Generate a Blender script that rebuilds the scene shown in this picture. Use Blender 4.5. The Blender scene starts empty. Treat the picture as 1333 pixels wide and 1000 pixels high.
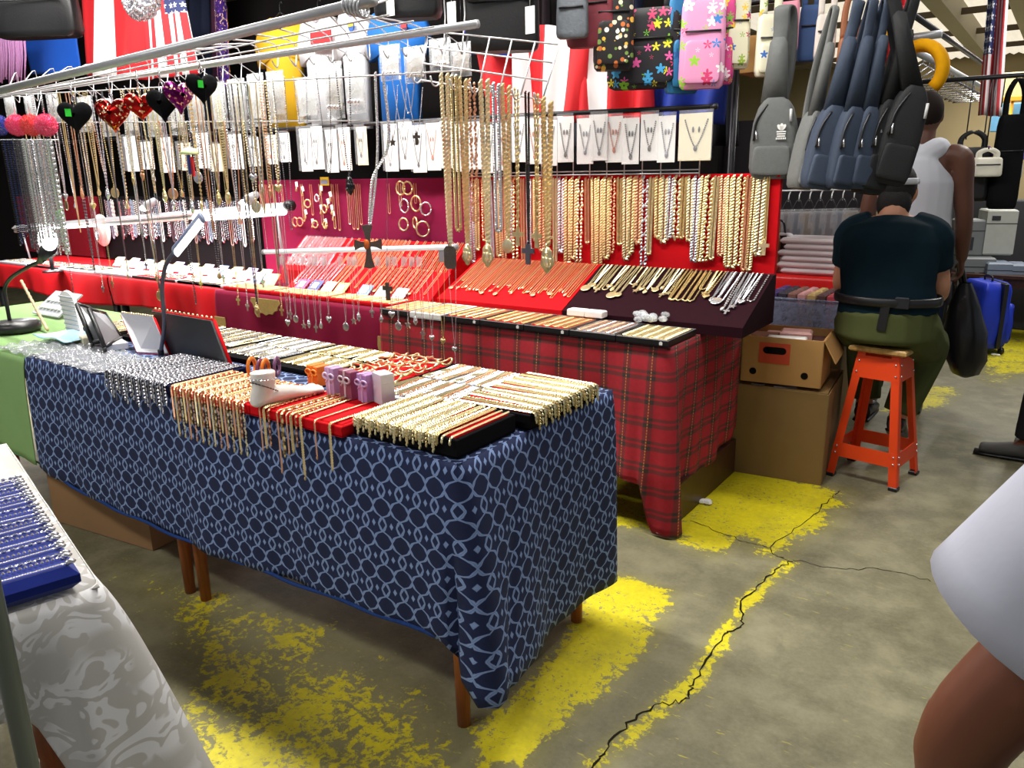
import bpy, math, random
import numpy as np
from mathutils import Matrix, Vector
random.seed(7); rng = np.random.default_rng(7)
SC = bpy.context.scene; COL = SC.collection
PI = math.pi
# ---------------------------------------------------------------- camera
F_PX, PITCH, YAW, ROLL, CAM_H = 1012.0, math.radians(15.2), math.radians(35.13), math.radians(1.0), 1.40
_fw = np.array([-math.sin(YAW)*math.cos(PITCH), math.cos(YAW)*math.cos(PITCH), -math.sin(PITCH)])
_r0 = np.array([math.cos(YAW), math.sin(YAW), 0.0]); _u0 = np.cross(_r0, _fw)
_rt = math.cos(ROLL)*_r0 - math.sin(ROLL)*_u0; _up = np.cross(_rt, _fw)
cam_d = bpy.data.cameras.new('camera'); cam = bpy.data.objects.new('camera', cam_d); COL.objects.link(cam)
cam_d.sensor_width = 36; cam_d.lens = F_PX/1333*36; cam_d.clip_start = .05
cam.matrix_world = Matrix(((_rt[0], _up[0], -_fw[0], 0), (_rt[1], _up[1], -_fw[1], 0), (_rt[2], _up[2], -_fw[2], CAM_H), (0, 0, 0, 1)))
SC.camera = cam
def P(px, py, axis, val):
    """a point of the place seen at a photo pixel, on the plane axis = val"""
    d = _fw + _rt*(px-666.5)/F_PX + _up*(500-py)/F_PX
    i = 'xyz'.index(axis); t = (val-(0, 0, CAM_H)[i])/d[i]
    return np.array([0, 0, CAM_H])+d*t
# ---------------------------------------------------------------- world, light, exposure
w = bpy.data.worlds.new('world'); SC.world = w; w.use_nodes = True
w.node_tree.nodes['Background'].inputs[0].default_value = (.80, .87, 1, 1)
w.node_tree.nodes['Background'].inputs[1].default_value = .22
def area(name, loc, sx, sy, e, col=(1, .97, .92), rot=(0, 0, 0)):
    d = bpy.data.lights.new(name, 'AREA'); d.shape = 'RECTANGLE'; d.size = sx; d.size_y = sy; d.energy = e; d.color = col
    o = bpy.data.objects.new(name, d); o.location = loc; o.rotation_euler = rot; COL.objects.link(o); return o
# the hall's fluorescent rows under the roof, plus two added far lights
area('hall_light', (-2.3, 2.2, 3.4), 3.6, .3, 150)
area('hall_light', (-5.6, 2.4, 3.4), 2.6, .3, 110)
area('hall_light', (-2.8, -1.0, 3.4), 3.0, .3, 55)
area('hall_light', (.5, 3.2, 3.4), .25, 3.0, 16)
area('hall_light', (.3, 7.0, 3.3), .25, 3.0, 60)
area('hall_light', (-1.0, 12.0, 3.2), .25, 5.0, 130)  # added to brighten the dark far end of the hall
area('hall_light', (-1.0, 17.0, 3.2), .25, 4.0, 130)  # second added light, brightens the back wall
vs = SC.view_settings; vs.view_transform = 'Standard'; vs.look = 'None'; vs.gamma = 1; vs.exposure = .68; vs.use_curve_mapping = False
# ---------------------------------------------------------------- materials
def lin(c):
    return tuple((v/255/12.92 if v/255 <= .04045 else ((v/255+.055)/1.055)**2.4) for v in c)+(1,)
MATS = {}
def N(nt, t, **kw):
    n = nt.nodes.new(t)
    for k, v in kw.items():
        if k == 'op': n.operation = v
        else: setattr(n, k, v)
    return n
def setin(nt, sock, v):
    if isinstance(v, bpy.types.NodeSocket): nt.links.new(v, sock)
    else: sock.default_value = v
def M_(nt, op, a, b=0.0, c=0.0):
    n = N(nt, 'ShaderNodeMath', op=op)
    for i, v in enumerate((a, b, c)): setin(nt, n.inputs[i], v)
    return n.outputs[0]
def mixc(nt, f, a, b):
    n = N(nt, 'ShaderNodeMix', data_type='RGBA')
    setin(nt, n.inputs[0], f); setin(nt, n.inputs[6], a); setin(nt, n.inputs[7], b); return n.outputs[2]
def ramp(nt, f, lo, hi):
    n = N(nt, 'ShaderNodeMapRange'); n.clamp = True
    setin(nt, n.inputs[0], f); n.inputs[1].default_value = lo; n.inputs[2].default_value = hi; return n.outputs[0]
def noise(nt, vec, scale, detail=3, rough=.55, dist=0):
    n = N(nt, 'ShaderNodeTexNoise'); n.inputs['Scale'].default_value = scale; n.inputs['Detail'].default_value = detail
    n.inputs['Roughness'].default_value = rough; n.inputs['Distortion'].default_value = dist
    if vec is not None: nt.links.new(vec, n.inputs['Vector'])
    return n.outputs['Fac']
def base(name):
    m = bpy.data.materials.new(name); m.use_nodes = True
    nt = m.node_tree; return m, nt, nt.nodes['Principled BSDF']
def bump(nt, b, h, strength=.3, dist=.01):
    n = N(nt, 'ShaderNodeBump'); n.inputs['Strength'].default_value = strength; n.inputs['Distance'].default_value = dist
    setin(nt, n.inputs['Height'], h); nt.links.new(n.outputs[0], b.inputs['Normal'])
def mat(name, col, rough=.6, metal=0, var=.12, vs_=14, bmp=0, bs=60, alpha=1, emit=0, sheen=0, coat=0):
    if name in MATS: return MATS[name]
    m, nt, b = base(name); MATS[name] = m
    tc = N(nt, 'ShaderNodeTexCoord').outputs['Object']
    c = lin(col)
    if var:
        f = noise(nt, tc, vs_)
        d = tuple(v*(1-var) for v in c[:3])+(1,); h = tuple(min(1, v*(1+var)) for v in c[:3])+(1,)
        nt.links.new(mixc(nt, f, d, h), b.inputs['Base Color'])
    else: b.inputs['Base Color'].default_value = c
    b.inputs['Roughness'].default_value = rough; b.inputs['Metallic'].default_value = metal
    b.inputs['Sheen Weight'].default_value = sheen; b.inputs['Coat Weight'].default_value = coat
    if rough >= .8: b.inputs['Specular IOR Level'].default_value = .12
    if bmp: bump(nt, b, noise(nt, tc, bs, 4), bmp, .004)
    if alpha < 1: b.inputs['Alpha'].default_value = alpha
    if emit:
        b.inputs['Emission Color'].default_value = c; b.inputs['Emission Strength'].default_value = emit
    return m
def uvsep(nt):
    s = N(nt, 'ShaderNodeSeparateXYZ'); nt.links.new(N(nt, 'ShaderNodeTexCoord').outputs['UV'], s.inputs[0]); return s.outputs[0], s.outputs[1]
def frac0(nt, v, per):                                   # centred fraction in -.5 .. .5
    return M_(nt, 'SUBTRACT', M_(nt, 'FRACT', M_(nt, 'ADD', M_(nt, 'DIVIDE', v, per), 100.5)), .5)
def m_trellis():
    m, nt, b = base('blue_trellis_cloth'); u, v = uvsep(nt)
    U = M_(nt, 'ABSOLUTE', frac0(nt, u, .058)); V = frac0(nt, v, .092)
    t = M_(nt, 'MULTIPLY', V, 2*PI)
    g = M_(nt, 'MULTIPLY_ADD', M_(nt, 'COSINE', t), -.365, .155)
    g = M_(nt, 'MULTIPLY_ADD', M_(nt, 'COSINE', M_(nt, 'MULTIPLY', t, 3.0)), .03, g)
    g = M_(nt, 'MULTIPLY_ADD', M_(nt, 'COSINE', M_(nt, 'MULTIPLY', t, 5.0)), -.022, g)
    d = M_(nt, 'ABSOLUTE', M_(nt, 'SUBTRACT', U, M_(nt, 'ABSOLUTE', g)))
    sl = M_(nt, 'MULTIPLY_ADD', M_(nt, 'ABSOLUTE', M_(nt, 'SINE', t)), .75, 1.0)
    d = M_(nt, 'DIVIDE', d, sl)
    line = M_(nt, 'SUBTRACT', 1.0, ramp(nt, d, .034, .054))
    seam = M_(nt, 'MULTIPLY', M_(nt, 'SUBTRACT', 1.0, ramp(nt, d, .004, .014)), .35)
    dm = M_(nt, 'ADD', M_(nt, 'ABSOLUTE', M_(nt, 'SUBTRACT', U, .5)), M_(nt, 'ABSOLUTE', V))
    dia = M_(nt, 'SUBTRACT', 1.0, ramp(nt, dm, .09, .12))
    f = M_(nt, 'SUBTRACT', M_(nt, 'MAXIMUM', line, dia), seam)
    tc = N(nt, 'ShaderNodeTexCoord').outputs['UV']
    f = M_(nt, 'MULTIPLY', f, M_(nt, 'MULTIPLY_ADD', noise(nt, tc, 420, 2), .5, .6)); 
    oct_ = M_(nt, 'SUBTRACT', 1.0, ramp(nt, M_(nt, 'ADD', M_(nt, 'ABSOLUTE', M_(nt, 'SUBTRACT', M_(nt, 'ABSOLUTE', V), .5)), U), .22, .42))
    dk = mixc(nt, oct_, lin((19, 34, 76)), lin((17, 30, 68)))
    nt.links.new(mixc(nt, f, dk, lin((146, 172, 222))), b.inputs['Base Color']); b.inputs['Roughness'].default_value = .85
    bump(nt, b, M_(nt, 'ADD', M_(nt, 'MULTIPLY', f, .5), noise(nt, tc, 900, 2)), .25, .002)
    MATS['trellis'] = m; return m
def m_plaid():
    m, nt, b = base('red_plaid_cloth'); u, v = uvsep(nt)
    def band(x, per, off, wd, soft=.03):
        return M_(nt, 'SUBTRACT', 1.0, ramp(nt, M_(nt, 'ABSOLUTE', frac0(nt, M_(nt, 'ADD', x, off*per), per)), wd, wd+soft))
    vs2 = M_(nt, 'MULTIPLY', M_(nt, 'MAXIMUM', band(u, .104, 0, .15), 0.0), .55)
    hs = M_(nt, 'MULTIPLY', M_(nt, 'MAXIMUM', band(v, .092, .12, .08), band(v, .092, -.14, .055)), .62)
    f = M_(nt, 'SUBTRACT', M_(nt, 'ADD', vs2, hs), M_(nt, 'MULTIPLY', M_(nt, 'MULTIPLY', vs2, hs), .45))
    tc = N(nt, 'ShaderNodeTexCoord').outputs['UV']
    red = mixc(nt, noise(nt, tc, 60, 3), lin((150, 22, 36)), lin((182, 34, 48)))
    c = mixc(nt, f, red, lin((62, 48, 44)))
    dash = M_(nt, 'MULTIPLY', band(u, .104, 0, .012, .012), M_(nt, 'GREATER_THAN', M_(nt, 'FRACT', M_(nt, 'DIVIDE', v, .012)), .35))
    c = mixc(nt, M_(nt, 'MULTIPLY', dash, .85), c, lin((215, 130, 75)))
    nt.links.new(c, b.inputs['Base Color']); b.inputs['Roughness'].default_value = .9
    bump(nt, b, noise(nt, tc, 500, 2), .2, .002); MATS['plaid'] = m; return m
def m_damask():
    m, nt, b = base('white_damask_cloth'); u, v = uvsep(nt)
    tc = N(nt, 'ShaderNodeTexCoord').outputs['UV']
    k = noise(nt, tc, 17, 1.5, .45, 1.2)
    sw = M_(nt, 'ABSOLUTE', M_(nt, 'SINE', M_(nt, 'MULTIPLY', k, 13.0)))
    f = M_(nt, 'MULTIPLY', ramp(nt, sw, .66, .80), ramp(nt, noise(nt, tc, 9, 1), .36, .46))
    nt.links.new(mixc(nt, f, lin((180, 177, 172)), lin((212, 211, 212))), b.inputs['Base Color'])
    b.inputs['Roughness'].default_value = .6; b.inputs['Alpha'].default_value = 1
    bump(nt, b, noise(nt, tc, 700, 2), .15, .001); MATS['damask'] = m; return m
def m_floor():
    m, nt, b = base('worn_concrete_floor')
    tc = N(nt, 'ShaderNodeTexCoord').outputs['Object']
    a = N(nt, 'ShaderNodeAttribute'); a.attribute_name = 'paint'
    sp = N(nt, 'ShaderNodeSeparateColor'); nt.links.new(a.outputs['Color'], sp.inputs[0])
    big = noise(nt, tc, 1.3, 4); mid = noise(nt, tc, 6, 6, .6); fine = noise(nt, tc, 70, 4, .7)
    c = mixc(nt, ramp(nt, big, .3, .7), lin((92, 88, 64)), lin((118, 113, 86)))
    c = mixc(nt, ramp(nt, mid, .42, .72), c, lin((140, 135, 106)))
    c = mixc(nt, M_(nt, 'MULTIPLY', ramp(nt, noise(nt, tc, 3.0, 5, .65, .6), .56, .72), .55), c, lin((70, 66, 50)))
    c = mixc(nt, M_(nt, 'MULTIPLY', ramp(nt, fine, .35, .8), .25), c, lin((160, 155, 130)))
    chip = M_(nt, 'ADD', M_(nt, 'MULTIPLY_ADD', noise(nt, tc, 34, 8, .72, .3), 1.5, -.45), M_(nt, 'MULTIPLY_ADD', noise(nt, tc, 7, 4), .9, -.22))
    strong = ramp(nt, M_(nt, 'SUBTRACT', sp.outputs[0], chip), -.05, .05)
    sc = N(nt, 'ShaderNodeMapping'); nt.links.new(tc, sc.inputs[0]); sc.inputs['Rotation'].default_value = (0, 0, .5); sc.inputs['Scale'].default_value = (14, 70, 1)
    scr = ramp(nt, noise(nt, sc.outputs[0], 1, 3, .6), .64, .70)
    scr = M_(nt, 'MULTIPLY', scr, M_(nt, 'MULTIPLY', ramp(nt, noise(nt, tc, 2.2, 2), .42, .62), sp.outputs[1]))
    fl = M_(nt, 'MULTIPLY', ramp(nt, noise(nt, tc, 60, 5, .7, .5), .575, .60), ramp(nt, noise(nt, tc, 6, 3), .42, .58))
    strong = M_(nt, 'MULTIPLY', strong, M_(nt, 'SUBTRACT', 1.0, fl))
    stain = M_(nt, 'MULTIPLY', ramp(nt, sp.outputs[0], .1, .6), .35)
    yel = mixc(nt, ramp(nt, noise(nt, tc, 40, 5, .7), .3, .75), lin((198, 184, 6)), lin((224, 210, 14)))
    yel = mixc(nt, M_(nt, 'MULTIPLY', ramp(nt, noise(nt, tc, 4.5, 5, .65), .50, .68), .35), yel, lin((142, 132, 34)))
    c = mixc(nt, stain, c, lin((150, 142, 40)))
    f = M_(nt, 'MAXIMUM', strong, scr)
    c = mixc(nt, f, c, yel)
    nt.links.new(c, b.inputs['Base Color']); b.inputs['Roughness'].default_value = .62
    bump(nt, b, M_(nt, 'ADD', M_(nt, 'MULTIPLY', fine, .4), M_(nt, 'MULTIPLY', f, .6)), .25, .003)
    MATS['floor'] = m; return m
def m_stripes(name, cols, per, axis=0, canton=None):
    m, nt, b = base(name); u, v = uvsep(nt); x = (u, v)[axis]
    f = M_(nt, 'FRACT', M_(nt, 'DIVIDE', x, per)); n = len(cols)
    c = lin(cols[0])
    for i in range(1, n): c = mixc(nt, M_(nt, 'GREATER_THAN', f, i/n), c, lin(cols[i]))
    if canton:
        k = M_(nt, 'MULTIPLY', M_(nt, 'GREATER_THAN' if len(canton) > 2 else 'LESS_THAN', u, canton[0]), M_(nt, 'GREATER_THAN', v, canton[1]))
        su, sv = frac0(nt, u, .16), frac0(nt, v, .08)
        r = M_(nt, 'SQRT', M_(nt, 'ADD', M_(nt, 'MULTIPLY', su, su), M_(nt, 'MULTIPLY', sv, sv)))
        an = M_(nt, 'COSINE', M_(nt, 'MULTIPLY', M_(nt, 'ARCTAN2', su, sv), 5.0))
        star = M_(nt, 'LESS_THAN', r, M_(nt, 'MULTIPLY_ADD', an, .12, .25))
        c = mixc(nt, k, c, mixc(nt, star, lin((35, 45, 95)), lin((230, 230, 235))))
    nt.links.new(c, b.inputs['Base Color']); b.inputs['Roughness'].default_value = .75; MATS[name] = m; return m
def m_blobs(name, bg, cols, scale, size=.32, thr=None, petals=True):
    """printed cloth: scattered flowers or beans in several colours"""
    m, nt, b = base(name); tc = N(nt, 'ShaderNodeTexCoord').outputs['Object']
    mp = N(nt, 'ShaderNodeMapping'); nt.links.new(tc, mp.inputs[0]); mp.inputs['Scale'].default_value = (1, 0, 1)
    vo = N(nt, 'ShaderNodeTexVoronoi'); vo.inputs['Scale'].default_value = scale; vo.inputs['Randomness'].default_value = .75
    nt.links.new(mp.outputs[0], vo.inputs['Vector'])
    r = vo.outputs['Distance']
    sub = N(nt, 'ShaderNodeVectorMath', operation='SUBTRACT'); nt.links.new(mp.outputs[0], sub.inputs[0]); nt.links.new(vo.outputs['Position'], sub.inputs[1])
    sx = N(nt, 'ShaderNodeSeparateXYZ'); nt.links.new(sub.outputs[0], sx.inputs[0])
    if petals:
        an = M_(nt, 'COSINE', M_(nt, 'MULTIPLY', M_(nt, 'ARCTAN2', sx.outputs[0], sx.outputs[2]), 5.0))
        lim = M_(nt, 'MULTIPLY_ADD', an, size*.28, size)
    else: lim = size
    f = M_(nt, 'LESS_THAN', r, lim); ctr = M_(nt, 'LESS_THAN', r, size*.25)
    sr = N(nt, 'ShaderNodeSeparateColor'); nt.links.new(vo.outputs['Color'], sr.inputs[0]); k = sr.outputs[0]
    c = lin(cols[0])
    for i in range(1, len(cols)): c = mixc(nt, M_(nt, 'GREATER_THAN', k, i/len(cols)), c, lin(cols[i]))
    if petals: c = mixc(nt, ctr, c, lin(bg))
    nt.links.new(mixc(nt, f, lin(bg), c), b.inputs['Base Color']); b.inputs['Roughness'].default_value = .5; MATS[name] = m; return m
def m_sequin(name, c1, c2):
    m, nt, b = base(name); tc = N(nt, 'ShaderNodeTexCoord').outputs['Object']
    vo = N(nt, 'ShaderNodeTexVoronoi'); vo.inputs['Scale'].default_value = 130; nt.links.new(tc, vo.inputs['Vector'])
    sr = N(nt, 'ShaderNodeSeparateColor'); nt.links.new(vo.outputs['Color'], sr.inputs[0])
    s = N(nt, 'ShaderNodeSeparateXYZ'); nt.links.new(tc, s.inputs[0])
    low = M_(nt, 'MULTIPLY_ADD', s.outputs[2], -14.0, -.15)
    nt.links.new(mixc(nt, ramp(nt, sr.outputs[2], .86, .92), mixc(nt, ramp(nt, M_(nt, 'ADD', sr.outputs[0], low), .35, .65), lin(c1), lin(c2)), lin((255, 214, 170))), b.inputs['Base Color'])  # scattered pale cells paint the glitter into the sequin colour
    b.inputs['Metallic'].default_value = .9; b.inputs['Roughness'].default_value = .22
    bump(nt, b, sr.outputs[1], 1.0, .02); MATS[name] = m; return m
def m_glasslike(name, col=(235, 240, 245), fac=.3, rough=.12):
    m, nt, b = base(name); b.inputs['Base Color'].default_value = lin(col); b.inputs['Roughness'].default_value = rough
    tc = N(nt, 'ShaderNodeTexCoord').outputs['Object']
    nt.links.new(M_(nt, 'MULTIPLY_ADD', ramp(nt, noise(nt, tc, 30, 3), .35, .75), .3, fac-.1), b.inputs['Alpha'])
    bump(nt, b, noise(nt, tc, 38, 3, .5, 1.0), .8, .01); MATS[name] = m; return m
def m_wood(name, c1, c2, rough=.45):
    m, nt, b = base(name); tc = N(nt, 'ShaderNodeTexCoord').outputs['Object']
    mp = N(nt, 'ShaderNodeMapping'); nt.links.new(tc, mp.inputs[0]); mp.inputs['Scale'].default_value = (30, 30, 2.5)
    f = noise(nt, mp.outputs[0], 1.6, 4, .6, .8)
    nt.links.new(mixc(nt, ramp(nt, f, .3, .7), lin(c1), lin(c2)), b.inputs['Base Color']); b.inputs['Roughness'].default_value = rough
    MATS[name] = m; return m
m_trellis(); m_plaid(); m_damask(); m_floor()
GOLD = mat('gold', (234, 208, 150), .3, .86, .25, 60); PALE = mat('pale_gold', (238, 222, 176), .28, .86, .2, 60)
ROSE = mat('rose_gold', (226, 170, 132), .34, .82, .2, 60); SILVER = mat('silver', (226, 226, 232), .25, .86, .1, 40)
DSILV = mat('dark_silver', (120, 120, 128), .3, .9, .1, 40); BLACKM = mat('black_bead', (22, 22, 26), .2, .2, .1)
AMBER = mat('amber_stone', (190, 90, 30), .1, 0, .2); PEWTER = mat('pewter', (92, 84, 78), .45, .7, .35, 160, .6, 220)
BLACK = mat('black_velvet', (14, 13, 16), .9, 0, .15, 30); BLKPL = mat('black_plastic', (24, 24, 27), .4)
REDV = mat('red_velvet', (196, 12, 22), .85, 0, .1, 20); MAROONV = mat('maroon_velvet', (34, 6, 16), .9, 0, .15, 20)
REDC = mat('red_cloth', (196, 24, 32), .8, 0, .12, 3, .15, 300); BURG = mat('burgundy_cloth', (120, 18, 50), .8, 0, .14, 3, .15, 300)
BURGP = mat('burgundy_panel', (128, 24, 62), .9, 0, .12, 6); NAVYV = mat('navy_velvet', (16, 18, 50), .9, 0, .15, 30)
BLUEV = mat('blue_velvet', (16, 36, 120), .85, 0, .3, 12, sheen=.2); GREENC = mat('green_cloth', (136, 172, 112), .85, 0, .1, 4, .2, 300)
WHITE = mat('white_card', (236, 235, 232), .6, 0, .04); CREAM = mat('cream_card', (228, 220, 190), .6, 0, .05); GREYC = mat('grey_board', (176, 178, 186), .6, 0, .05)
PIPE = mat('galvanised_pipe', (186, 188, 192), .38, .5, .12, 30); WIRE = mat('white_wire', (206, 206, 208), .35, .3, .05); DARKM = mat('dark_steel', (58, 58, 62), .4, .7)
CARD = mat('cardboard', (176, 134, 82), .85, 0, .1, 5, .1, 80); CARD2 = mat('brown_cardboard', (128, 100, 56), .7, 0, .14, 4, .15, 40); TAPE = m_glasslike('packing_tape', (205, 180, 130), .35)
ORANGE = mat('orange_paint', (226, 66, 16), .42, 0, .08, 8); WOODL = m_wood('worn_seat_wood', (196, 160, 96), (150, 112, 60)); WOODR = m_wood('red_brown_wood', (150, 76, 34), (110, 52, 22)); WOODD = m_wood('dark_board', (74, 38, 22), (52, 26, 16))
FILM = m_glasslike('clear_film'); SKIN1 = mat('light_brown_skin', (190, 134, 104), .55, 0, .06); SKIN2 = mat('dark_brown_skin', (92, 58, 44), .5, 0, .08); SKIN3 = mat('brown_skin', (104, 58, 38), .5, 0, .08)
LED = mat('lit_tube', (255, 255, 255), .4, 0, 0, emit=4); LEDS = mat('lit_strip', (255, 255, 255), .4, 0, 0, emit=5); GLOSSW = mat('glossy_white', (232, 226, 218), .25, 0, .03)
# ---------------------------------------------------------------- mesh helpers
class MB:
    def __init__(s): s.v = []; s.f = []; s.uv = None; s.n = 0; s.sm = []
    def add(s, v, f, smooth=False, uv=None):
        v = np.asarray(v, float).reshape(-1, 3); k = s.n
        s.v.append(v); s.f += [tuple(int(i)+k for i in q) for q in f]; s.sm += [smooth]*len(f); s.n += len(v)
        if uv is not None or s.uv is not None:
            if s.uv is None: s.uv = [np.zeros((k, 2))] if k else []
            s.uv.append(np.asarray(uv, float) if uv is not None else np.zeros((len(v), 2)))
        return s
    def box(s, c, d, rz=0, bev=0, R=None):
        x, y, z = (q/2 for q in d)
        if bev:
            b = min(bev, x*.9, y*.9, z*.9); pts = []
            for sz in (-1, 1):
                for (e, zz) in ((b, z) if sz < 0 else (0, z-b), (0, z-b) if sz < 0 else (b, z)):
                    pts += [(-x+e, -y+e, sz*zz), (x-e, -y+e, sz*zz), (x-e, y-e, sz*zz), (-x+e, y-e, sz*zz)]
            f = [(3, 2, 1, 0), (12, 13, 14, 15)]
            for r in range(3): f += [(r*4+i, r*4+(i+1) % 4, r*4+4+(i+1) % 4, r*4+4+i) for i in range(4)]
        else:
            pts = [(-x, -y, -z), (x, -y, -z), (x, y, -z), (-x, y, -z), (-x, -y, z), (x, -y, z), (x, y, z), (-x, y, z)]
            f = [(3, 2, 1, 0), (4, 5, 6, 7), (0, 1, 5, 4), (1, 2, 6, 5), (2, 3, 7, 6), (3, 0, 4, 7)]
        pts = np.array(pts)
        if rz: R = np.array(Matrix.Rotation(rz, 3, 'Z'))
        if R is not None: pts = pts@np.array(R).T
        return s.add(pts+np.array(c), f)
    def tube(s, pts, r, n=8, cap=True, smooth=True, flat=None):
        pts = np.asarray(pts, float); m = len(pts)
        r = np.broadcast_to(np.asarray(r, float).reshape(-1, 1) if np.ndim(r) == 1 else np.asarray(r, float), (m, 2) if np.ndim(r) == 2 else (m, 1))
        rr = r if r.shape[1] == 2 else np.repeat(r, 2, 1)
        T = np.gradient(pts, axis=0); T /= np.linalg.norm(T, axis=1)[:, None]+1e-12
        ref = np.array(flat if flat is not None else ((0, 0, 1.) if abs(T[0][2]) < .9 else (1., 0, 0)), float)
        V = []; A0 = None
        for i in range(m):
            a = ref-T[i]*(ref@T[i]) if (A0 is None or flat is not None) else A0-T[i]*(A0@T[i])
            a /= np.linalg.norm(a)+1e-12; A0 = a; b = np.cross(T[i], a)
            for k in range(n):
                t = 2*PI*k/n; V.append(pts[i]+a*math.cos(t)*rr[i][0]+b*math.sin(t)*rr[i][1])
        f = [(i*n+k, i*n+(k+1) % n, (i+1)*n+(k+1) % n, (i+1)*n+k) for i in range(m-1) for k in range(n)]
        if cap: f += [tuple(range(n-1, -1, -1)), tuple((m-1)*n+k for k in range(n))]
        return s.add(V, f, smooth)
    def lathe(s, prof, c=(0, 0, 0), n=20, smooth=True, sx=1, sy=1):
        V = []; m = len(prof)
        for r, z in prof:
            for k in range(n): V.append((c[0]+r*sx*math.cos(2*PI*k/n), c[1]+r*sy*math.sin(2*PI*k/n), c[2]+z))
        f = [(i*n+k, i*n+(k+1) % n, (i+1)*n+(k+1) % n, (i+1)*n+k) for i in range(m-1) for k in range(n)]
        f += [tuple(range(n-1, -1, -1)), tuple((m-1)*n+k for k in range(n))]
        return s.add(V, f, smooth)
    def ell(s, c, r, nu=12, nv=8, R=None, smooth=True):
        V = [(0, 0, -1)]
        for j in range(1, nv):
            t = PI*j/nv
            for k in range(nu): V.append((math.sin(t)*math.cos(2*PI*k/nu), math.sin(t)*math.sin(2*PI*k/nu), -math.cos(t)))
        V.append((0, 0, 1)); L = len(V)-1
        f = [(0, 1+(k+1) % nu, 1+k) for k in range(nu)]
        for j in range(nv-2): f += [(1+j*nu+k, 1+j*nu+(k+1) % nu, 1+(j+1)*nu+(k+1) % nu, 1+(j+1)*nu+k) for k in range(nu)]
        f += [(L, 1+(nv-2)*nu+k, 1+(nv-2)*nu+(k+1) % nu) for k in range(nu)]
        V = np.array(V)*np.array(r)
        if R is not None: V = V@np.array(R).T
        return s.add(V+np.array(c), f, smooth)
    def prism(s, poly, th, plane='xz', c=(0, 0, 0), bulge=0):
        """outline (2-D) with thickness th; plane xz faces -Y"""
        n = len(poly); V = []
        for y in (-th/2, th/2):
            for a, b in poly: V.append((a, y, b) if plane == 'xz' else ((a, b, y) if plane == 'xy' else (y, a, b)))
        f = [tuple(range(n)), tuple(range(2*n-1, n-1, -1))]+[(i, n+i, n+(i+1) % n, (i+1) % n) for i in range(n)]
        if bulge:
            cx = sum(p[0] for p in poly)/n; cz = sum(p[1] for p in poly)/n
            V += [(cx, -th/2-bulge, cz), (cx, th/2+bulge, cz)]
            f = [(i, (i+1) % n, 2*n) for i in range(n)]+[(n+(i+1) % n, n+i, 2*n+1) for i in range(n)]+f[2:]
        return s.add(np.array(V)+np.array(c), f, bool(bulge))
    def sheet(s, G, uv=None, smooth=True, th=0):
        """G: rows x cols x 3 grid"""
        G = np.asarray(G, float); a, b = G.shape[:2]
        f = [(i*b+j, i*b+j+1, (i+1)*b+j+1, (i+1)*b+j) for i in range(a-1) for j in range(b-1)]
        return s.add(G.reshape(-1, 3), f, smooth, None if uv is None else np.asarray(uv).reshape(-1, 2))
    def xf(s, loc=(0, 0, 0), R=None):
        for i in range(len(s.v)):
            v = s.v[i]
            if R is not None: v = v@np.array(R).T
            s.v[i] = v+np.array(loc)
        return s
    def verts(s): return np.concatenate(s.v)
    def mesh(s, name, m, off=(0, 0, 0)):
        me = bpy.data.meshes.new(name); V = s.verts()-np.array(off)
        me.from_pydata(V.tolist(), [], s.f); me.polygons.foreach_set('use_smooth', s.sm)
        if s.uv is not None:
            uv = np.concatenate(s.uv); l = me.uv_layers.new(name='UVMap')
            idx = np.zeros(len(me.loops), int); me.loops.foreach_get('vertex_index', idx)
            l.data.foreach_set('uv', uv[idx].ravel())
        if m: me.materials.append(m)
        return me
ORG = {}
def tag(o, label=None, cat=None, group=None, kind=None):
    if label: o['label'] = label
    if cat: o['category'] = cat
    if group: o['group'] = group
    if kind: o['kind'] = kind
    return o
def thing(name, label, cat, loc=(0, 0, 0), group=None, rz=0):
    o = bpy.data.objects.new(name, None); COL.objects.link(o); o.location = tuple(float(q) for q in loc); o.rotation_euler = (0, 0, rz); o.empty_display_size = .05
    ORG[o.name] = np.array(loc, float); return tag(o, label, cat, group)
def link(name, me, parent=None, loc=(0, 0, 0), rot=(0, 0, 0), scale=(1, 1, 1)):
    o = bpy.data.objects.new(name, me); COL.objects.link(o); o.location = tuple(float(q) for q in loc); o.rotation_euler = rot; o.scale = scale
    if parent: o.parent = parent
    return o
def part(name, mb, m, parent, world=True, label=None, org=None):
    off = ORG.get(parent.name, np.zeros(3)) if world else np.zeros(3)
    o = link(name, mb.mesh(name, m, off), parent); ORG[o.name] = off
    if label: o['label'] = label
    return o
def solo(name, mb, m, label, cat, group=None, kind=None):
    V = mb.verts(); lo, hi = V.min(0), V.max(0); o_ = np.array([(lo[0]+hi[0])/2, (lo[1]+hi[1])/2, lo[2]])
    o = link(name, mb.mesh(name, m, o_), loc=o_); ORG[o.name] = o_
    return tag(o, label, cat, group, kind)
def struct(name, mb, m, parent=None):
    o = link(name, mb.mesh(name, m), parent)
    if not parent: o['kind'] = 'structure'
    ORG[o.name] = np.zeros(3); return o
def nth(i):
    return '%d%s' % (i, 'th' if 10 <= i % 100 <= 20 else {1: 'st', 2: 'nd', 3: 'rd'}.get(i % 10, 'th'))
def rotx(a): return np.array(Matrix.Rotation(a, 3, 'X'))
def rotz(a): return np.array(Matrix.Rotation(a, 3, 'Z'))
def roty(a): return np.array(Matrix.Rotation(a, 3, 'Y'))
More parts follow.
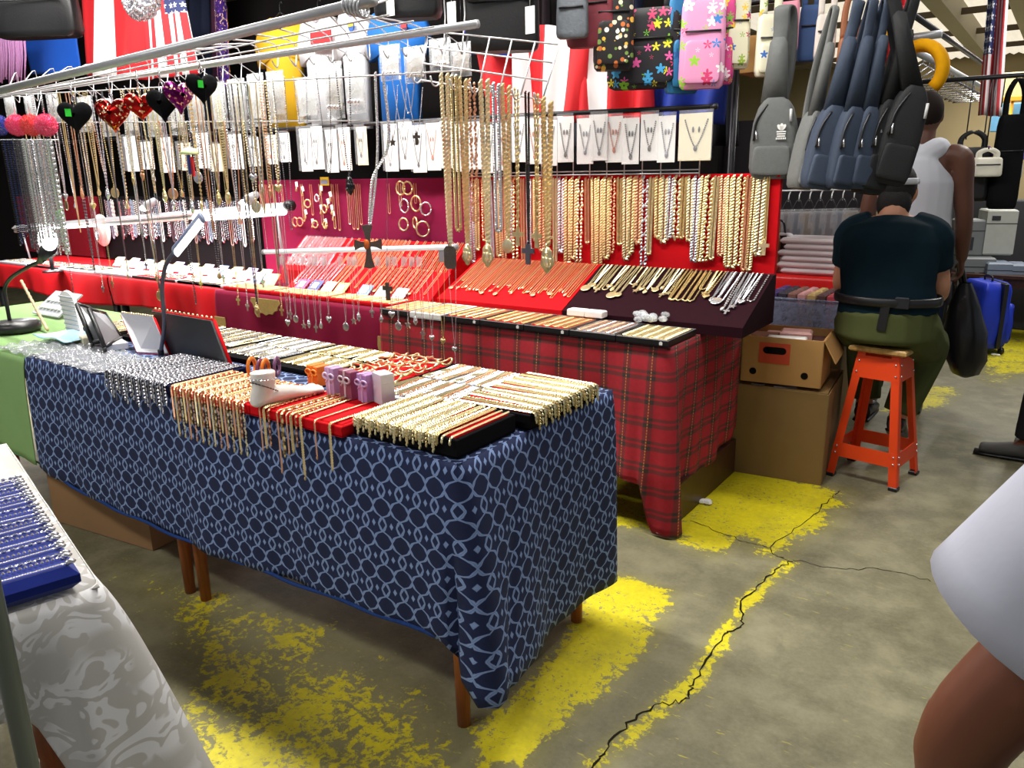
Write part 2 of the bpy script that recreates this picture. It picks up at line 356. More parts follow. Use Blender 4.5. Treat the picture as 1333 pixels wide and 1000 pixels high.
def catmull(pts, k=6):
    p = np.asarray(pts, float); p = np.vstack([2*p[0]-p[1], p, 2*p[-1]-p[-2]]); out = []
    for i in range(1, len(p)-2):
        for t in np.linspace(0, 1, k, endpoint=False):
            out.append(.5*((2*p[i])+(p[i+1]-p[i-1])*t+(2*p[i-1]-5*p[i]+4*p[i+1]-p[i+2])*t*t+(-p[i-1]+3*p[i]-3*p[i+1]+p[i+2])*t**3))
    out.append(p[-2]); return np.array(out)
# ================================================================ the hall
def floor():
    xs = np.concatenate([np.linspace(-12, -4.6, 12)[:-1], np.arange(-4.6, 1.2, .028), np.linspace(1.2, 6, 7)])
    ys = np.concatenate([np.linspace(-4, .5, 6)[:-1], np.arange(.5, 5.2, .028), np.arange(5.2, 9, .1), np.linspace(9, 20, 9)])
    X, Y = np.meshgrid(xs, ys); Q = np.stack([X.ravel(), Y.ravel()], 1)
    def sd(poly):
        p = np.array([P(a, b, 'z', 0)[:2] for a, b in poly]); d = np.full(len(Q), 1e9); ins = np.zeros(len(Q), bool)
        for i in range(len(p)):
            a, b = p[i], p[(i+1) % len(p)]; e = b-a
            t = np.clip(((Q-a)@e)/(e@e), 0, 1); d = np.minimum(d, np.linalg.norm(Q-a-t[:, None]*e, axis=1))
            c = ((a[1] > Q[:, 1]) != (b[1] > Q[:, 1])); xx = (b[0]-a[0])*(Q[:, 1]-a[1])/(b[1]-a[1]+1e-12)+a[0]; ins ^= c & (Q[:, 0] < xx)
        return np.where(ins, d, -d)
    lv = np.full(len(Q), .0)
    regs = [([(618, 1000), (622, 940), (690, 885), (752, 800), (742, 742), (830, 752), (876, 772), (852, 832), (800, 888), (712, 962), (690, 1000)], .80, .12),
            ([(735, 640), (760, 610), (955, 606), (1100, 640), (1078, 682), (1002, 716), (962, 700), (930, 722), (850, 692), (745, 668)], .84, .2),
            ([(215, 800), (300, 812), (420, 842), (520, 880), (585, 940), (610, 1000), (560, 1060), (240, 1060), (235, 930)], .55, .3),
            ([(150, 735), (260, 760), (420, 800), (520, 860), (300, 870), (190, 800)], .46, .2),
            ([(1140, 535), (1200, 500), (1250, 505), (1240, 525), (1180, 545)], .62, .15), ([(1255, 440), (1300, 400), (1400, 400), (1400, 470), (1290, 500)], .66, .3),
            ([(240, 905), (330, 925), (420, 960), (420, 1060), (240, 1060)], .64, .25)]
    for poly, L, soft in regs: lv = np.maximum(lv, L*np.clip(.55+sd(poly)/soft, 0, 1))
    sc = np.full(len(Q), .35)
    for poly, wd, L in [([(770, 1000), (905, 885), (965, 790), (1028, 732)], .055, .66), ([(1000, 716), (1085, 650)], .12, .6)]:
        p = np.array([P(a, b, 'z', 0)[:2] for a, b in poly]); d = np.full(len(Q), 1e9)
        for a, b in zip(p[:-1], p[1:]):
            e = b-a; t = np.clip(((Q-a)@e)/(e@e), 0, 1); d = np.minimum(d, np.linalg.norm(Q-a-t[:, None]*e, axis=1))
        lv = np.maximum(lv, L*np.clip(1.15-d/wd, 0, 1)); sc = np.maximum(sc, np.clip(1-d/.45, 0, 1))
    mb = MB(); mb.sheet(np.stack([X, Y, np.zeros_like(X)], 2), smooth=False); me = mb.mesh('floor', MATS['floor'])
    at = me.color_attributes.new('paint', 'FLOAT_COLOR', 'POINT')
    at.data.foreach_set('color', np.stack([lv, sc, lv*0, lv*0+1], 1).astype(np.float32).ravel())
    fl = link('floor', me); fl['kind'] = 'structure'; ORG[fl.name] = np.zeros(3)
    CR = mat('crack_gap', (34, 32, 22), .95, 0, .2, 30)
    for poly, wd in [([(770, 1002), (800, 965), (850, 920), (890, 912), (905, 885), (940, 830), (965, 815), (968, 785), (1000, 750), (1030, 730)], .0026),
                     ([(1030, 730), (1004, 714), (1060, 670), (1082, 648), (1095, 640)], .0019), ([(1004, 714), (960, 702), (900, 678)], .0014),
                     ([(1030, 730), (1090, 740), (1150, 742), (1215, 757)], .0014)]:
        p = catmull([P(a, b, 'z', 0) for a, b in poly], 9); p[:, :2] += rng.normal(0, .0055, (len(p), 2))
        t = np.gradient(p, axis=0); n = np.stack([-t[:, 1], t[:, 0]], 1); n /= np.linalg.norm(n, axis=1)[:, None]
        ww = wd*rng.uniform(.5, 1.5, len(p))[:, None]; z = np.full((len(p), 1), .0012)
        part('crack', MB().sheet(np.stack([np.hstack([p[:, :2]-n*ww, z]), np.hstack([p[:, :2]+n*ww, z])], 1), smooth=False), CR, fl)
floor()
def hall():
    CM = mat('roof_sheet', (130, 124, 110), .6, .1, .15, 1.2); SK = mat('skylight_sheet', (214, 206, 190), .6, 0, .2, 2, emit=.7)
    BE = mat('pale_beam', (168, 160, 140), .7, 0, .1, 2); DW = mat('dim_wall', (150, 136, 104), .9, 0, .2, .8); PW = mat('dark_partition', (30, 27, 28), .9, 0, .3, 2)
    xs = np.arange(-12, 6.01, .06); ys = np.array([-4, 20.]); X, Y = np.meshgrid(xs, ys)
    c = struct('ceiling', MB().sheet(np.stack([X, Y, 3.62+.02*np.sin(X*2*PI/.24)], 2)), CM)
    sk = MB(); x2 = np.arange(-4.6, -.4, .04); X, Y = np.meshgrid(x2, np.array([7.5, 19.8])); sk.sheet(np.stack([X, Y, 3.57+.02*np.sin(X*2*PI/.16)], 2)); struct('window_1', sk, SK)
    for px, py in ((1246, 36), (1330, 10)):
        q = P(px, py, 'z', 3.3); part('beam', MB().box((q[0], 10, 3.42), (.2, 19, .3)), BE, c)
    for y in (7.2, 9.0, 11, 13, 15, 17): part('purlin', MB().box((-2, y, 3.42), (14, .05, .08)), mat('dark_purlin', (84, 74, 62), .8), c)
    struct('wall_back', MB().box((-3, 20.1, 1.85), (18, .2, 3.7)), DW); struct('wall_left', MB().box((-12.1, 8, 1.85), (.2, 24, 3.7)), PW)
    struct('wall_booth', MB().box((-6.6, 5.1, 1.5), (9.4, .08, 3.0)), PW)
hall()
# ================================================================ tables and cloths
def skirt(mb, path, ztop, zbot, out=.02, fold=.012, nfold=40, nt=14, corner=None, seed=0, cone=.1, conew=.07, uoff=0, extra=None):
    """cloth hanging from a table edge: path = plan points, zbot(s) = hem height along it"""
    p = np.asarray(path, float); d = np.r_[0, np.cumsum(np.linalg.norm(np.diff(p, axis=0), axis=1))]
    S = np.linspace(0, d[-1], max(24, int(d[-1]/.013))); X = np.interp(S, d, p[:, 0]); Y = np.interp(S, d, p[:, 1])
    T = np.gradient(np.stack([X, Y], 1), axis=0); k = np.ones(5)/5
    for c in range(2): T[:, c] = np.convolve(np.pad(T[:, c], 2, 'edge'), k, 'valid')
    T /= np.linalg.norm(T, axis=1)[:, None]; Nn = np.stack([T[:, 1], -T[:, 0]], 1)
    r = np.random.default_rng(seed); ph = r.uniform(0, 6.28, 4); f1, f2 = r.uniform(3, 6), r.uniform(9, 14)
    zb = np.array([zbot(s) for s in S]); G = []; UV = []; i0 = 0
    for j in range(nt+1):
        t = j/nt; z = ztop-(ztop-zb)*t
        o = out*(1-math.exp(-t*8))+t*fold*(np.sin(S*f1*2+ph[0])*.8+np.sin(S*f2+ph[1])*.7+.5*np.sin(S*f2*2.3+ph[2]))
        if corner is not None: 
            for cc in corner: o = o+cone*t*np.exp(-((S-cc)/conew)**2)+.02*t*np.sin((S-cc)*70)*np.exp(-((S-cc)/(conew*1.6))**2)
        if extra: o = o+np.array([extra(s_, t) for s_ in S])
        G.append(np.stack([X+Nn[:, 0]*o, Y+Nn[:, 1]*o, z], 1)); dl = np.r_[0, np.cumsum(np.linalg.norm(np.diff(G[-1][:, :2], axis=0), axis=1))]; UV.append(np.stack([.25*dl+.75*S+uoff, z], 1))
    mb.sheet(np.array(G), np.array(UV))
def topsheet(mb, x0, x1, y0, y1, z, nx=30, ny=8):
    X, Y = np.meshgrid(np.linspace(x0, x1, nx), np.linspace(y0, y1, ny)); mb.sheet(np.stack([X, Y, np.full_like(X, z)], 2), np.stack([X, Y], 2))
def rnd_corner(a, b, c, r=.025, n=5):
    a, b, c = map(np.array, (a, b, c)); u = (a-b)/np.linalg.norm(a-b); v = (c-b)/np.linalg.norm(c-b)
    return [tuple(b+u*r*(1-t)**2+v*r*t**2) for t in np.linspace(0, 1, n)]
def solidify(o, t):
    m = o.modifiers.new('thickness', 'SOLIDIFY'); m.thickness = t; m.offset = -1; return o
def folding_table(x0, x1, y0, y1, z, label, legmat, topmat, group=None, r=.024, ins=.04):
    t = thing('folding_table', label, 'table', ((x0+x1)/2, (y0+y1)/2, 0), group)
    part('tabletop', MB().box(((x0+x1)/2, (y0+y1)/2, z-.016), (x1-x0, y1-y0, .03), bev=.004), topmat, t)
    for x in (x0+ins, x1-ins):
        for y in (y0+ins, y1-ins-.06): part('leg', MB().tube([(x, y, 0), (x, y, .3), (x, y, z-.032)], [r*.75, r*.95, r], 14), legmat, t)
    part('apron', MB().box(((x0+x1)/2, y0+.05, z-.07), (x1-x0-.1, .02, .07)).box(((x0+x1)/2, y1-.05, z-.07), (x1-x0-.1, .02, .07)), topmat, t); return t
TZ = .745
LEGW = m_wood('warm_leg_wood', (168, 96, 48), (128, 66, 30))
folding_table(-2.29, -1.08, 1.305, 2.03, TZ, 'wooden legged folding table under the right half of the blue cloth', LEGW, WOODR)
folding_table(-3.62, -2.30, 1.305, 2.03, TZ, 'wooden legged folding table under the left half of the blue cloth and the green cloth', LEGW, WOODR)
folding_table(-4.60, -3.64, 1.305, 2.03, TZ, 'wooden legged folding table under the far left end of the green cloth', LEGW, WOODR)
def blue_cloth():
    t = thing('tablecloth', 'navy blue tablecloth with pale interlaced trellis print on the near jewellery table', 'tablecloth', (-2.1, 1.67, .75))
    x0, x1, y0, y1, z = -3.16, -1.065, 1.295, 2.04, .757
    path = [(x0, y0)]+rnd_corner((x0, y0), (x1, y0), (x1, y1), .03, 6)+[(x1, y1)]; sc = x1-x0-.01
    def zb(s):
        if s < sc-.035: return .285+.035*max(0, (.35-s)/.35)-.025*math.sin(min(1, s/1.9)*PI)
        if s < sc+.01: return .285-.125*(s-sc+.035)/.045
        return .16-.04*(s-sc)/.7
    mb = MB(); topsheet(mb, x0, x1, y0, y1, z); skirt(mb, path, z, zb, .014, .010, nt=18, seed=3, extra=lambda s_, t: (0 if s_ < sc-.01 else .10*t*math.exp(-(s_-sc)/.22)*min(1, (s_-sc+.01)/.03))-.04*min(1, max(0, t-.25)*2.2)*math.exp(-((s_-sc+.012)/.011)**2)-.014*t*math.exp(-((s_-sc-.22+.16*t)/.02)**2))
    solidify(part('cloth', mb, MATS['trellis'], t), .003)
    # rolled hem with stitched loops along the bottom
    S = np.linspace(.02, sc-.06, 90); h = np.stack([x0+S, np.full_like(S, y0-.016)+.004*np.sin(S*20), np.array([zb(s) for s in S])+.002], 1)
    part('hem', MB().tube(h, .006, 6), mat('blue_hem', (40, 66, 124), .85, 0, .4, 120), t)
    g = thing('tablecloth', 'plain light green cloth over the left end of the near table', 'tablecloth', (-3.4, 1.66, .75))
    mb = MB(); topsheet(mb, -4.6, -3.165, 1.292, 2.04, .755); skirt(mb, [(-4.6, 1.292), (-3.165, 1.292)], .755, lambda s: .33, .012, .008, seed=5); solidify(part('cloth', mb, GREENC, g), .003)
    part('hem', MB().tube([(-4.6, 1.278, .332), (-3.165, 1.278, .332)], .004, 6), mat('green_hem', (90, 150, 110), .85), g)
blue_cloth()
def plaid():
    x0, x1, y0, y1 = -2.64, -1.15, 2.665, 3.44
    folding_table(x0+.01, x1-.02, y0+.02, y1, TZ, 'folding table under the red plaid cloth', DARKM, WOODD, ins=.06)
    t = thing('tablecloth', 'red plaid tablecloth with dark green bands and dashed gold lines, trailing on the floor', 'tablecloth', ((x0+x1)/2, 3.05, .75))
    path = [(x0, y0)]+rnd_corner((x0, y0), (x1, y0), (x1, y1), .03, 6)+[(x1, y1)]; sc = x1-x0-.01
    def zb(s):
        if s < sc-.075: return .205+.01*math.sin(s*7)
        if s < sc+.05: return .205-.195*min(1, (s-sc+.075)/.045)
        if s < sc+.12: return .01+.09*(s-sc-.05)/.07
        return .10+.12*(s-sc-.12)/.6
    mb = MB(); topsheet(mb, x0, x1, y0, y1, .757); skirt(mb, path, .757, zb, .012, .02, nt=22, corner=[sc+.0], cone=.045, conew=.05, seed=9, uoff=.03)
    solidify(part('cloth', mb, MATS['plaid'], t), .003)
    solo('plinth_board', MB().box((x1+.0, 3.07, .085), (.03, .75, .17), bev=.003), WOODD, 'dark brown board standing on the floor under the plaid cloth', 'board')
plaid()
def back_tables():
    folding_table(-4.10, -2.68, 2.80, 3.6, TZ, 'folding table under the burgundy cloth', DARKM, WOODD)
    t = thing('tablecloth', 'burgundy tablecloth with gold lace edging beside the plaid one', 'tablecloth', (-3.4, 3.1, .75))
    mb = MB(); topsheet(mb, -4.11, -2.66, 2.78, 3.6, .757); skirt(mb, [(-4.11, 2.78), (-2.66, 2.78)], .757, lambda s: .40+.06*s/1.45, .012, .012, seed=11); solidify(part('cloth', mb, BURG, t), .003)
    LACE = mat('gold_lace', (168, 140, 78), .6, .2, .3, 90, .6, 200)
    part('lace_edging', MB().tube(np.stack([np.linspace(-4.1, -2.68, 60), np.full(60, 2.765), .405+.055*np.linspace(0, 1, 60)+.006*np.abs(np.sin(np.linspace(0, 60, 60)))], 1), .011, 6), LACE, t)
    th = np.linspace(0, PI, 15)
    for cx, cz, rx, rz_ in ((-2.70, .62, .055, .20), (-3.62, .742, .12, .085), (-4.06, .60, .05, .16)):
        part('lace_motif', MB().prism([(cx-rx*math.cos(a)*(1+.10*(i % 2)), cz-rz_*math.sin(a)*(1+.10*(i % 2))) for i, a in enumerate(th)], .006, 'xz', (0, 2.752, 0)), LACE, t)
    for i, (a, b, zz, lab) in enumerate([(-5.38, -4.13, .56, 'bright red tablecloth next to the burgundy cloth'), (-7.3, -5.40, .58, 'bright red tablecloth at the far left end of the back row')]):
        folding_table(a+.01, b-.01, 2.84, 3.6, TZ, 'folding table under the '+lab, DARKM, WOODD)
        t = thing('tablecloth', lab, 'tablecloth', ((a+b)/2, 3.2, .75)); mb = MB(); topsheet(mb, a, b, 2.82, 3.6, .757)
        skirt(mb, [(a, 2.82), (b, 2.82)], .757, (lambda s: .56+.02*math.sin(s*3)), .012, .014, seed=13+i); solidify(part('cloth', mb, REDC, t), .003)
back_tables()
def white_table():
    R = rotz(-.26); o = np.array([-1.285, .575, 0]); L = lambda x, y, z: R@np.array([x, y, 0])+o+np.array([0, 0, z])
    t = thing('side_table', 'wooden table with turned legs under the white damask cloth, lower left corner', 'table', L(-.5, -.4, 0))
    part('tabletop', MB().box(L(-.52, -.42, .70), (.94, .74, .03), R=R), WOODR, t)
    pr = [(.022, 0), (.03, .03), (.03, .2), (.036, .3), (.028, .38), (.036, .40), (.036, .43), (.028, .45), (.034, .47), (.034, .55), (.04, .57), (.04, .685)]
    for x, y in ((-.09, -.1), (-.09, -.72), (-.9, -.1), (-.9, -.72)): part('leg', MB().lathe(pr, L(x, y, 0), 18), WOODR, t)
    c = thing('tablecloth', 'white damask tablecloth with woven scroll pattern, lower left corner', 'tablecloth', L(-.5, -.4, .72))
    a, b, d, e = (L(-1.0, 0, 0)[:2], L(0, 0, 0)[:2], L(0, -.8, 0)[:2], L(-1, -.8, 0)[:2])
    X, Y = np.meshgrid(np.linspace(-1, 0, 12), np.linspace(-.8, 0, 10)); G = np.stack([X, Y, X*0], 2)@R.T+o+np.array([0, 0, .722]); mb = MB(); mb.sheet(G, np.stack([X, Y], 2))
    path = [tuple(d)]+rnd_corner(d, b, a, .03, 6)+[tuple(a)]
    def zb(s): return .555+.02*math.sin(s*9) if s < .66 else (.555-.36*(s-.66)/.12 if s < .78 else (.195 if s < .95 else .195+.2*min(1, (s-.95)/.3)))
    skirt(mb, path[:], .722, zb, .02, .012, nt=18, corner=[.80], cone=.13, conew=.09, seed=21); solidify(part('cloth', mb, MATS['damask'], c), .003)
white_table()
q = P(16, 900, 'y', .33)
pl = thing('pole', 'grey metal stall pole at the lower left edge', 'pole', (q[0], q[1], 0))
part('tube', MB().tube([(q[0], q[1], .02), (q[0], q[1], 2.1)], .0125, 14), mat('grey_pole', (112, 122, 120), .4, .5), pl)
part('foot', MB().lathe([(.03, 0), (.03, .008), (.015, .02)], (q[0], q[1], 0), 14), BLKPL, pl)
# ================================================================ chains and pendants
def resample(p, pitch):
    d = np.r_[0, np.cumsum(np.linalg.norm(np.diff(p, axis=0), axis=1))]; S = np.arange(0, d[-1], pitch)
    return np.stack([np.interp(S, d, p[:, k]) for k in range(3)], 1)
HEX = [(i, (i+1) % 6, 6) for i in range(6)]+[((i+1) % 6, i, 7) for i in range(6)]
def links(mb, path, style, wd, B=None, facing=(0, -1, 0)):
    pitch = {'curb': wd*.62, 'rope': wd*.5, 'cable': wd*1.05, 'ball': wd*1.25, 'figaro': wd*.8}.get(style, .03)
    path = np.asarray(path, float)
    if style == 'snake':
        mb.tube(resample(path, .02), wd/2, 5, smooth=True); return mb
    p = resample(path, pitch); n = len(p)
    if n < 2: return mb
    T = np.gradient(p, axis=0); T /= np.linalg.norm(T, axis=1)[:, None]+1e-12
    if B is None:
        Bv = np.cross(T, np.array(facing, float)); Bv /= np.linalg.norm(Bv, axis=1)[:, None]+1e-9
    else: Bv = np.broadcast_to(np.array(B, float), T.shape)
    Nv = np.cross(Bv, T); alt = (np.arange(n) % 2)[:, None].astype(float)
    if style in ('curb', 'rope'):
        a = (T*.72+Bv*.70)*wd*.62; b = (Bv*.72-T*.70)*wd*.30; c = Nv*wd*(.22 if style == 'curb' else .42)
    elif style == 'figaro':
        k = (np.arange(n) % 4 == 0)[:, None]*.8+.7
        a = (T*.8+Bv*.6)*wd*.55*k; b = (Bv*.8-T*.6)*wd*.3; c = Nv*wd*.25
    elif style == 'cable':
        a = T*wd*.8; side = Bv*(1-alt)+Nv*alt; th = Nv*(1-alt)+Bv*alt; b = side*wd*.5; c = th*wd*.2
    else: a, b, c = T*wd*.5, Bv*wd*.5, Nv*wd*.5
    V = np.stack([p+a, p+a*.55+b, p-a*.55+b, p-a, p-a*.55-b, p+a*.55-b, p+c, p-c], 1).reshape(-1, 3)
    mb.add(V, [tuple(q+8*i for q in t) for i in range(n) for t in HEX]); return mb
CACHE = {}
def loop_mesh(style, m, L, d, wd, shape='U'):
    """hanging closed chain, local: from (±d,0,0) down to -L"""
    k = (style, m.name, round(L, 2), round(d, 3), wd, shape)
    if k not in CACHE:
        L = round(L, 2)
        if shape == 'U':
            th = np.linspace(0, PI, 9); r = d
            pts = [(-d, 0, 0)]+[(-r*math.cos(a), 0, -(L-r)-r*math.sin(a)) for a in th]+[(d, 0, 0)]
        elif shape == 'V': s = np.linspace(-1, 1, 41); pts = [(d*np.sign(q)*abs(q)**.8, 0, -L*(1-abs(q)**1.25)) for q in s]
        else: pts = [(0, 0, 0), (0, 0, -L)]
        CACHE[k] = links(MB(), np.array(pts), style, wd).mesh('chain', m)
    return CACHE[k]
def pendant_mb(kind, s):
    mb = MB()
    if kind == 'cross':
        a, b = s*.13, s*.36
        mb.prism([(-a, -s), (a, -s), (a, -.45*s), (b, -.45*s), (b, -.2*s), (a, -.2*s), (a, 0), (-a, 0), (-a, -.2*s), (-b, -.2*s), (-b, -.45*s), (-a, -.45*s)], s*.09)
    elif kind == 'flared':
        P_ = []; arms = [(0, 1, .5), (1, 0, .36), (0, -1, .62), (-1, 0, .36)]
        for dx, dz, l in arms:
            px, pz = dz, -dx
            for w_, k in ((-.06, .2), (-.085, .6), (-.15, 1), (0, 1.05), (.15, 1), (.085, .6), (.06, .2)): P_.append((s*(dx*l*k+px*w_), s*(dz*l*k+pz*w_)-.5*s))
        mb.prism(P_, s*.07)
    elif kind == 'disc': mb.lathe([(s*.42, -s*.04), (s*.5, -s*.02), (s*.5, s*.02), (s*.42, s*.04)], (0, 0, 0), 14).xf((0, 0, -s*.5), rotx(PI/2))
    elif kind == 'tag':
        a = s*.32; mb.prism([(-a*.6, -s), (a*.6, -s), (a, -.85*s), (a, -.15*s), (a*.6, 0), (-a*.6, 0), (-a, -.15*s), (-a, -.85*s)], s*.06)
    elif kind == 'heart':
        mb.prism([(s*.5*math.sin(t)**3, s*.5*(.81*math.cos(t)-.31*math.cos(2*t)-.12*math.cos(3*t)-.06*math.cos(4*t))-.5*s) for t in np.linspace(0, 2*PI, 18, endpoint=False)], s*.1, bulge=s*.05)
    elif kind == 'star': mb.prism([((s*.5 if i % 2 == 0 else s*.22)*math.sin(i*PI/5), (s*.5 if i % 2 == 0 else s*.22)*math.cos(i*PI/5)-s*.5) for i in range(10)], s*.1)
    elif kind == 'figure':
        a = np.linspace(0, 2*PI, 20, endpoint=False); mb.prism([(s*.30*math.cos(q)*(1+.14*math.cos(5*q+1)), s*.5*math.sin(q)*(1+.08*math.cos(4*q))-s*.5) for q in a], s*.06, bulge=s*.05)
        mb.ell((0, -s*.07, -s*.24), (s*.09, s*.05, s*.10), 8, 6).ell((0, -s*.06, -s*.58), (s*.15, s*.06, s*.26), 8, 6).ell((-s*.16, -s*.04, -s*.45), (s*.10, s*.04, s*.09), 8, 6).ell((s*.16, -s*.04, -s*.48), (s*.10, s*.04, s*.09), 8, 6)
    elif kind == 'drop': mb.lathe([(.01*s, 0), (.1*s, -.2*s), (.26*s, -.6*s), (.2*s, -.9*s), (.02*s, -s)], (0, 0, 0), 10)
    return mb
PEN = {}
def pendant_mesh(kind, s, m):
    k = (kind, round(s, 3), m.name)
    if k not in PEN:
        mb = pendant_mb(kind, s); t = np.linspace(0, 2*PI, 9); r = s*.09
        mb.tube(np.stack([0*t, r*np.cos(t), r*.7+r*np.sin(t)], 1), s*.03, 4, cap=False); PEN[k] = mb.mesh('pendant', m)
    return PEN[k]
def hang(me, loc, label, group, rot=(0, 0, 0), L=0, pend=None, name='chain_necklace', scale=(1, 1, 1), cat='necklace'):
    if pend is None:
        o = link(name, me, None, loc, rot, scale); return tag(o, label, cat, group)
    t = thing(name, label, cat, loc, group); t.rotation_euler = rot
    link('chain', me, t); link('pendant', pend, t, (0, -.004, -L+.002)); return t
def plank(x0, x1, ya, za, yb, zb, th, m, nm, lab, cat='display board', group=None):
    """slanted board from low front edge (ya, za) to high back edge (yb, zb)"""
    L = math.hypot(yb-ya, zb-za); a = math.atan2(zb-za, yb-ya)
    mb = MB().box((0, 0, 0), (x1-x0, L, th), bev=.006); mb.xf(((x0+x1)/2, (ya+yb)/2+math.sin(a)*th/2, (za+zb)/2-math.cos(a)*th/2), rotx(a))
    o = solo(nm, mb, m, lab, cat, group); return o
# ---------------------------------------------------------------- red wall panel with thick chains
def wall_panels():
    t = thing('jewellery_wall', 'tall red velvet wall panel hung with rows of thick gold chains', 'display panel', (-1.86, 3.44, .76))
    part('board', MB().box((-1.86, 3.45, 1.07), (1.70, .03, .62), bev=.004), REDV, t)
    part('peg_rail', MB().box((-1.86, 3.43, 1.37), (1.70, .015, .012)), REDV, t)
    n = 47
    specs = {}
    for i in range(n):
        px = 612+(1000-612)*i/(n-1); q = P(px, 238, 'y', 3.42); fr = i/(n-1)
        st = ['curb', 'curb', 'figaro', 'rope', 'curb', 'snake'][(i*7+i//5) % 6]; m = [GOLD, GOLD, PALE, GOLD, SILVER, ROSE, PALE][(i*5+i//3) % 7]
        if px < 720: m = [SILVER, GOLD, ROSE][i % 3]
        wd = {'snake': .009, 'rope': .015}.get(st, random.choice([.018, .021, .023]))
        pb = random.choice([330, 345, 318, 338, 350])+12*fr
        if 850 < px < 900: pb = random.choice([318, 322])
        L = q[2]-.005-P(px, pb, 'y', 3.42)[2]; pend = None
        if i in (12, n-1): st, m, wd, L, pend = 'rope', GOLD, .008, .27, ('cross', .062, PALE)
        me = loop_mesh(st, m, L, wd*.52, wd)
        hang(me, (q[0], 3.42, 1.366), '%s %s chain on the red wall panel, %s from the left' % ({'GOLD': 'gold'}.get('', {GOLD: 'gold', PALE: 'pale gold', SILVER: 'silver', ROSE: 'rose gold'}[m]), {'curb': 'curb link', 'figaro': 'figaro', 'rope': 'rope', 'snake': 'thin snake'}[st]+(' cross' if pend else ''), nth(i+1)),
             'thick chains on the red wall panel', (0, random.uniform(-.025, .025), 0), round(L, 2), pend and pendant_mesh(*pend), name='thick_chain')
    # burgundy panel with bracelets, hoops and long thin chains
    t = thing('jewellery_wall', 'burgundy velvet wall panel with bracelets and earrings left of the red panel', 'display panel', (-3.36, 3.46, .76))
    part('board', MB().box((-3.60, 3.47, 1.07), (1.78, .03, .62), bev=.004), BURGP, t)
    k = 0
    for px, pb in [(338, 262), (346, 270), (356, 300), (366, 260), (432, 290), (438, 292), (452, 285), (457, 290), (462, 292), (467, 285), (520, 262), (540, 258), (392, 280), (404, 272), (416, 285), (505, 270)]:
        k += 1; q = P(px, 240, 'y', 3.44); L = max(.06, q[2]-P(px, pb+8, 'y', 3.44)[2]); m = [ROSE, GOLD, ROSE, PALE][k % 4]
        hang(loop_mesh('rope', m, L, .008, .006), (q[0], 3.44, 1.35), 'thin %s chain on the burgundy panel, %s in the row' % ('rose gold' if m is ROSE else 'gold', nth(k)), 'thin chains on the burgundy panel', name='thin_chain')
    HO = {}
    for j, (px, py, r, m, tilt) in enumerate([(523, 245, .032, GOLD, 0), (532, 245, .03, GOLD, .3), (528, 268, .032, SILVER, 0), (543, 265, .036, GOLD, 0), (556, 272, .03, SILVER, .5), (527, 292, .03, PALE, .2), (542, 290, .026, GOLD, -.4), (552, 298, .036, PALE, .6), (386, 289, .024, ROSE, 0), (392, 289, .022, ROSE, .3), (402, 265, .02, GOLD, .5), (414, 258, .018, SILVER, 0), (424, 272, .02, GOLD, 0), (412, 292, .018, GOLD, .4), (425, 293, .018, GOLD, 0)]):
        q = P(px, py, 'y', 3.435); key = (r, m.name)
        if key not in HO: a = np.linspace(0, 2*PI, 19); HO[key] = MB().tube(np.stack([r*np.cos(a), 0*a, r*1.2*np.sin(a)], 1), [.006 if i % 2 else .0045 for i in range(19)], 6).mesh('hoop', m)
        tag(link('hoop_earring', HO[key], None, (q[0], 3.425, q[2]), (0, 0, tilt)), 'large %s hoop on the burgundy panel, %s of the cluster' % ({GOLD: 'gold', PALE: 'pale gold', SILVER: 'silver', ROSE: 'rose gold'}[m], nth(j+1)), 'earring', 'hoops on the burgundy panel')
    tg = MB().prism([(-.012, -.016), (.012, -.016), (.012, .016), (-.012, .016)], .001).mesh('tag', WHITE)
    for j, (px, py) in enumerate([(386, 240), (394, 246), (418, 245), (430, 253), (427, 262), (432, 270), (418, 270), (407, 288), (424, 288), (398, 276), (434, 278)]):
        q = P(px, py, 'y', 3.43); b = thing('earring_pair', 'gold earring on a white price tag, burgundy panel, %s of the cluster' % nth(j+1), 'earring', (q[0], 3.43, q[2]), 'tagged earrings on the burgundy panel')
        link('price_tag', tg, b, (0, 0, 0), (0, random.uniform(-.3, .3), 0)); link('drop', pendant_mesh('drop', .03, GOLD), b, (0, -.005, -.016))
    q = P(421, 236, 'y', 3.42); b = thing('earring_card', 'yellow and blue earring card on the burgundy panel', 'card', (q[0], 3.42, q[2]-.03))
    part('card', MB().box((q[0], 3.43, q[2]), (.075, .003, .05)), mat('yellow_card', (236, 206, 30), .5), b); part('band', MB().box((q[0], 3.426, q[2]-.005), (.06, .002, .022)), mat('pale_blue_band', (150, 160, 190), .5), b)
wall_panels()
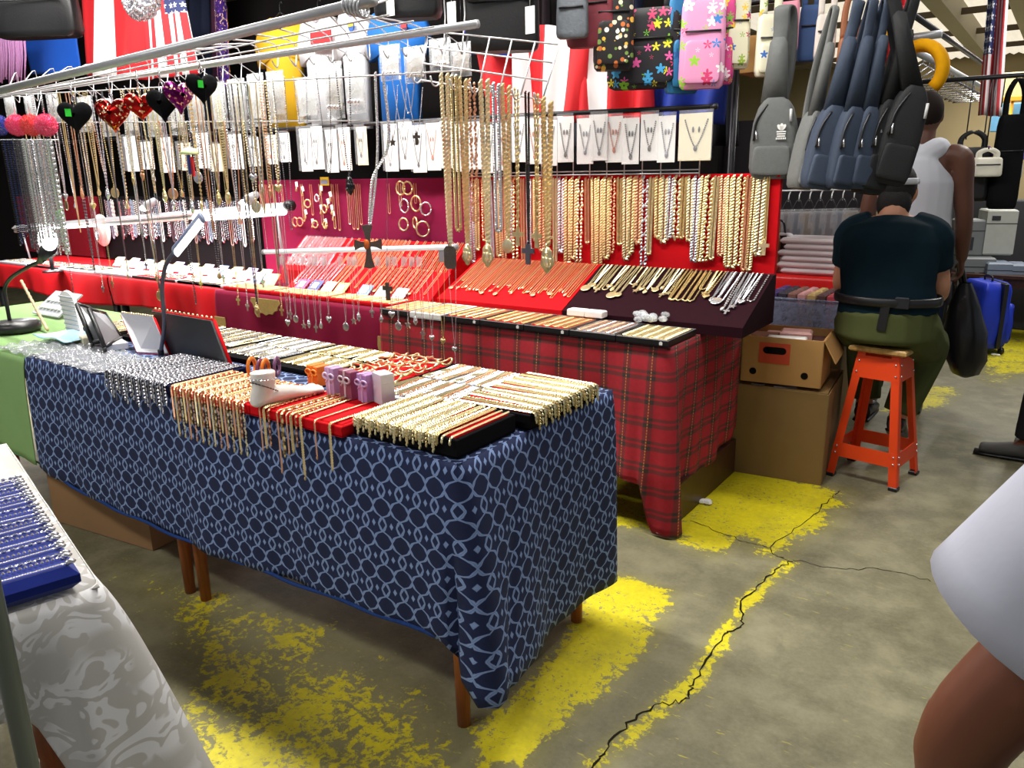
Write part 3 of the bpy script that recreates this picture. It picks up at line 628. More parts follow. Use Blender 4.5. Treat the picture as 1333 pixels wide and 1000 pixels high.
# ---------------------------------------------------------------- sloped boards
def slope_rows():
    ya, za, yb, zb = 2.955, .80, 3.31, .965; a = -math.atan2(yb-ya, zb-za)
    LS = math.hypot(yb-ya, zb-za); nrm = np.array([0, -(zb-za), (yb-ya)])/LS
    def wedge(x0, x1, m, lab):
        t = thing('display_slope', lab, 'display stand', ((x0+x1)/2, 3.13, .76))
        part('face', MB().add([(x0, ya, za), (x1, ya, za), (x1, yb, zb), (x0, yb, zb), (x0, ya, .759), (x1, ya, .759), (x1, yb+.04, .759), (x0, yb+.04, .759), (x1, yb+.04, zb), (x0, yb+.04, zb)],
             [(0, 1, 2, 3), (4, 5, 1, 0), (5, 6, 8, 2, 1), (4, 0, 3, 9, 7), (3, 2, 8, 9), (9, 8, 6, 7), (7, 6, 5, 4)]), m, t); return t
    wedge(-1.795, -.975, MAROONV, 'dark maroon velvet slope with gold pendant necklaces in front of the red panel')
    wedge(-2.53, -1.80, REDV, 'red velvet slope with thin gold chains left of the maroon slope')
    kinds = ['disc', 'heart', 'cross', 'disc', 'figure', 'star', 'drop']
    n = 35
    for i in range(n):
        x = -1.765+.755*i/(n-1)+random.uniform(-.004, .004); f = i/(n-1); L = random.choice([.15, .17, .19, .21, .23]); m = PALE if f < .55 else (GOLD if f < .78 else SILVER)
        if f > .82: L += .06
        st = ['rope', 'curb', 'cable', 'ball'][i % 4]; pk = kinds[(i*3) % 7]; p0 = np.array([x, yb, zb])+nrm*.006; noP = (i % 5 == 4)
        if .55 < f < .7: st, L, noP = 'snake', .25, True
        hang(loop_mesh(st, m, L, .009 if not noP else .014, .0075, 'U' if noP else 'V'), p0, '%s necklace %son the maroon slope, %s from the left' % ({PALE: 'pale gold', GOLD: 'gold', SILVER: 'silver'}[m], '' if noP else 'with small %s pendant ' % {'disc': 'round', 'drop': 'teardrop'}.get(pk, pk), nth(i+1)), 'necklaces on the maroon slope', (a, 0, random.uniform(-.03, .03)), L, None if noP else pendant_mesh(pk, .034 if i % 7 else .05, m), name='pendant_necklace')
    n = 34
    for i in range(n):
        x = -2.50+.68*i/(n-1); L = random.choice([.27, .29, .31, .24]); m = [ROSE, GOLD, ROSE, PALE][i % 4]; p0 = np.array([x, yb, zb])+nrm*.006; pk = kinds[i % 7]
        pe = pendant_mesh(pk, .026, PALE) if i % 2 == 0 else None
        hang(loop_mesh(['rope', 'snake', 'cable'][i % 3], m, L, .006, .0055, 'V' if pe else 'U'), p0, 'thin %s chain %son the red slope, %s from the left' % ({ROSE: 'rose gold', GOLD: 'gold', PALE: 'pale gold'}[m], 'with pendant ' if pe else '', nth(i+1)), 'thin chains on the red slope', (a, 0, 0), L, pe, name='thin_chain')
    # two rows of red and pink boards on the burgundy table, farther left
    for r, (x0, x1, y0, z0, y1, z1, L, lab, n) in enumerate([(-3.98, -2.66, 3.17, .845, 3.38, 1.03, .24, 'upper red slope', 44), (-3.70, -2.60, 2.98, .775, 3.16, .90, .18, 'lower red slope', 34)]):
        aa = -math.atan2(y1-y0, z1-z0); nn = np.array([0, -(z1-z0), (y1-y0)]); nn = nn/np.linalg.norm(nn)
        t = thing('display_slope', 'red velvet slope on the burgundy table, '+('back row' if r == 0 else 'front row'), 'display stand', ((x0+x1)/2, (y0+y1)/2, .76))
        part('face', MB().add([(x0, y0, z0), (x1, y0, z0), (x1, y1, z1), (x0, y1, z1), (x0, y0, .759), (x1, y0, .759), (x1, y1+.01, .759), (x0, y1+.01, .759)], [(0, 1, 2, 3), (4, 5, 1, 0), (5, 6, 2, 1), (4, 0, 3, 7), (3, 2, 6, 7), (7, 6, 5, 4)]), REDV, t)
        for i in range(n):
            x = x0+.03+(x1-x0-.06)*i/(n-1)
            if (i//6) % 3 == 2 and i % 2: continue
            m = SILVER if (i < n*.35 and r == 0) or (r == 1 and i < 10) else [ROSE, GOLD, PALE][i % 3]; p0 = np.array([x, y1, z1])+nn*.006; pe = pendant_mesh(kinds[i % 7], .024, m) if (r == 1 and i % 2) else None
            hang(loop_mesh(['cable', 'rope', 'ball'][i % 3], m, L, .006, .006, 'V' if pe else 'U'), p0, 'fine %s chain on the %s, %s from the left' % ({SILVER: 'silver', ROSE: 'rose gold', GOLD: 'gold', PALE: 'pale gold'}[m], lab, nth(i+1)), 'fine chains on the '+lab, (aa, 0, 0), L, pe, name='fine_chain')
slope_rows()
def tray(x0, x1, y0, y1, z0, h, rim, bed, lab, group=None, lip=.012, nm='display_tray', bedh=.55):
    t = thing(nm, lab, 'tray', ((x0+x1)/2, (y0+y1)/2, z0), group); cx, cy = (x0+x1)/2, (y0+y1)/2
    rm = MB().box((cx, cy, z0+.002), (x1-x0, y1-y0, .004))
    for c, d in (((cx, y0+lip/2, z0+h/2), (x1-x0, lip, h)), ((cx, y1-lip/2, z0+h/2), (x1-x0, lip, h)), ((x0+lip/2, cy, z0+h/2), (lip, y1-y0-2*lip, h)), ((x1-lip/2, cy, z0+h/2), (lip, y1-y0-2*lip, h))): rm.box(c, d, bev=.002)
    part('rim', rm, rim, t); part('velvet_bed', MB().box((cx, cy, z0+h*bedh/2+.003), (x1-x0-2*lip-.001, y1-y0-2*lip-.001, h*bedh), bev=.003), bed, t); return z0+h*bedh+.003
SLAT = mat('ivory_gold', (214, 170, 110), .35, .7, .2, 60)
def flat_chain(style, m, L, wd):
    return loop_mesh(style, m, L, wd*.75, wd, 'U')
def tray_rows():
    xs = [(-2.63, -2.44, BLKPL, REDV), (-2.44, -2.25, WHITE, WHITE), (-2.25, -2.03, BLKPL, REDV), (-2.03, -1.80, BLKPL, REDV), (-1.80, -1.58, BLKPL, REDV), (-1.58, -1.37, BLKPL, GREYC), (-1.37, -1.15, BLKPL, CREAM)]
    for j, (a, b, rim, bed) in enumerate(xs):
        zz = tray(a+.002, b-.002, 2.65, 2.925, .7605, .026, rim, bed, '%s tray of fine chains along the plaid table edge, %s from the left' % ('white' if rim is WHITE else 'black', nth(j+1)), 'trays along the plaid table edge', bedh=.75)
        for i in range(13):
            x = a+.022+(b-a-.044)*i/12; m = [ROSE, GOLD, ROSE, SLAT][(i+j) % 4] if j < 5 else ([SILVER, ROSE][i % 2] if j == 5 else PALE)
            hang(flat_chain(['rope', 'cable', 'snake'][(i+j) % 3], m, .235, .0055), (x, 2.907, zz+.003), 'fine %s bracelet, %s from left in the %s plaid table tray' % ({ROSE: 'rose gold', GOLD: 'gold', SLAT: 'ivory gold', SILVER: 'silver', PALE: 'pale gold'}[m], nth(i+1), nth(j+1)), 'fine chains in the plaid table trays', (-PI/2, 0, 0), name='bracelet_chain', cat='bracelet')
        s = MB().prism([(-.006, -.007), (.006, -.007), (.007, .003), (0, .008), (-.007, .003)], .001); 
        if j in (2, 3, 4, 6): solo('price_sticker', s.xf((b-.03, 2.6485, .774)), WHITE, 'tiny white sticker on the front rim of the %s black tray' % nth(j+1), 'sticker')
    q = P(690, 405, 'z', .80)
    for j, (px, py) in enumerate([(752, 398), (775, 402)]):
        q = P(px, py, 'y', 2.92); solo('earring_box', MB().box((q[0], 2.925, .806), (.085, .05, .03), bev=.004), WHITE, 'small white jewellery box in front of the maroon slope, %s one' % ('left' if j == 0 else 'right'), 'box')
    q = P(845, 418, 'z', .80); mb = MB()
    for i in range(16): mb.ell((q[0]+random.uniform(-.06, .06), q[1]+random.uniform(-.03, .05), .805+random.uniform(0, .022)), (.022, .016, .013), 6, 4)
    solo('plastic_bag', mb, FILM, 'crumpled clear plastic bag lying on the trays before the maroon slope', 'bag')
    # trays on the burgundy table
    for j, (a, b) in enumerate([(-4.05, -3.62), (-3.62, -3.16), (-3.16, -2.68)]):
        zz = tray(a+.003, b-.003, 2.79, 2.965, .7605, .018, REDV, REDV, 'flat red tray of fine chains on the burgundy table, %s from the left' % nth(j+1), 'red trays on the burgundy table', bedh=.7)
        for i in range(22):
            x = a+.02+(b-a-.04)*i/21
            m = [ROSE, GOLD, SLAT][(i+j) % 3]; hang(flat_chain(['rope', 'cable'][i % 2], m, .14, .005), (x, 2.95, zz+.003), 'fine %s chain, %s from left in the %s burgundy table tray' % ({ROSE: 'rose gold', GOLD: 'gold', SLAT: 'ivory gold'}[m], nth(i+1), nth(j+1)), 'fine chains in the red trays', (-PI/2, 0, 0), name='bracelet_chain', cat='bracelet')
    cols = [((196, 60, 130), 'pink'), ((60, 80, 170), 'blue'), ((238, 238, 236), 'white'), ((224, 200, 120), 'cream'), ((120, 150, 190), 'pale blue'), ((240, 240, 240), 'white'), ((210, 214, 220), 'grey')]
    for j, px in enumerate([418, 435, 452, 468, 505, 530, 555]):
        q = P(px, 366+j*1.6, 'z', .80); t = thing('jewellery_card', '%s backing card standing before the lower red slope, %s from the left' % (cols[j][1], nth(j+1)), 'card', (q[0], 2.966, .78), 'cards before the lower red slope')
        R = rotx(-.9); part('card', MB().box((0, 0, 0), (.085, .003, .075), R=R).xf((q[0], 2.985, .80)), mat('card_'+cols[j][1], cols[j][0], .5), t); part('insert', MB().box((0, -.0025, 0), (.045, .002, .045), R=R).xf((q[0], 2.983, .801)), WHITE, t)
tray_rows()
# ================================================================ near table: trays, chains, gifts
def drape_mesh(style, m, back, hang_, wd, lip=.004):
    k = ('drape', style, m.name, round(back, 2), round(hang_, 2), wd)
    if k not in CACHE:
        b, h = round(back, 2), round(hang_, 2)
        mb = links(MB(), [(0, b, 0), (0, .004, 0), (0, -lip*.7, -.002), (0, -lip-.002, -.008), (0, -lip-.003, -h)], style, wd, B=(1, 0, 0))
        mb.ell((0, -lip-.003, -h-.004), (.004, .003, .006), 6, 4); CACHE[k] = mb.mesh('chain', m)
    return CACHE[k]
CN = {id(GOLD): 'gold', id(PALE): 'pale gold', id(SILVER): 'silver', id(ROSE): 'rose gold', id(DSILV): 'dark silver', id(SLAT): 'ivory gold', id(BLACKM): 'black'}
def near_trays():
    z0 = .7605
    def row(x0, x1, y0, back, z, n, styles, mats, wds, hangs, what, grp, skip=(), jit=.03):
        for i in range(n):
            if i in skip: continue
            x = x0+(x1-x0)*i/max(1, n-1); m = mats[i % len(mats)]
            tag(link('chain_necklace', drape_mesh(styles[i % len(styles)], m, back, hangs[(i*3) % len(hangs)], wds[i % len(wds)]), None, (x, y0, z+max(wds)*.4), (0, 0, random.uniform(-jit, jit))),
                '%s chain draped over the %s, %s from left' % (CN[id(m)], what, nth(i+1)), 'necklace', grp)
    tray(-2.55, -2.175, 1.275, 1.56, z0, .028, NAVYV, NAVYV, 'navy velvet tray of dark silver chains hanging over the blue cloth', bedh=.98)
    row(-2.535, -2.19, 1.273, .27, z0+.030, 27, ['cable', 'curb', 'ball'], [SILVER, DSILV, SILVER], [.0085, .0095], [.05, .07, .09, .06, .08], 'navy velvet tray', 'chains on the navy tray')
    bt = MB().lathe([(.006, 0), (.012, .003), (.004, .007)], (0, 0, 0), 10)
    tray(-2.17, -1.795, 1.275, 1.50, z0, .028, REDV, REDV, 'red velvet tray of gold chains hanging over the blue cloth', bedh=.98)
    row(-2.155, -1.81, 1.273, .21, z0+.030, 24, ['rope', 'curb', 'cable', 'figaro'], [ROSE, GOLD, ROSE, PALE, GOLD], [.0095, .0115], [.10, .13, .11, .15, .09, .14], 'left red velvet tray', 'chains on the left red tray')
    tray(-1.79, -1.425, 1.275, 1.49, z0, .028, REDV, REDV, 'red velvet tray with few chains right of the white foot display', bedh=.98)
    row(-1.775, -1.46, 1.273, .20, z0+.030, 18, ['rope', 'cable', 'curb'], [ROSE, GOLD], [.0075, .012], [.08, .12, .10, .17, .11], 'right red velvet tray', 'chains on the right red tray', skip=(0, 1, 5, 12, 13, 15, 16))
    # black box with bracelets
    tray(-1.42, -1.082, 1.312, 1.55, z0, .046, BLACK, REDV, 'tall black box tray of chunky pale gold bracelets at the near table corner', bedh=1.0)
    row(-1.405, -1.135, 1.308, .23, z0+.050, 27, ['curb', 'curb', 'rope', 'figaro'], [PALE, PALE, GOLD], [.0135, .012], [.018, .03, .022, .035], 'tall black corner tray', 'chunky bracelets on the corner tray')
    row(-1.118, -1.094, 1.308, .23, z0+.050, 2, ['rope'], [PALE], [.008], [.015], 'tall black corner tray right edge', 'chunky bracelets on the corner tray')
    # tray whose chains spill over the right end
    tray(-1.31, -1.055, 1.575, 1.93, z0, .040, BLACK, REDV, 'black tray of thick gold chains spilling over the right table end', bedh=1.0)
    for i in range(22):
        y = 1.59+.325*i/21; m = [PALE, GOLD, PALE][i % 3]
        tag(link('chain_necklace', drape_mesh(['curb', 'rope', 'figaro'][i % 3], m, .24, [.02, .035, .03, .045][(i*3) % 4], .0145), None, (-1.051, y, z0+.045), (0, 0, PI/2+random.uniform(-.05, .05))),
            'thick %s chain spilling over the right table end, %s from the front' % (CN[id(m)], nth(i+1)), 'necklace', 'thick chains spilling over the table end')
    # flat boards farther back
    blocks = [(-1.62, -1.32, 1.56, 1.99, GREYC, [SILVER, PALE, ROSE, SILVER], 'lilac grey board of mixed silver chains behind the black corner tray'),
              (-2.19, -1.90, 1.66, 2.0, BLACK, [GOLD, PALE, GOLD], 'black board of gold bracelets in the middle of the near table'),
              (-2.50, -2.20, 1.66, 2.0, BLACK, [SILVER, PALE, SILVER], 'black board of silver bracelets left of the gold ones'),
              (-2.86, -2.51, 1.72, 2.0, BLACK, [PALE, SILVER, GOLD, BLACKM], 'black board of mixed bracelets behind the black tray'),
              (-3.16, -2.88, 1.66, 2.0, BLACK, [PALE, GOLD, BLACKM], 'black board of mixed bracelets behind the white tray'),
              (-3.48, -3.20, 1.64, 2.0, BLACK, [PALE, GOLD, SILVER], 'black board of bracelets at the far left end')]
    for x0, x1, y0, y1, bed, ms, lab in blocks:
        zz = tray(x0, x1, y0, y1, z0, .016, BLACK, bed, lab, bedh=.9); n = int((x1-x0)/.0165)
        rows = 2 if y1-y0 > .3 else 1
        for r in range(rows):
            for i in range(n):
                m = ms[(i*5+r) % len(ms)]; L = (y1-y0-.04)/rows-.012; yy = y1-.018-r*(y1-y0-.03)/rows
                hang(flat_chain(['curb', 'rope', 'ball', 'figaro'][(i+r) % 4], m, L, .0085), (x0+.018+(x1-x0-.036)*i/(n-1), yy, zz+.004), '%s bracelet, %s from left, %s row, %s' % (CN[id(m)], nth(i+1), ['back', 'front'][r] if rows == 2 else 'only', lab.split(' of ')[0]+' '+' '.join(lab.split(' ')[-3:])), 'bracelets on the '+lab, (-PI/2, 0, random.uniform(-.12, .12)), name='bracelet_chain', cat='bracelet')
    zz = tray(-1.89, -1.63, 1.60, 1.99, z0, .016, BLACK, REDV, 'red board of looped gold hoops in the middle of the near table', bedh=.9)
    a = np.linspace(0, 2*PI, 15)
    hm = [MB().tube(np.stack([r*np.cos(a), r*1.3*np.sin(a), .006*np.sin(a*2)], 1), [.0045 if i % 2 else .0032 for i in range(15)], 5).mesh('hoop', m) for r, m in ((.024, GOLD), (.028, PALE), (.021, ROSE))]
    k = 0
    for iy in range(6):
        for ix in range(5):
            k += 1; tag(link('bangle', hm[k % 3], None, (-1.86+.05*ix+.01*(iy % 2), 1.635+.064*iy, zz+.012), (random.uniform(-.15, .15), random.uniform(-.15, .15), random.uniform(-.6, .6))), 'gold hoop on the red board, %s in the %s row from the front' % (nth(ix+1), nth(iy+1)), 'bangle', 'hoop bangles on the red board')
near_trays()
def remesh(o, v, sm=6):
    m = o.modifiers.new('blend', 'REMESH'); m.mode = 'VOXEL'; m.voxel_size = v; m.use_smooth_shade = True
    if sm: s = o.modifiers.new('soften', 'SMOOTH'); s.factor = .5; s.iterations = sm
    return o
def gifts():
    z0 = .791
    t = thing('foot_display', 'white plastic foot display wearing two thin anklets', 'foot display', (-1.735, 1.36, z0))
    mb = MB(); mb.tube([(-1.745, 1.285, z0+.02), (-1.74, 1.29, z0+.055), (-1.74, 1.292, z0+.098)], [(.028, .038), (.026, .034), (.028, .038)], 14, flat=(1, 0, 0))
    mb.tube([(-1.745, 1.27, z0+.02), (-1.74, 1.31, z0+.028), (-1.735, 1.36, z0+.024), (-1.73, 1.41, z0+.016), (-1.73, 1.455, z0+.011)], [(.026, .018), (.028, .026), (.03, .022), (.036, .015), (.034, .010)], 14, flat=(1, 0, 0))
    for i, (dx, dy, r) in enumerate([(-.028, .012, .012), (-.010, .018, .009), (.004, .015, .0085), (.017, .009, .008), (.029, 0, .0075)]): mb.ell((-1.73+dx, 1.455+dy, z0+.010), (r, r*1.9, r*.95), 8, 6)
    mb.ell((-1.744, 1.268, z0+.018), (.024, .02, .017), 10, 8)
    remesh(part('foot', mb, GLOSSW, t), .0035, 4)
    th = np.linspace(0, 2*PI, 40)
    for k, (zz, dz) in enumerate(((.078, .006), (.052, .022))): part('anklet', links(MB(), np.stack([-1.741+.031*np.cos(th), 1.291+.041*np.sin(th)+.004*k, z0+zz+dz*-np.sin(th)], 1), 'cable', .0045), SILVER if k == 0 else PEWTER, t)
    def gift(px, py, w_, d, h, c, lab, rz=-.15, bow=None, yb=None):
        q = P(px, py, 'z', z0); t = thing('gift_box', lab, 'gift box', (q[0], q[1], z0)); R = rotz(rz); x, y = q[0], q[1]+d/2
        m = mat('gift_%d_%d_%d' % c, c, .5, 0, .08, 30)
        part('box', MB().box((x, y, z0+h*.36), (w_*.97, d*.97, h*.72), rz=rz, bev=.002), m, t); part('lid', MB().box((x, y, z0+h*.84), (w_, d, h*.32), rz=rz, bev=.002), m, t)
        if bow:
            bm = mat('ribbon_%d_%d_%d' % bow, bow, .4); part('ribbon', MB().box((x, y, z0+h/2), (.008, d+.003, h+.003), rz=rz), bm, t)
            b = MB()
            for s in (-1, 1):
                a = np.linspace(0, 2*PI, 11); b.tube(np.stack([s*(.014+.013*np.cos(a)), 0*a, .008*np.sin(a)+.004], 1), .003, 5).tube([(0, 0, 0), (s*.012, -.002, -.014)], .003, 5)
            b.ell((0, 0, 0), (.005, .005, .005), 6, 4); b.xf((x-math.sin(-rz)*0, y-d/2-.005, z0+h*.66), R); part('bow', b, bm, t)
    gift(408, 503, .052, .045, .062, (226, 112, 20), 'orange gift box behind the white foot', -.1, (236, 130, 30))
    gift(431, 515, .042, .035, .082, (186, 150, 196), 'lilac gift box between the orange and the mauve box', -.15, (214, 190, 222))
    gift(451, 520, .058, .03, .082, (140, 66, 96), 'mauve dotted gift box with a silvery bow', -.15, (206, 190, 200))
    gift(473, 524, .042, .035, .080, (182, 140, 198), 'lilac gift box next to the white box', -.15, (204, 176, 218))
    gift(494, 527, .055, .04, .088, (214, 214, 226), 'plain white gift box at the right end of the gift row', -.35)
    for px, py, c, lab, rz in ((322, 492, (232, 128, 24), 'orange bangle standing on edge behind the red tray', .5), (334, 495, (120, 66, 96), 'purple bangle standing between two orange ones', .5), (340, 495, (226, 120, 24), 'orange bangle standing nearest the white foot', .5), (355, 492, (110, 70, 110), 'purple bangle standing behind the white foot', .6)):
        q = P(px, py, 'z', z0); a = np.linspace(0, 2*PI, 29); mb = MB().tube(np.stack([.0*a, .026*np.cos(a), .026*np.sin(a)], 1), [(.005, .008)]*29, 8, flat=(1, 0, 0)); mb.xf((q[0], q[1]+.02, z0+.032), rotz(rz))
        solo('bangle', mb, mat('bangle_%d' % c[0], c, .35), lab, 'bangle')
gifts()
def near_left():
    z0 = .7605
    def slab(nm, c4, th, m, em, lab):
        c = np.array(c4); n = np.cross(c[1]-c[0], c[3]-c[0]); n /= np.linalg.norm(n); n = n if n@(c.mean(0)-np.array([0, 0, CAM_H])) > 0 else -n
        t = thing(nm, lab, 'tray', (*c[:2].mean(0)[:2], z0)); mb = MB().add(np.vstack([c, c+n*th]), [(3, 2, 1, 0), (4, 5, 6, 7), (0, 1, 5, 4), (1, 2, 6, 5), (2, 3, 7, 6), (3, 0, 4, 7)]); part('back', mb, m, t)
        k = c+n*(th+.001); e = MB()
        for i in range(4): e.tube([k[i], k[(i+1) % 4]], .006, 6)
        part('velvet_edge', e, em, t); part('velvet_face', MB().add(np.vstack([c+n*(th+.0005), c+n*(th+.008)]), [(3, 2, 1, 0), (4, 5, 6, 7), (0, 1, 5, 4), (1, 2, 6, 5), (2, 3, 7, 6), (3, 0, 4, 7)]), em, t)
        u = (k[2]-k[3]); 
        for i in range(14): part('chain_end', MB().ell(k[3]+u*(i+.5)/14+np.array([0, 0, .008]), (.006, .005, .006), 6, 4), PALE, t)
    slab('leaning_tray', [P(214, 456, 'z', z0+.004), P(299, 485, 'z', z0+.004), P(274, 418, 'y', 1.56), P(196, 405, 'y', 1.64)], .012, mat('black_card', (26, 26, 32), .45, 0, .1, 3), REDV, 'black backed jewellery tray with red edge leaning beside the lamp')
    slab('leaning_tray', [P(178, 458, 'z', z0+.004), P(219, 460, 'z', z0+.004), P(198, 412, 'y', 1.60), P(156, 407, 'y', 1.62)], .012, mat('grey_white_card', (206, 206, 212), .5, 0, .06, 3), REDV, 'white backed jewellery tray with red edge leaning left of the black one')
    # lamps
    b = P(214, 461, 'z', z0+.004); Y = 1.572; b[1] = Y; t = thing('desk_lamp', 'gooseneck clip lamp with lit strip head in front of the leaning black tray', 'lamp', (b[0], Y, z0))
    part('base', MB().lathe([(.011, 0), (.011, .02), (.009, .024)], (b[0], Y, z0+.001), 14), BLKPL, t)
    pts = catmull([(b[0], Y, z0+.015), P(214, 420, 'y', Y), P(211, 375, 'y', Y), P(216, 345, 'y', Y), P(228, 327, 'y', Y)], 8)
    nk = MB().tube(pts, .0075, 10); rs = resample(pts, .012)
    part('gooseneck', nk, mat('grey_neck', (92, 94, 108), .4, .4), t); 
    h0, h1 = P(226, 330, 'y', Y), P(263, 283, 'y', Y); u = (h1-h0)/np.linalg.norm(h1-h0)
    part('lamp_head', MB().tube([h0, h0+(h1-h0)*.05, h1], [(.006, .006), (.009, .02), (.009, .02)], 10, flat=(0, 1, 0)), mat('lamp_blue_grey', (120, 130, 160), .4), t)
    d = -np.cross(u, (0, 1, 0))+np.array([0, -.5, 0]); part('led_strip', MB().tube([h0+(h1-h0)*.1+d*.012, h0+(h1-h0)*.97+d*.012], [(.007, .014)]*2, 10, flat=(0, 1, 0)), LEDS, t)
    b = P(20, 422, 'z', z0+.03); t = thing('desk_lamp', 'black gooseneck lamp with round base at the left edge', 'lamp', (b[0], b[1], z0)); Y = b[1]
    part('base', MB().lathe([(.095, 0), (.10, .012), (.10, .03), (.085, .042)], (b[0], Y, z0+.001), 24), BLKPL, t)
    part('gooseneck', MB().tube(catmull([(b[0]-.05, Y, z0+.04), P(8, 392, 'y', Y), P(6, 376, 'y', Y), P(14, 362, 'y', Y), P(34, 349, 'y', Y), P(58, 338, 'y', Y)], 7), .008, 10), BLKPL, t)
    part('lamp_head', MB().tube([P(52, 341, 'y', Y), P(64, 322, 'y', Y)], [.012, .03], 12), BLKPL, t); part('bulb', MB().ell(P(64, 318, 'y', Y), (.026, .026, .026), 12, 8), LED, t)
    # white ribbed display board, black easels
    q0, q1 = P(88, 437, 'z', z0+.004), P(112, 437, 'z', z0+.004); Y = q0[1]
    t = thing('ring_display', 'white ribbed display board with a rounded top', 'display stand', (q0[0], Y, z0)); L = P(75, 378, 'y', Y+.05)-q0; u = L/np.linalg.norm(L); wv = np.array([.12, .0, 0]); R = [q0+wv*(.5+.5*math.cos(a))+L*.78+u*.05*math.sin(a) for a in np.linspace(0, PI, 10)]
    poly = [q0, q0+wv]+R; n = np.array([0, .012, .003]); k = len(poly); part('board', MB().add(np.vstack([poly, np.array(poly)+n]), [tuple(range(k)), tuple(range(2*k-1, k-1, -1))]+[(i, k+i, k+(i+1) % k, (i+1) % k) for i in range(k)]), WHITE, t)
    for i in range(9): part('rib', MB().tube([q0+L*(.08+.1*i)+np.array([.004, -.003, 0]), q0+L*(.08+.1*i)+np.array([.116, -.003, 0])], .003, 6), GREYC, t)
    for j, (a, bb, tl, tr, lab) in enumerate([((120, 446), (141, 443), (100, 396), (118, 402), 'narrow black easel frame beside the white ribbed board'), ((136, 452), (157, 440), (116, 403), (136, 408), 'black easel frame with clear pocket in front of the leaning trays')]):
        c = np.array([P(*a, 'z', z0+.03), P(*bb, 'z', z0+.03), P(*tr, 'y', P(*bb, 'z', z0+.03)[1]+.03), P(*tl, 'y', P(*a, 'z', z0+.03)[1]+.03)]); t = thing('easel_frame', lab, 'picture frame', (c[0][0], c[0][1], z0)); e = MB()
        for i in range(4): e.tube([c[i], c[(i+1) % 4]], .009, 6)
        e.tube([c[0], c[0]-np.array([0, 0, .028])], .007, 6).tube([c[1], c[1]-np.array([0, 0, .028])], .007, 6); part('frame', e, BLKPL, t)
        ce = c.mean(0); p4 = ce+(c-ce)*.9; part('pocket', MB().add(np.vstack([p4, p4+np.array([0, .006, 0])]), [(0, 1, 2, 3), (7, 6, 5, 4), (0, 4, 5, 1), (1, 5, 6, 2), (2, 6, 7, 3), (3, 7, 4, 0)]), mat('grey_pocket', (112, 114, 118), .25), t)
    for px, py, sx, sy, sz, m, lab in ((137, 455, .13, .075, .028, mat('pale_grey_box', (206, 206, 210), .6), 'flat grey white box at the feet of the black easel frame'), (108, 450, .09, .06, .035, CREAM, 'small cream carton left of the grey white box'), (88, 447, .1, .07, .012, mat('tan_wood', (190, 150, 96), .6), 'thin tan box behind the clear plastic sheet')):
        q = P(px, py, 'z', z0+.002); solo('small_box', MB().box((q[0], q[1]+sy/2, z0+.002+sz/2), (sx, sy, sz), rz=-.3, bev=.003), m, lab, 'box')
    X, Y = np.meshgrid(np.linspace(-3.38, -2.58, 46), np.linspace(1.285, 1.50, 20)); Z = z0+.012+.010*np.sin(X*40+Y*60)*np.sin(Y*90-X*15)+rng.normal(0, .0028, X.shape); Z = np.maximum(Z, z0+.003)
    solidify(solo('plastic_sheet', MB().sheet(np.stack([X, Y, Z], 2)), m_glasslike('milky_film', (176, 180, 186), .34), 'crumpled clear plastic sheet over silver chains at the left of the near table', 'plastic sheet'), .001)
    for i in range(24):
        tag(link('chain_necklace', flat_chain(['cable', 'curb'][i % 2], SILVER, .19, .007), None, (-3.10+.021*i, 1.485, z0+.004), (-PI/2, 0, random.uniform(-.2, .2))), 'silver chain under the crumpled plastic sheet, %s from the left' % nth(i+1), 'necklace', 'chains under the plastic sheet')
    X, Y = np.meshgrid(np.linspace(-3.42, -3.16, 14), np.linspace(1.44, 1.60, 10)); solidify(solo('plastic_sheet', MB().sheet(np.stack([X, Y, z0+.03+.006*np.sin(X*30+Y*25)], 2)), mat('pale_blue_film', (150, 190, 206), .3, 0, .1), 'folded pale blue plastic sleeve at the left end of the near table', 'plastic sheet'), .002)
    q = P(22, 413, 'z', z0+.02); t = thing('earring_board', 'grey slanted board of white earrings behind the black lamp base', 'display board', (q[0], q[1]+.12, z0)); R = rotx(.62); c0 = np.array([q[0]-.02, q[1]+.2, z0+.052])
    part('board', MB().box((0, 0, 0), (.26, .16, .008), R=R).xf(c0), GREYC, t)
    for r in range(2):
        for i in range(6): part('earring', MB().ell(R@np.array([-.09+.036*i, -.04+.05*r, .01]), (.014, .008, .006), 6, 4).xf(c0), WHITE, t)
    a, b = P(62, 430, 'z', z0+.01), P(28, 366, 'y', 1.72); solo('beaded_stick', MB().tube(np.linspace(a, b, 24), [.008 if i % 2 else .0055 for i in range(24)], 8), mat('bead_tan', (206, 176, 140), .5), 'thin beaded tan bangle holder leaning at the left end of the near table', 'display stand')
near_left()
def blue_tray():
    R = rotz(-.26); o = np.array([-1.285, .575, 0]); L = lambda x, y, z: R@np.array([x, y, 0])+o+np.array([0, 0, z])
    t = thing('jewellery_tray', 'blue velvet tray of silver chains on the white damask cloth', 'tray', L(-.31, -.14, .726)); mb = MB().box((0, 0, 0), (.55, .24, .042), bev=.014, R=R).xf(L(-.275, -.145, .748)); part('cushion', mb, BLUEV, t)
    for i in range(24):
        a = links(MB(), [(0, 0, 0), (.215, 0, 0), (.222, 0, -.006)], ['cable', 'ball', 'curb'][i % 3], .0065, B=(0, 1, 0)).ell((.224, 0, .0), (.010, .005, .005), 6, 4)
        q = L(-.54+.0225*i, -.258, .7735); me = CACHE.setdefault(('bl', i % 3), a.mesh('chain', SILVER)); tag(link('chain_necklace', me, None, q, (0, 0, PI/2-.26+random.uniform(-.03, .03))), 'silver chain on the blue velvet tray, %s from the left' % nth(i+1), 'necklace', 'chains on the blue velvet tray')
blue_tray()
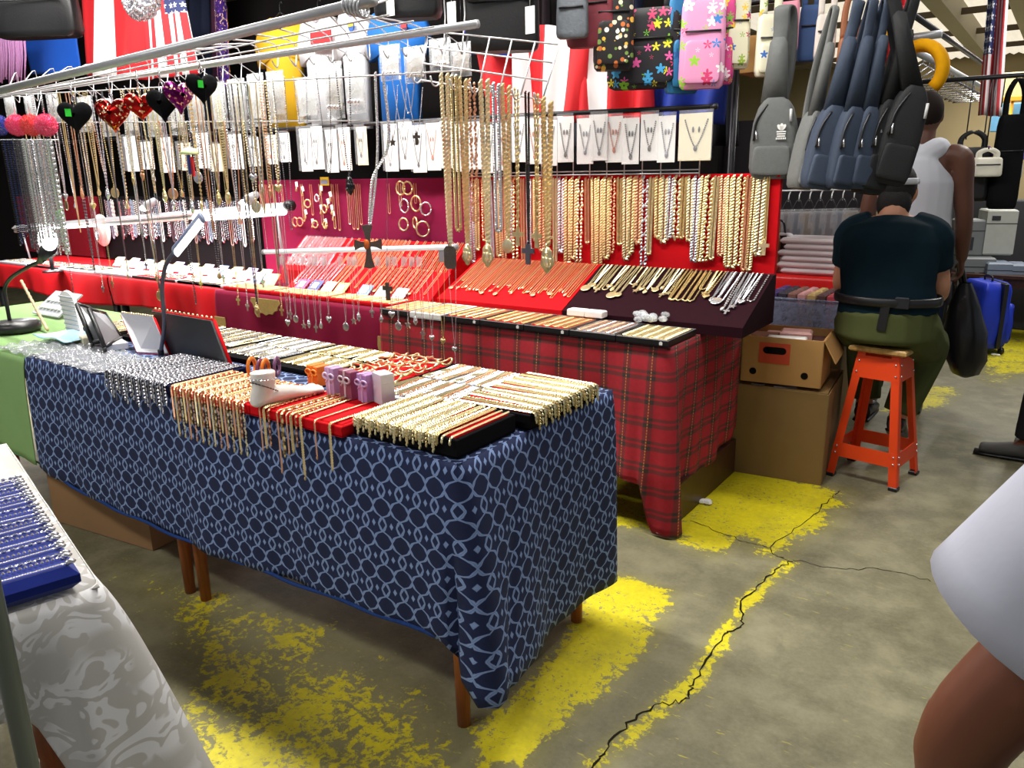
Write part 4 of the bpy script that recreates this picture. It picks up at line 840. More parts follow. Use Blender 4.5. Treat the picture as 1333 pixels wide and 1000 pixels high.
# ================================================================ hanging rack over the tables
def rack():
    A, B = P(0, 118, 'y', 1.7), P(470, 4, 'y', 1.7); u = (B-A)/np.linalg.norm(B-A)
    t = thing('pipe_rack', 'grey pipe rack with wire grid hung over the jewellery tables', 'rack', (-3.0, 2.05, 1.6))
    p1 = [A-u*1.2, B+u*.05]; part('front_pipe', MB().tube(p1, .016, 14), PIPE, t)
    C, D = P(85, 112, 'y', 2.4), P(622, 31, 'y', 2.4); v = (D-C)/np.linalg.norm(D-C)
    part('rear_pipe', MB().tube([C-v*1.6, D], .015, 14), PIPE, t)
    cl = MB()
    for k in range(5): a = np.linspace(0, 2*PI, 13); cl.tube(np.stack([B[0]-.05+.014*k+0*a, B[1]+.022*np.cos(a), B[2]+.022*np.sin(a)-.004*k], 1), .004, 5)
    part('wire_coil', cl, PIPE, t)
    # tied cross bars and hooks carrying the necklaces
    for f in (.25, .5, .75):
        a = (A-u*1.0)*(1-f)+(C-v*1.6)*f; b = B*(1-f)+P(590, 36, 'y', 2.4)*f; part('grid_wire', MB().tube([a+np.array([0, 0, -.012]), b+np.array([0, 0, -.012])], .0028, 6), WIRE, t)
    hooks = []
    for px in list(range(12, 600, 24)):
        g = (px-0)/470.; top = A+(B-A)*min(g, .98)
        low = P(px+16, 118-.09*px+ (0 if px > 330 else 14), 'y', 2.43)
        tip = low+np.array([0, -.02, .025])
        mid = P(px+10, 100-.105*px, 'y', 2.40) if px < 560 else low+np.array([0, -.03, .2])
        part('hook', MB().tube(catmull([top+np.array([0, 0, -.016]), mid+np.array([0, 0, .017]), low+np.array([0, -.01, 0]), low+np.array([0, -.025, .0]), low+np.array([0, -.04, .02])], 4), .0026, 6), WIRE, t); hooks.append(low)
    # end grid panel leaning out to the right
    q = [P(556, 40, 'y', 2.42), P(728, 58, 'y', 2.42), P(706, 130, 'y', 2.31), P(548, 104, 'y', 2.31)]
    g = thing('wire_grid', 'white wire grid panel carrying the thick gold chains at the right end of the rack', 'wire rack', tuple(q[3]))
    for i in range(4):
        f = i/3; part('wire', MB().tube([q[0]*(1-f)+q[3]*f, q[1]*(1-f)+q[2]*f], .003, 6), WIRE, g)
    for i in range(7):
        f = i/6; a, b = q[0]*(1-f)+q[1]*f, q[3]*(1-f)+q[2]*f; part('wire', MB().tube([a, b], .003, 6), WIRE, g); part('hook', MB().tube(catmull([b, b+np.array([0, -.02, -.012]), b+np.array([0, -.04, -.006]), b+np.array([0, -.05, .02])], 4), .003, 6), WIRE, g)
    # thick chains on the end grid
    S = [(578, 98, 322, 'curb', PALE, .023, ('tag', .085, PEWTER)), (590, 100, 300, 'rope', GOLD, .017, None), (602, 103, 318, 'curb', GOLD, .024, ('figure', .075, PALE)), (614, 105, 290, 'figaro', ROSE, .016, None), (630, 107, 318, 'curb', PALE, .025, ('figure', .08, PALE)), (645, 110, 300, 'rope', SILVER, .017, None), (658, 112, 310, 'curb', GOLD, .024, ('disc', .05, PALE)), (672, 116, 300, 'cable', GOLD, .010, ('cross', .06, GOLD)), (686, 120, 318, 'curb', BLACKM, .011, ('cross', .07, DSILV)), (698, 124, 300, 'cable', GOLD, .011, ('cross', .06, GOLD)), (712, 130, 322, 'curb', GOLD, .025, ('figure', .085, PALE))]
    for i, (px, pt, pb, st, m, wd, pe) in enumerate(S):
        a = P(px, pt, 'y', 2.28); L = a[2]-P(px, pb, 'y', 2.28)[2]
        hang(loop_mesh(st, m, L, wd*.6, wd, 'V' if pe else 'U'), a, 'heavy %s chain %son the wire grid, %s from the left' % (CN[id(m)], 'with %s pendant ' % {'disc': 'round', 'tag': 'dog tag'}.get(pe[0], pe[0]) if pe else '', nth(i+1)), 'heavy chains on the wire grid', (0, 0, random.uniform(-.2, .2)), round(L, 2), pe and pendant_mesh(*pe), name='rack_necklace')
    # big cross, black pendant, letters
    a = P(496, 95, 'y', 2.30); b = P(482, 300, 'y', 2.30); t2 = thing('cross_necklace', 'heavy silver chain with a large pewter cross set with an amber stone', 'necklace', a); Ls = a[2]-b[2]
    mb = links(MB(), catmull([a+np.array([-.03, 0, 0]), a+np.array([-.045, 0, -.3]), b+np.array([0, 0, .02]), b+np.array([.03, 0, .2]), a+np.array([.02, 0, -.25]), a+np.array([.01, 0, 0])], 10), 'curb', .017); part('chain', mb, SILVER, t2)
    pc = pendant_mb('flared', .15).xf((b[0]-.005, b[1]-.012, b[2]+.02), rotz(.75)); part('cross', pc, PEWTER, t2); part('stone', MB().ell((b[0]-.009, b[1]-.018, b[2]-.055), (.015, .010, .022), 12, 8), AMBER, t2)
    N_ = [(446, 92, 232, 'ball', BLACKM, .007, ('figure', .07, BLACKM), 'black bead necklace with black pendant'), (420, 95, 225, 'ball', BLACKM, .006, None, 'black bead necklace without pendant'), (362, 100, 300, 'ball', DSILV, .007, None, 'dark ball chain left of the black beads'), (390, 100, 215, 'ball', DSILV, .006, None, 'dark ball chain between the clear packets'),
          (508, 112, 180, 'cable', SILVER, .004, ('star', .035, PEWTER), 'silver chain with a small letter shaped charm'), (540, 115, 172, 'cable', SILVER, .004, ('cross', .045, PEWTER), 'silver chain with a small T shaped charm'), (520, 100, 165, 'cable', SILVER, .004, None, 'thin silver chain looped over a hook'), (530, 98, 150, 'snake', SILVER, .004, None, 'short thin silver loop over a hook')]
    for px, pt, pb, st, m, wd, pe, lab in N_:
        a = P(px, pt, 'y', 2.33); L = a[2]-P(px, pb, 'y', 2.33)[2]; hang(loop_mesh(st, m, L, .035, wd, 'V'), a, lab+' on the pipe rack', 'necklaces on the pipe rack', (0, 0, .1), round(L, 2), pe and pendant_mesh(*pe), name='rack_necklace')
    # the long row on the hooks: two rods carry it
    zA = lambda px: P(px, 125-.055*px, 'y', 2.36); zB = lambda px: P(px, 160-.006*px, 'y', 2.43)
    part('necklace_rod', MB().tube([zA(-60), zA(600)], .003, 6), WIRE, t); part('necklace_rod', MB().tube([zB(-60), zB(480)], .003, 6), WIRE, t)
    row = []
    px = 36
    while px < 352: row.append(px); px += random.choice([5, 6, 6, 7])
    kinds = ['disc', 'cross', 'drop', 'figure', 'disc', 'heart']
    for i, px in enumerate(row):
        yy = 2.36 if i % 2 else 2.43; bot = random.choice([225, 245, 262, 280, 300, 250]) if px < 330 else 240
        if i % 7 == 3: bot = random.choice([350, 375, 392])
        m = [GOLD, SILVER, ROSE, DSILV, GOLD, SILVER, PALE][i % 7]; st = ['cable', 'ball', 'rope', 'ball', 'snake'][i % 5]; a = (zA if i % 2 else zB)(px); L = a[2]-P(px, bot, 'y', yy)[2]
        pk = kinds[i % 6]; pe = pendant_mesh(pk, .045 if i % 3 else .06, m if m is not DSILV else GOLD) if i % 3 != 1 else None; wd = {'ball': .0095, 'snake': .006}.get(st, .009)
        hang(loop_mesh(st, m, L, .02 if i % 2 else .03, wd, 'V'), a, '%s %snecklace on the left pipe rack, %s from the left' % (CN[id(m)], {'ball': 'ball chain ', 'rope': 'rope '}.get(st, '')+({'disc': 'medallion ', 'drop': 'teardrop '}.get(pk, pk+' ') if pe else ''), nth(i+1)), 'necklaces on the left half of the pipe rack', (0, 0, random.uniform(-.4, .4)), round(L, 2), pe, name='rack_necklace')
    k = 0
    for px, pb in sorted([(281, 395), (293, 400), (308, 408), (232, 372), (264, 365), (340, 408), (352, 412), (318, 372), (160, 350), (110, 372), (96, 378), (172, 365), (185, 360)]):
        k += 1; a = zA(px)+np.array([0, -.004, 0]); L = a[2]-P(px, pb-10, 'y', 2.356)[2]; m = [GOLD, SILVER][k % 2]
        hang(loop_mesh('ball', m, L, .016, .0055, 'V'), a, 'long %s bead rosary with small cross hanging from the rack, %s from the left' % (CN[id(m)], nth(k)), 'long rosaries on the pipe rack', (0, 0, 0), round(L, 2), pendant_mesh('cross', .04, m), name='rosary')
    part('necklace_rod', MB().tube([P(-10, 182, 'y', 2.24), P(76, 182, 'y', 2.24)], .003, 6), WIRE, t); part('rod_wire', MB().tube([P(40, 182, 'y', 2.24), P(40, 182, 'y', 2.24)+np.array([0, .1, .25])], .002, 5), WIRE, t)
    for i in range(26):      # dense silver strands at the far left
        px = 18+i*2.0; a = P(px, 182, 'y', 2.24); L = a[2]-P(px, 322+random.uniform(-8, 12), 'y', 2.22)[2]
        hang(loop_mesh(['cable', 'curb', 'ball'][i % 3], SILVER if i > 4 else DSILV, L, .006, .010 if i % 4 else .014, 'U'), a, 'long %s strand of the dense far left bunch, %s from left' % ('dark silver' if i <= 4 else 'silver', nth(i+1)), 'dense silver strands at the far left', (0, 0, random.uniform(-.5, .5)), name='silver_strand')
    for i in range(7):
        px = 2+i*2.6; a = P(px, 182, 'y', 2.24); L = a[2]-P(px, 318-i*3, 'y', 2.24)[2]; hang(loop_mesh('ball', [BLACKM, mat('blue_bead', (40, 60, 120), .25, .2)][i % 2] if i else BLACKM, L, .008, .010, 'U'), a, 'dark bead strand at the left picture edge, %s from the left' % nth(i+1), 'dark bead strands', (0, 0, 0), name='bead_strand')
rack()
def hearts():
    m_sequin('sequin_red_gold', (150, 16, 14), (206, 140, 30)); m_sequin('sequin_red', (170, 20, 18), (190, 90, 40)); m_sequin('sequin_purple', (110, 14, 96), (150, 30, 120)); GS = mat('green_sticker', (40, 210, 50), .5, 0, 0); FB = mat('black_felt', (9, 10, 12), .95, 0, .1, 40, .4, 300)
    t_ = np.linspace(0, 2*PI, 32, endpoint=False)
    for px, py, wpx, m, ry, lab in [(98, 150, 42, FB, .15, 'black felt heart keychain with green sticker left of the red sequin hearts'), (147, 147, 46, MATS['sequin_red_gold'], .0, 'red and gold sequin heart keychain, the larger one'), (183, 137, 34, MATS['sequin_red'], .5, 'red sequin heart keychain between the gold flecked and the black one'), (212, 134, 44, FB, -.1, 'black felt heart keychain without sticker'), (233, 124, 24, MATS['sequin_purple'], 1.0, 'purple sequin heart keychain'), (263, 113, 30, FB, .75, 'black felt heart keychain with green sticker farthest right')]:
        c = P(px, py, 'y', 1.876); s = wpx/1012*(c-[0, 0, CAM_H]).dot(_fw)*1.0/max(.55, math.cos(ry)); t = thing('heart_keychain', lab, 'keychain', (c[0], c[1], c[2]-s*.45))
        R = rotz(.6+ry); prof = [(s*.5*math.sin(a)**3*1.02, s*.5*(.85*math.cos(a)-.32*math.cos(2*a)-.13*math.cos(3*a)-.06*math.cos(4*a))) for a in t_]
        mb = MB(); G = []
        for k in np.linspace(-1, 1, 9):
            sc = math.sqrt(max(0.0, 1-k*k*.98)); G.append([(x*sc, k*s*.2, z*sc-.0*s) for x, z in prof]+[(prof[0][0]*sc, k*s*.2, prof[0][1]*sc)])
        mb.sheet(G); mb.xf(c, R); part('heart', mb, m, t)
        top = c+np.array([0, 0, s*.36]); a = np.linspace(0, 2*PI, 13); part('ring', MB().tube(np.stack([top[0]+.013*np.cos(a), top[1]+0*a, top[2]+.016+.013*np.sin(a)], 1), .0018, 5).tube([top+np.array([0, 0, .028]), np.array([top[0], top[1], 1.82])], .003, 6), SILVER, t)
        if 'sticker' in lab and 'without' not in lab: part('sticker', MB().box((0, 0, 0), (s*.17, .002, s*.22), R=R).xf(c+R@np.array([-s*.12, -s*.205, s*.06])), GS, t)
    for px, c_, lab in [(60, (232, 70, 120), 'fluffy pink pompom keychain nearest the black heart'), (41, (226, 54, 60), 'fluffy coral pompom keychain between two pink ones'), (22, (236, 66, 124), 'fluffy pink pompom keychain next to the blue one'), (-2, (20, 40, 150), 'fluffy blue pompom keychain at the left edge')]:
        c = P(px, 163, 'y', 1.876+.01*(px % 3)); m = mat('fluff_%d_%d' % (c_[0], c_[2]), c_, .95, 0, .2, 60, sheen=.8); t = thing('pompom_keychain', lab, 'keychain', (c[0], c[1], c[2]-.05)); n = 2600
        d = rng.normal(size=(n, 3)); d /= np.linalg.norm(d, axis=1)[:, None]; rr = .052*rng.uniform(.9, 1.06, n)[:, None]; e = np.cross(d, rng.normal(size=(n, 3))); e /= np.linalg.norm(e, axis=1)[:, None]
        V = np.stack([c+d*.036+e*.0028, c+d*.036-e*.0028, c+d*rr], 1).reshape(-1, 3); mb = MB().ell(c, (.044, .044, .044), 14, 10); mb.add(V, [(3*i, 3*i+1, 3*i+2) for i in range(n)]); o = part('fluff', mb, m, t); o['kind'] = 'stuff'
        part('cord', MB().tube([c+np.array([0, 0, .045]), np.array([c[0], c[1], 1.80])], .002, 5), SILVER, t)
hearts()
def lights_and_bars():
    a, b = P(345, 328, 'y', 2.45), P(592, 321.5, 'y', 2.45)
    t = thing('tube_light', 'white tube bar in front of the red slopes carrying tagged charm necklaces', 'lamp', tuple(a)); part('tube', MB().tube([a, b], .011, 14), mat('white_tube', (240, 240, 242), .35, 0, .02, emit=.25), t); part('end_cap', MB().tube([b, b+(b-a)*.01], .013, 14), GREYC, t); part('end_cap', MB().tube([a-(b-a)*.01, a], .013, 14), GREYC, t); part('bracket', MB().box(b+np.array([-.05, .012, -.035]), (.09, .004, .06)), GREYC, t)
    part('hanger_wire', MB().tube([a+np.array([.02, 0, .01]), a+np.array([.02, -.02, .8])], .0015, 5), SILVER, t); part('hanger_wire', MB().tube([b+np.array([-.02, 0, .01]), b+np.array([-.02, -.02, .7])], .0015, 5), SILVER, t)
    tg = MB().box((0, 0, -.02), (.03, .001, .04)).mesh('tag', FILM)
    ck = ['heart', 'disc', 'star', 'figure', 'cross', 'drop']
    for i, (px, pb) in enumerate([(367, 420), (378, 416), (388, 424), (395, 422), (404, 428), (411, 424), (422, 416), (444, 424), (455, 418), (462, 412), (480, 408), (492, 414), (506, 410), (514, 424), (527, 422), (537, 418), (546, 436)]):
        c = P(px, 331, 'y', 2.435); L = c[2]-P(px, pb-6, 'y', 2.435)[2]; o = thing('charm_necklace', 'fine silver necklace with small %s charm under the white tube bar, %s from the left' % ({'disc': 'round', 'drop': 'teardrop'}.get(ck[i % 6], ck[i % 6]), nth(i+1)), 'necklace', c, 'charm necklaces under the white tube bar')
        link('chain', loop_mesh('cable', SILVER, L, .012, .0035, 'V'), o); link('charm', pendant_mesh(ck[i % 6], .038, SILVER), o, (0, -.003, -round(L, 2))); link('plastic_tag', tg, o, (0, -.006, -.01), (0, random.uniform(-.2, .2), 0))
    for i, (px, pb) in enumerate([(558, 446), (573, 450), (588, 458)]):
        c = P(px, 335, 'y', 2.42); L = c[2]-P(px, pb-10, 'y', 2.42)[2]; m = [SILVER, GOLD, SILVER][i]; o = thing('drop_necklace', 'long thin %s lariat necklace right of the tube bar, %s of three' % (CN[id(m)], nth(i+1)), 'necklace', c, 'lariat necklaces')
        link('chain', loop_mesh('cable', m, L, .02, .0035, 'V'), o); link('charm', pendant_mesh('heart', .028, m), o, (0, -.003, -round(L, 2))); part('drop_chain', links(MB(), [(0, 0, -L-.03), (0, 0, -L-.13)], 'ball', .005), m, o, world=False)
    q = P(504, 368, 'y', 2.40); t = thing('cross_necklace', 'plain dark wooden cross on a thin cord below the large pewter cross', 'necklace', q); part('pendant', pendant_mb('cross', .075).xf(q), PEWTER, t); part('cord', MB().tube([q, P(504, 110, 'y', 2.40)], .0012, 5), DSILV, t)
    # lit shelf strip behind the left necklaces
    a, b = P(20, 297, 'y', 3.02), P(374, 268, 'y', 3.02); t = thing('strip_light', 'long strip light with black end cap above the left back tables', 'lamp', tuple(a)); u = b-a
    part('housing', MB().tube([a, b], [(.022, .03)]*2, 4, flat=(0, 0, 1), smooth=False), PIPE, t); part('diffuser', MB().tube([a+u*.74+np.array([0, -.01, -.03]), b+np.array([-.02, -.01, -.03])], .022, 10), LED, t); part('reflector', MB().tube([a+np.array([0, -.005, -.026]), a+u*.73+np.array([0, -.005, -.026])], .012, 8), WHITE, t); part('end_cap', MB().tube([b, b+u*.012], .03, 14), BLKPL, t)
    for f in (.03, .97): part('post', MB().tube([a+u*f, (a+u*f)*np.array([1, 1, 0])+np.array([0, .03, .76])], .008, 8), PIPE, t)
    for i, (px, py) in enumerate([(188, 271), (318, 264)]):
        q = P(px, py, 'y', 2.98); t = thing('spot_lamp', 'small lit clip lamp above the strip light, %s one' % ('left' if i == 0 else 'right'), 'lamp', tuple(q)); part('bulb', MB().ell(q, (.035, .03, .02), 12, 8), LED, t); part('shade', MB().tube([q+np.array([.02, .01, .015]), q+np.array([.10, .02, .05])], [(.034, .03), (.02, .02)], 12), GREYC, t)
    q = P(62, 312, 'y', 2.75); t = thing('bulb_lamp', 'bright round bulb glowing behind the dense silver strands', 'lamp', (q[0], q[1], .758)); part('bulb', MB().ell(q, (.065, .065, .085), 16, 12), mat('lit_bulb', (255, 255, 250), .4, 0, 0, emit=14), t); part('stem', MB().tube([(q[0], q[1], .758), (q[0], q[1], q[2]-.07)], .014, 10), BLKPL, t); part('base', MB().lathe([(.07, 0), (.07, .01), (.02, .02)], (q[0], q[1], .758), 16), BLKPL, t)
    for nm, c, e in (('bulb_glow', q+np.array([0, -.12, 0]), 9),):
        d = bpy.data.lights.new(nm, 'POINT'); d.energy = e; d.shadow_soft_size = .08; o = bpy.data.objects.new(nm, d); o.location = tuple(c); COL.objects.link(o)
    area('strip_glow', tuple((a+b)/2+np.array([0, -.05, -.06])), 2.6, .04, 22, (1, 1, 1))
    # dark backing with hanging chains and price cards under the strip light
    x0, x1 = P(130, 300, 'y', 3.4)[0], P(330, 300, 'y', 3.4)[0]
    solo('backing_panel', MB().box(((x0+x1)/2, 3.44, 1.02), (x1-x0, .02, .5)), BLACK, 'black backing panel with hanging chains under the strip light', 'display panel')
    solo('backing_panel', MB().box((x0-.75, 3.44, 1.02), (1.4, .02, .5)), mat('dim_red_panel', (110, 18, 30), .9), 'red backing panel behind the glowing bulb', 'display panel')
    solo('paper_plate', MB().lathe([(.13, 0), (.13, .006)], (0, 0, 0), 24).xf((x0+.02, 3.41, 1.0), rotx(PI/2)), WHITE, 'round white display card under the strip light', 'card')
    mm = [SILVER, DSILV, SILVER, BLACKM, WHITE, mat('pale_blue_bead', (170, 190, 214), .3, .2)]
    n = 40
    for i in range(n):
        x = x0+.12+(x1-x0-.16)*i/(n-1); m = mm[(i*5+i//7) % 6]; hang(loop_mesh(['ball', 'curb', 'cable'][i % 3], m, [.26, .3, .28][i % 3], .012, .015 if i % 3 else .012), (x, 3.42, 1.24), '%s strand on the black backing panel under the strip light, %s from the left' % ('pale' if id(m) not in CN else CN[id(m)], nth(i+1)), 'strands on the black backing panel', name='bead_strand')
    cc = [CREAM, mat('tan_card', (206, 176, 130), .7), WHITE, mat('lilac_card', (176, 160, 206), .6), mat('steel_card', (120, 150, 190), .6)]
    for i in range(22):
        px = 150+i*9.4; q = P(px, 340+(i % 2)*10, 'z', .80); y = 3.16-.13*(i % 2); t = thing('price_card', 'small %s jewellery card leaning on the red table, %s from the left' % (['cream', 'tan', 'white', 'lilac', 'steel blue'][i % 5], nth(i+1)), 'card', (q[0]*y/q[1], y, .76), 'jewellery cards on the red table')
        o = link('card', CACHE.setdefault(('pc', i % 5), MB().box((0, 0, .045), (.10, .004, .085)).mesh('card', cc[i % 5])), t, (0, 0, .002), (-.75, 0, 0)); link('charm', pendant_mesh(['cross', 'heart', 'disc'][i % 3], .035, [GOLD, SILVER][i % 2]), t, (0, .02, .065), (-.75, 0, 0))
    # low trays of small jewellery on the red tables
    for j in range(6):
        a_ = -7.1+.5*j; zz = tray(a_, a_+.49, 2.83, 3.04, .7605, .016, [GREYC, BLKPL, WHITE][j % 3], [GREYC, REDV, BLACK][j % 3], 'shallow tray of small rings and charms on the red tables, %s from the left' % nth(j+1), 'shallow trays on the red tables', bedh=.8)
        for r in range(3):
            for i in range(12):
                m = [SILVER, GOLD, PALE, SILVER][(i+r+j) % 4]; k = ['heart', 'disc', 'star', 'cross'][(i*3+r) % 4]; tag(link('charm', pendant_mesh(k, .034, m), None, (a_+.03+.039*i, 2.90+.055*r, zz+.004), (-PI/2, 0, random.uniform(-1, 1))), 'small %s %s charm, %s in the %s row of the %s shallow tray' % (CN[id(m)], {'disc': 'round'}.get(k, k), nth(i+1), nth(r+1), nth(j+1)), 'charm', 'charms in the shallow trays')
    zz = tray(-4.58, -4.13, 2.83, 3.04, .7605, .016, BLKPL, REDV, 'shallow tray of fine gold chains at the right end of the red table', bedh=.8)
    for i in range(20): hang(flat_chain('rope', [GOLD, ROSE, PALE][i % 3], .17, .006), (-4.56+.0215*i, 3.02, zz+.003), 'fine gold toned chain at the right end of the red table, %s from left' % nth(i+1), 'chains at the right end of the red table', (-PI/2, 0, 0), name='bracelet_chain', cat='bracelet')
    q = P(78, 280, 'y', 2.5); o = thing('toy_ring', 'bright green plastic bangle behind the silver strands', 'bangle', tuple(q)); a = np.linspace(0, 2*PI, 25); part('ring', MB().tube(np.stack([q[0]+.035*np.cos(a), q[1]+0*a, q[2]+.02*np.sin(a)], 1), .014, 8), mat('lime', (110, 214, 30), .4), o); part('cord', MB().tube([q+np.array([0, 0, .02]), P(78, 160, 'y', 2.43)], .0015, 5), DSILV, o)
    q = P(247, 200, 'y', 2.3); o = thing('parasol_charm', 'tiny parasol keychain with blue and red stripes on the rack', 'keychain', tuple(q)); part('canopy', MB().lathe([(.002, .03), (.03, .022), (.045, 0), (.04, -.003)], q, 12), mat('pale_lime', (214, 232, 170), .5), o); part('figure', MB().box(q+np.array([-.012, 0, -.05]), (.016, .01, .09)), mat('royal_blue', (40, 70, 170), .5), o); part('stripe', MB().box(q+np.array([.012, 0, -.06]), (.016, .01, .09)), mat('flag_red', (196, 30, 40), .6), o)
lights_and_bars()
# ================================================================ cards, packets, clothes, flags, bags
def cards():
    Y = 3.40; a, b = P(70, 186, 'y', Y), P(925, 139, 'y', Y)
    t = thing('card_rail', 'black rail holding the white necklace cards above the wall panels', 'rail', ((a[0]+b[0])/2, Y, 1.66)); part('rail', MB().tube([a, P(620, 153, 'y', Y), b], .011, 10), BLKPL, t)
    part('rail_end', MB().tube([b, b+np.array([.03, 0, 0])], .013, 10), DARKM, t)
    g = thing('wire_grid', 'white wire grid strip under the necklace cards', 'wire rack', (-1.9, 3.41, 1.37)); x0, x1 = P(610, 225, 'y', 3.41)[0], P(910, 225, 'y', 3.41)[0]
    for z in (1.385, 1.40): part('wire', MB().tube([(x0, 3.41, z), (x1, 3.41, z)], .003, 6), WIRE, g)
    for i in range(15): x = x0+(x1-x0)*i/14; part('wire', MB().tube([(x, 3.412, 1.37), (x, 3.412, 1.64)], .003, 6), WIRE, g)
    spec = []
    for c in (676, 697, 715, 737, 762, 781, 800, 822, 846, 869): spec.append((c, 155-(c-676)*.03, 214-(c-676)*.02, 21, WHITE))
    spec.append((906, 150, 212, 38, CREAM))
    for c in (655, 636, 618, 601, 582, 563, 545, 527, 508): spec.append((c, 160, 222, 20, WHITE))
    spec += [(470, 168, 218, 16, CREAM)]+[(c, 166, 222, 18, WHITE) for c in (448, 430, 412, 396)]+[(c, 176, 214, 17, WHITE) for c in (370, 352, 330)]+[(c, 176+(i % 2)*10, 222, 22, CREAM if i in (1, 3) else WHITE) for i, c in enumerate((305, 280, 262, 240, 215, 190, 168))]
    m_sl = MATS.get('sleeve_film') or mat('sleeve_film', (240, 242, 246), .12, 0, 0, alpha=.10)
    gems = [DSILV, BLACKM, mat('grey_gem', (150, 150, 158), .3, .5), AMBER, PEWTER]
    for i, (cx, pt, pb, w_, m) in enumerate(spec):
        jj = ((i*7) % 5-2)*1.4; p0, p1 = P(cx, pt+jj, 'y', Y-.02), P(cx, pb+jj, 'y', Y-.02); h = p0[2]-p1[2]; wd = w_/1012*np.linalg.norm(p0-[0, 0, CAM_H])*1.10; yy = Y-.02-.004*(i % 2)
        side = 'right' if cx > 660 else ('middle' if cx > 490 else 'left')
        t = thing('necklace_card', '%s necklace card on the %s part of the black rail, %s' % ('cream' if m is CREAM else 'white', side, nth(i+1 if side == 'right' else (i-10 if side == 'middle' else i-19))+(' from its left' if side == 'right' else ' from its right')), 'card', (p0[0], yy, p1[2]), 'necklace cards on the black rail')
        part('card', MB().box((p0[0], yy, (p0[2]+p1[2])/2), (wd, .002, h), bev=.0005), m, t); gm = gems[(i*3) % 5]; c = (p0+p1)/2; c[1] = yy-.004
        a_ = np.linspace(-.5, 1, 13)*PI; s = np.linspace(-1, 1, 15); neck = np.stack([c[0]+wd*.34*s, 0*s+c[1], c[2]+h*.36-h*(.68 if i % 2 else .58)*(1-abs(s)**1.35)], 1)
        part('necklace', links(MB(), neck, 'ball', .007).ell((c[0], c[1], c[2]-h*(.34 if i % 2 else .24)), (.009, .003, .013), 6, 4), gm, t)
        for sx in (-1, 1): part('earring', MB().ell((c[0]+sx*wd*.09, c[1], c[2]+h*.16), (.005, .003, .013), 6, 4), gm, t)
        part('sleeve', MB().box((c[0], c[1]-.004, c[2]+.01), (wd*1.03, .0006, h*1.04)), m_sl, t)
    # clear packets on the hooks, in front
    for i, (cx, pt, pb, w_) in enumerate([(508, 58, 105, 26), (540, 60, 108, 26), (573, 50, 92, 26), (600, 55, 100, 24), (462, 72, 148, 26), (435, 80, 155, 24), (400, 100, 160, 30), (360, 92, 160, 24), (335, 95, 165, 22), (310, 102, 170, 24), (285, 106, 168, 22), (255, 112, 172, 24), (228, 116, 176, 24), (200, 122, 178, 24), (170, 128, 178, 22), (140, 128, 178, 22), (112, 125, 172, 22), (70, 122, 160, 20), (40, 124, 160, 18), (14, 124, 160, 18)]):
        y = 2.5; p0, p1 = P(cx, pt, 'y', y), P(cx, pb, 'y', y); h = p0[2]-p1[2]; wd = w_/1012*np.linalg.norm(p0-[0, 0, CAM_H])*1.25; t = thing('clear_packet', 'clear plastic packet with grey card on the pipe rack, %s from the right' % nth(i+1), 'packet', (p0[0], y, p1[2]), 'clear packets on the pipe rack'); c = (p0+p1)/2
        part('hang_wire', MB().tube([p0+np.array([0, 0, -.01]), (p0[0], 2.4, np.interp(cx, [85, 622], [P(85, 112, 'y', 2.4)[2], P(622, 31, 'y', 2.4)[2]])-.012)], .0018, 5), WIRE, t); part('pouch', MB().prism([(-wd/2, -h/2), (wd/2, -h/2), (wd/2, h/2), (-wd/2, h/2)], .006, 'xz', c, bulge=.008), FILM, t); part('insert', MB().box(c+np.array([0, .0, h*.06]), (wd*.82, .002, h*.8)), mat('taupe_insert', (206, 198, 188), .6) if i % 2 else WHITE, t)
        if i < 6: part('beads', links(MB(), [(c[0]-wd*.3, y-.01, c[2]-h*.28), (c[0]+wd*.3, y-.01, c[2]-h*.30)], 'ball', .016), SILVER, t)
cards()
def drape(nm, pxs, y, m, lab, cat, amp=.02, waves=3, lean=0, uvx=1.0, group=None, part_nm='cloth', th=.003):
    """hanging cloth between pixel corners (tl, tr, br, bl) on the plane y"""
    c = [P(a, b, 'y', y) for a, b in pxs]; G = []; UV = []
    for j in range(13):
        f = j/12; row = []; ru = []
        for i in range(31):
            g = i/30; p = (c[0]*(1-g)+c[1]*g)*(1-f)+(c[3]*(1-g)+c[2]*g)*f; q = p.copy(); q[1] += amp*(.5+.5*f)*math.sin(g*waves*2*PI+f*1.2)+.3*amp*math.sin(g*waves*5.1+2); row.append(q); ru.append((g*uvx, 1-f))
        G.append(row); UV.append(ru)
    t = thing(nm, lab, cat, tuple((c[2]+c[3])/2), group); solidify(part(part_nm, MB().sheet(G, np.array(UV)), m, t), th)
    part('hanging_cord', MB().tube([c[0], c[0]+np.array([0, 0, .12])], .002, 5).tube([c[1], c[1]+np.array([0, 0, .12])], .002, 5), DARKM, t); return t
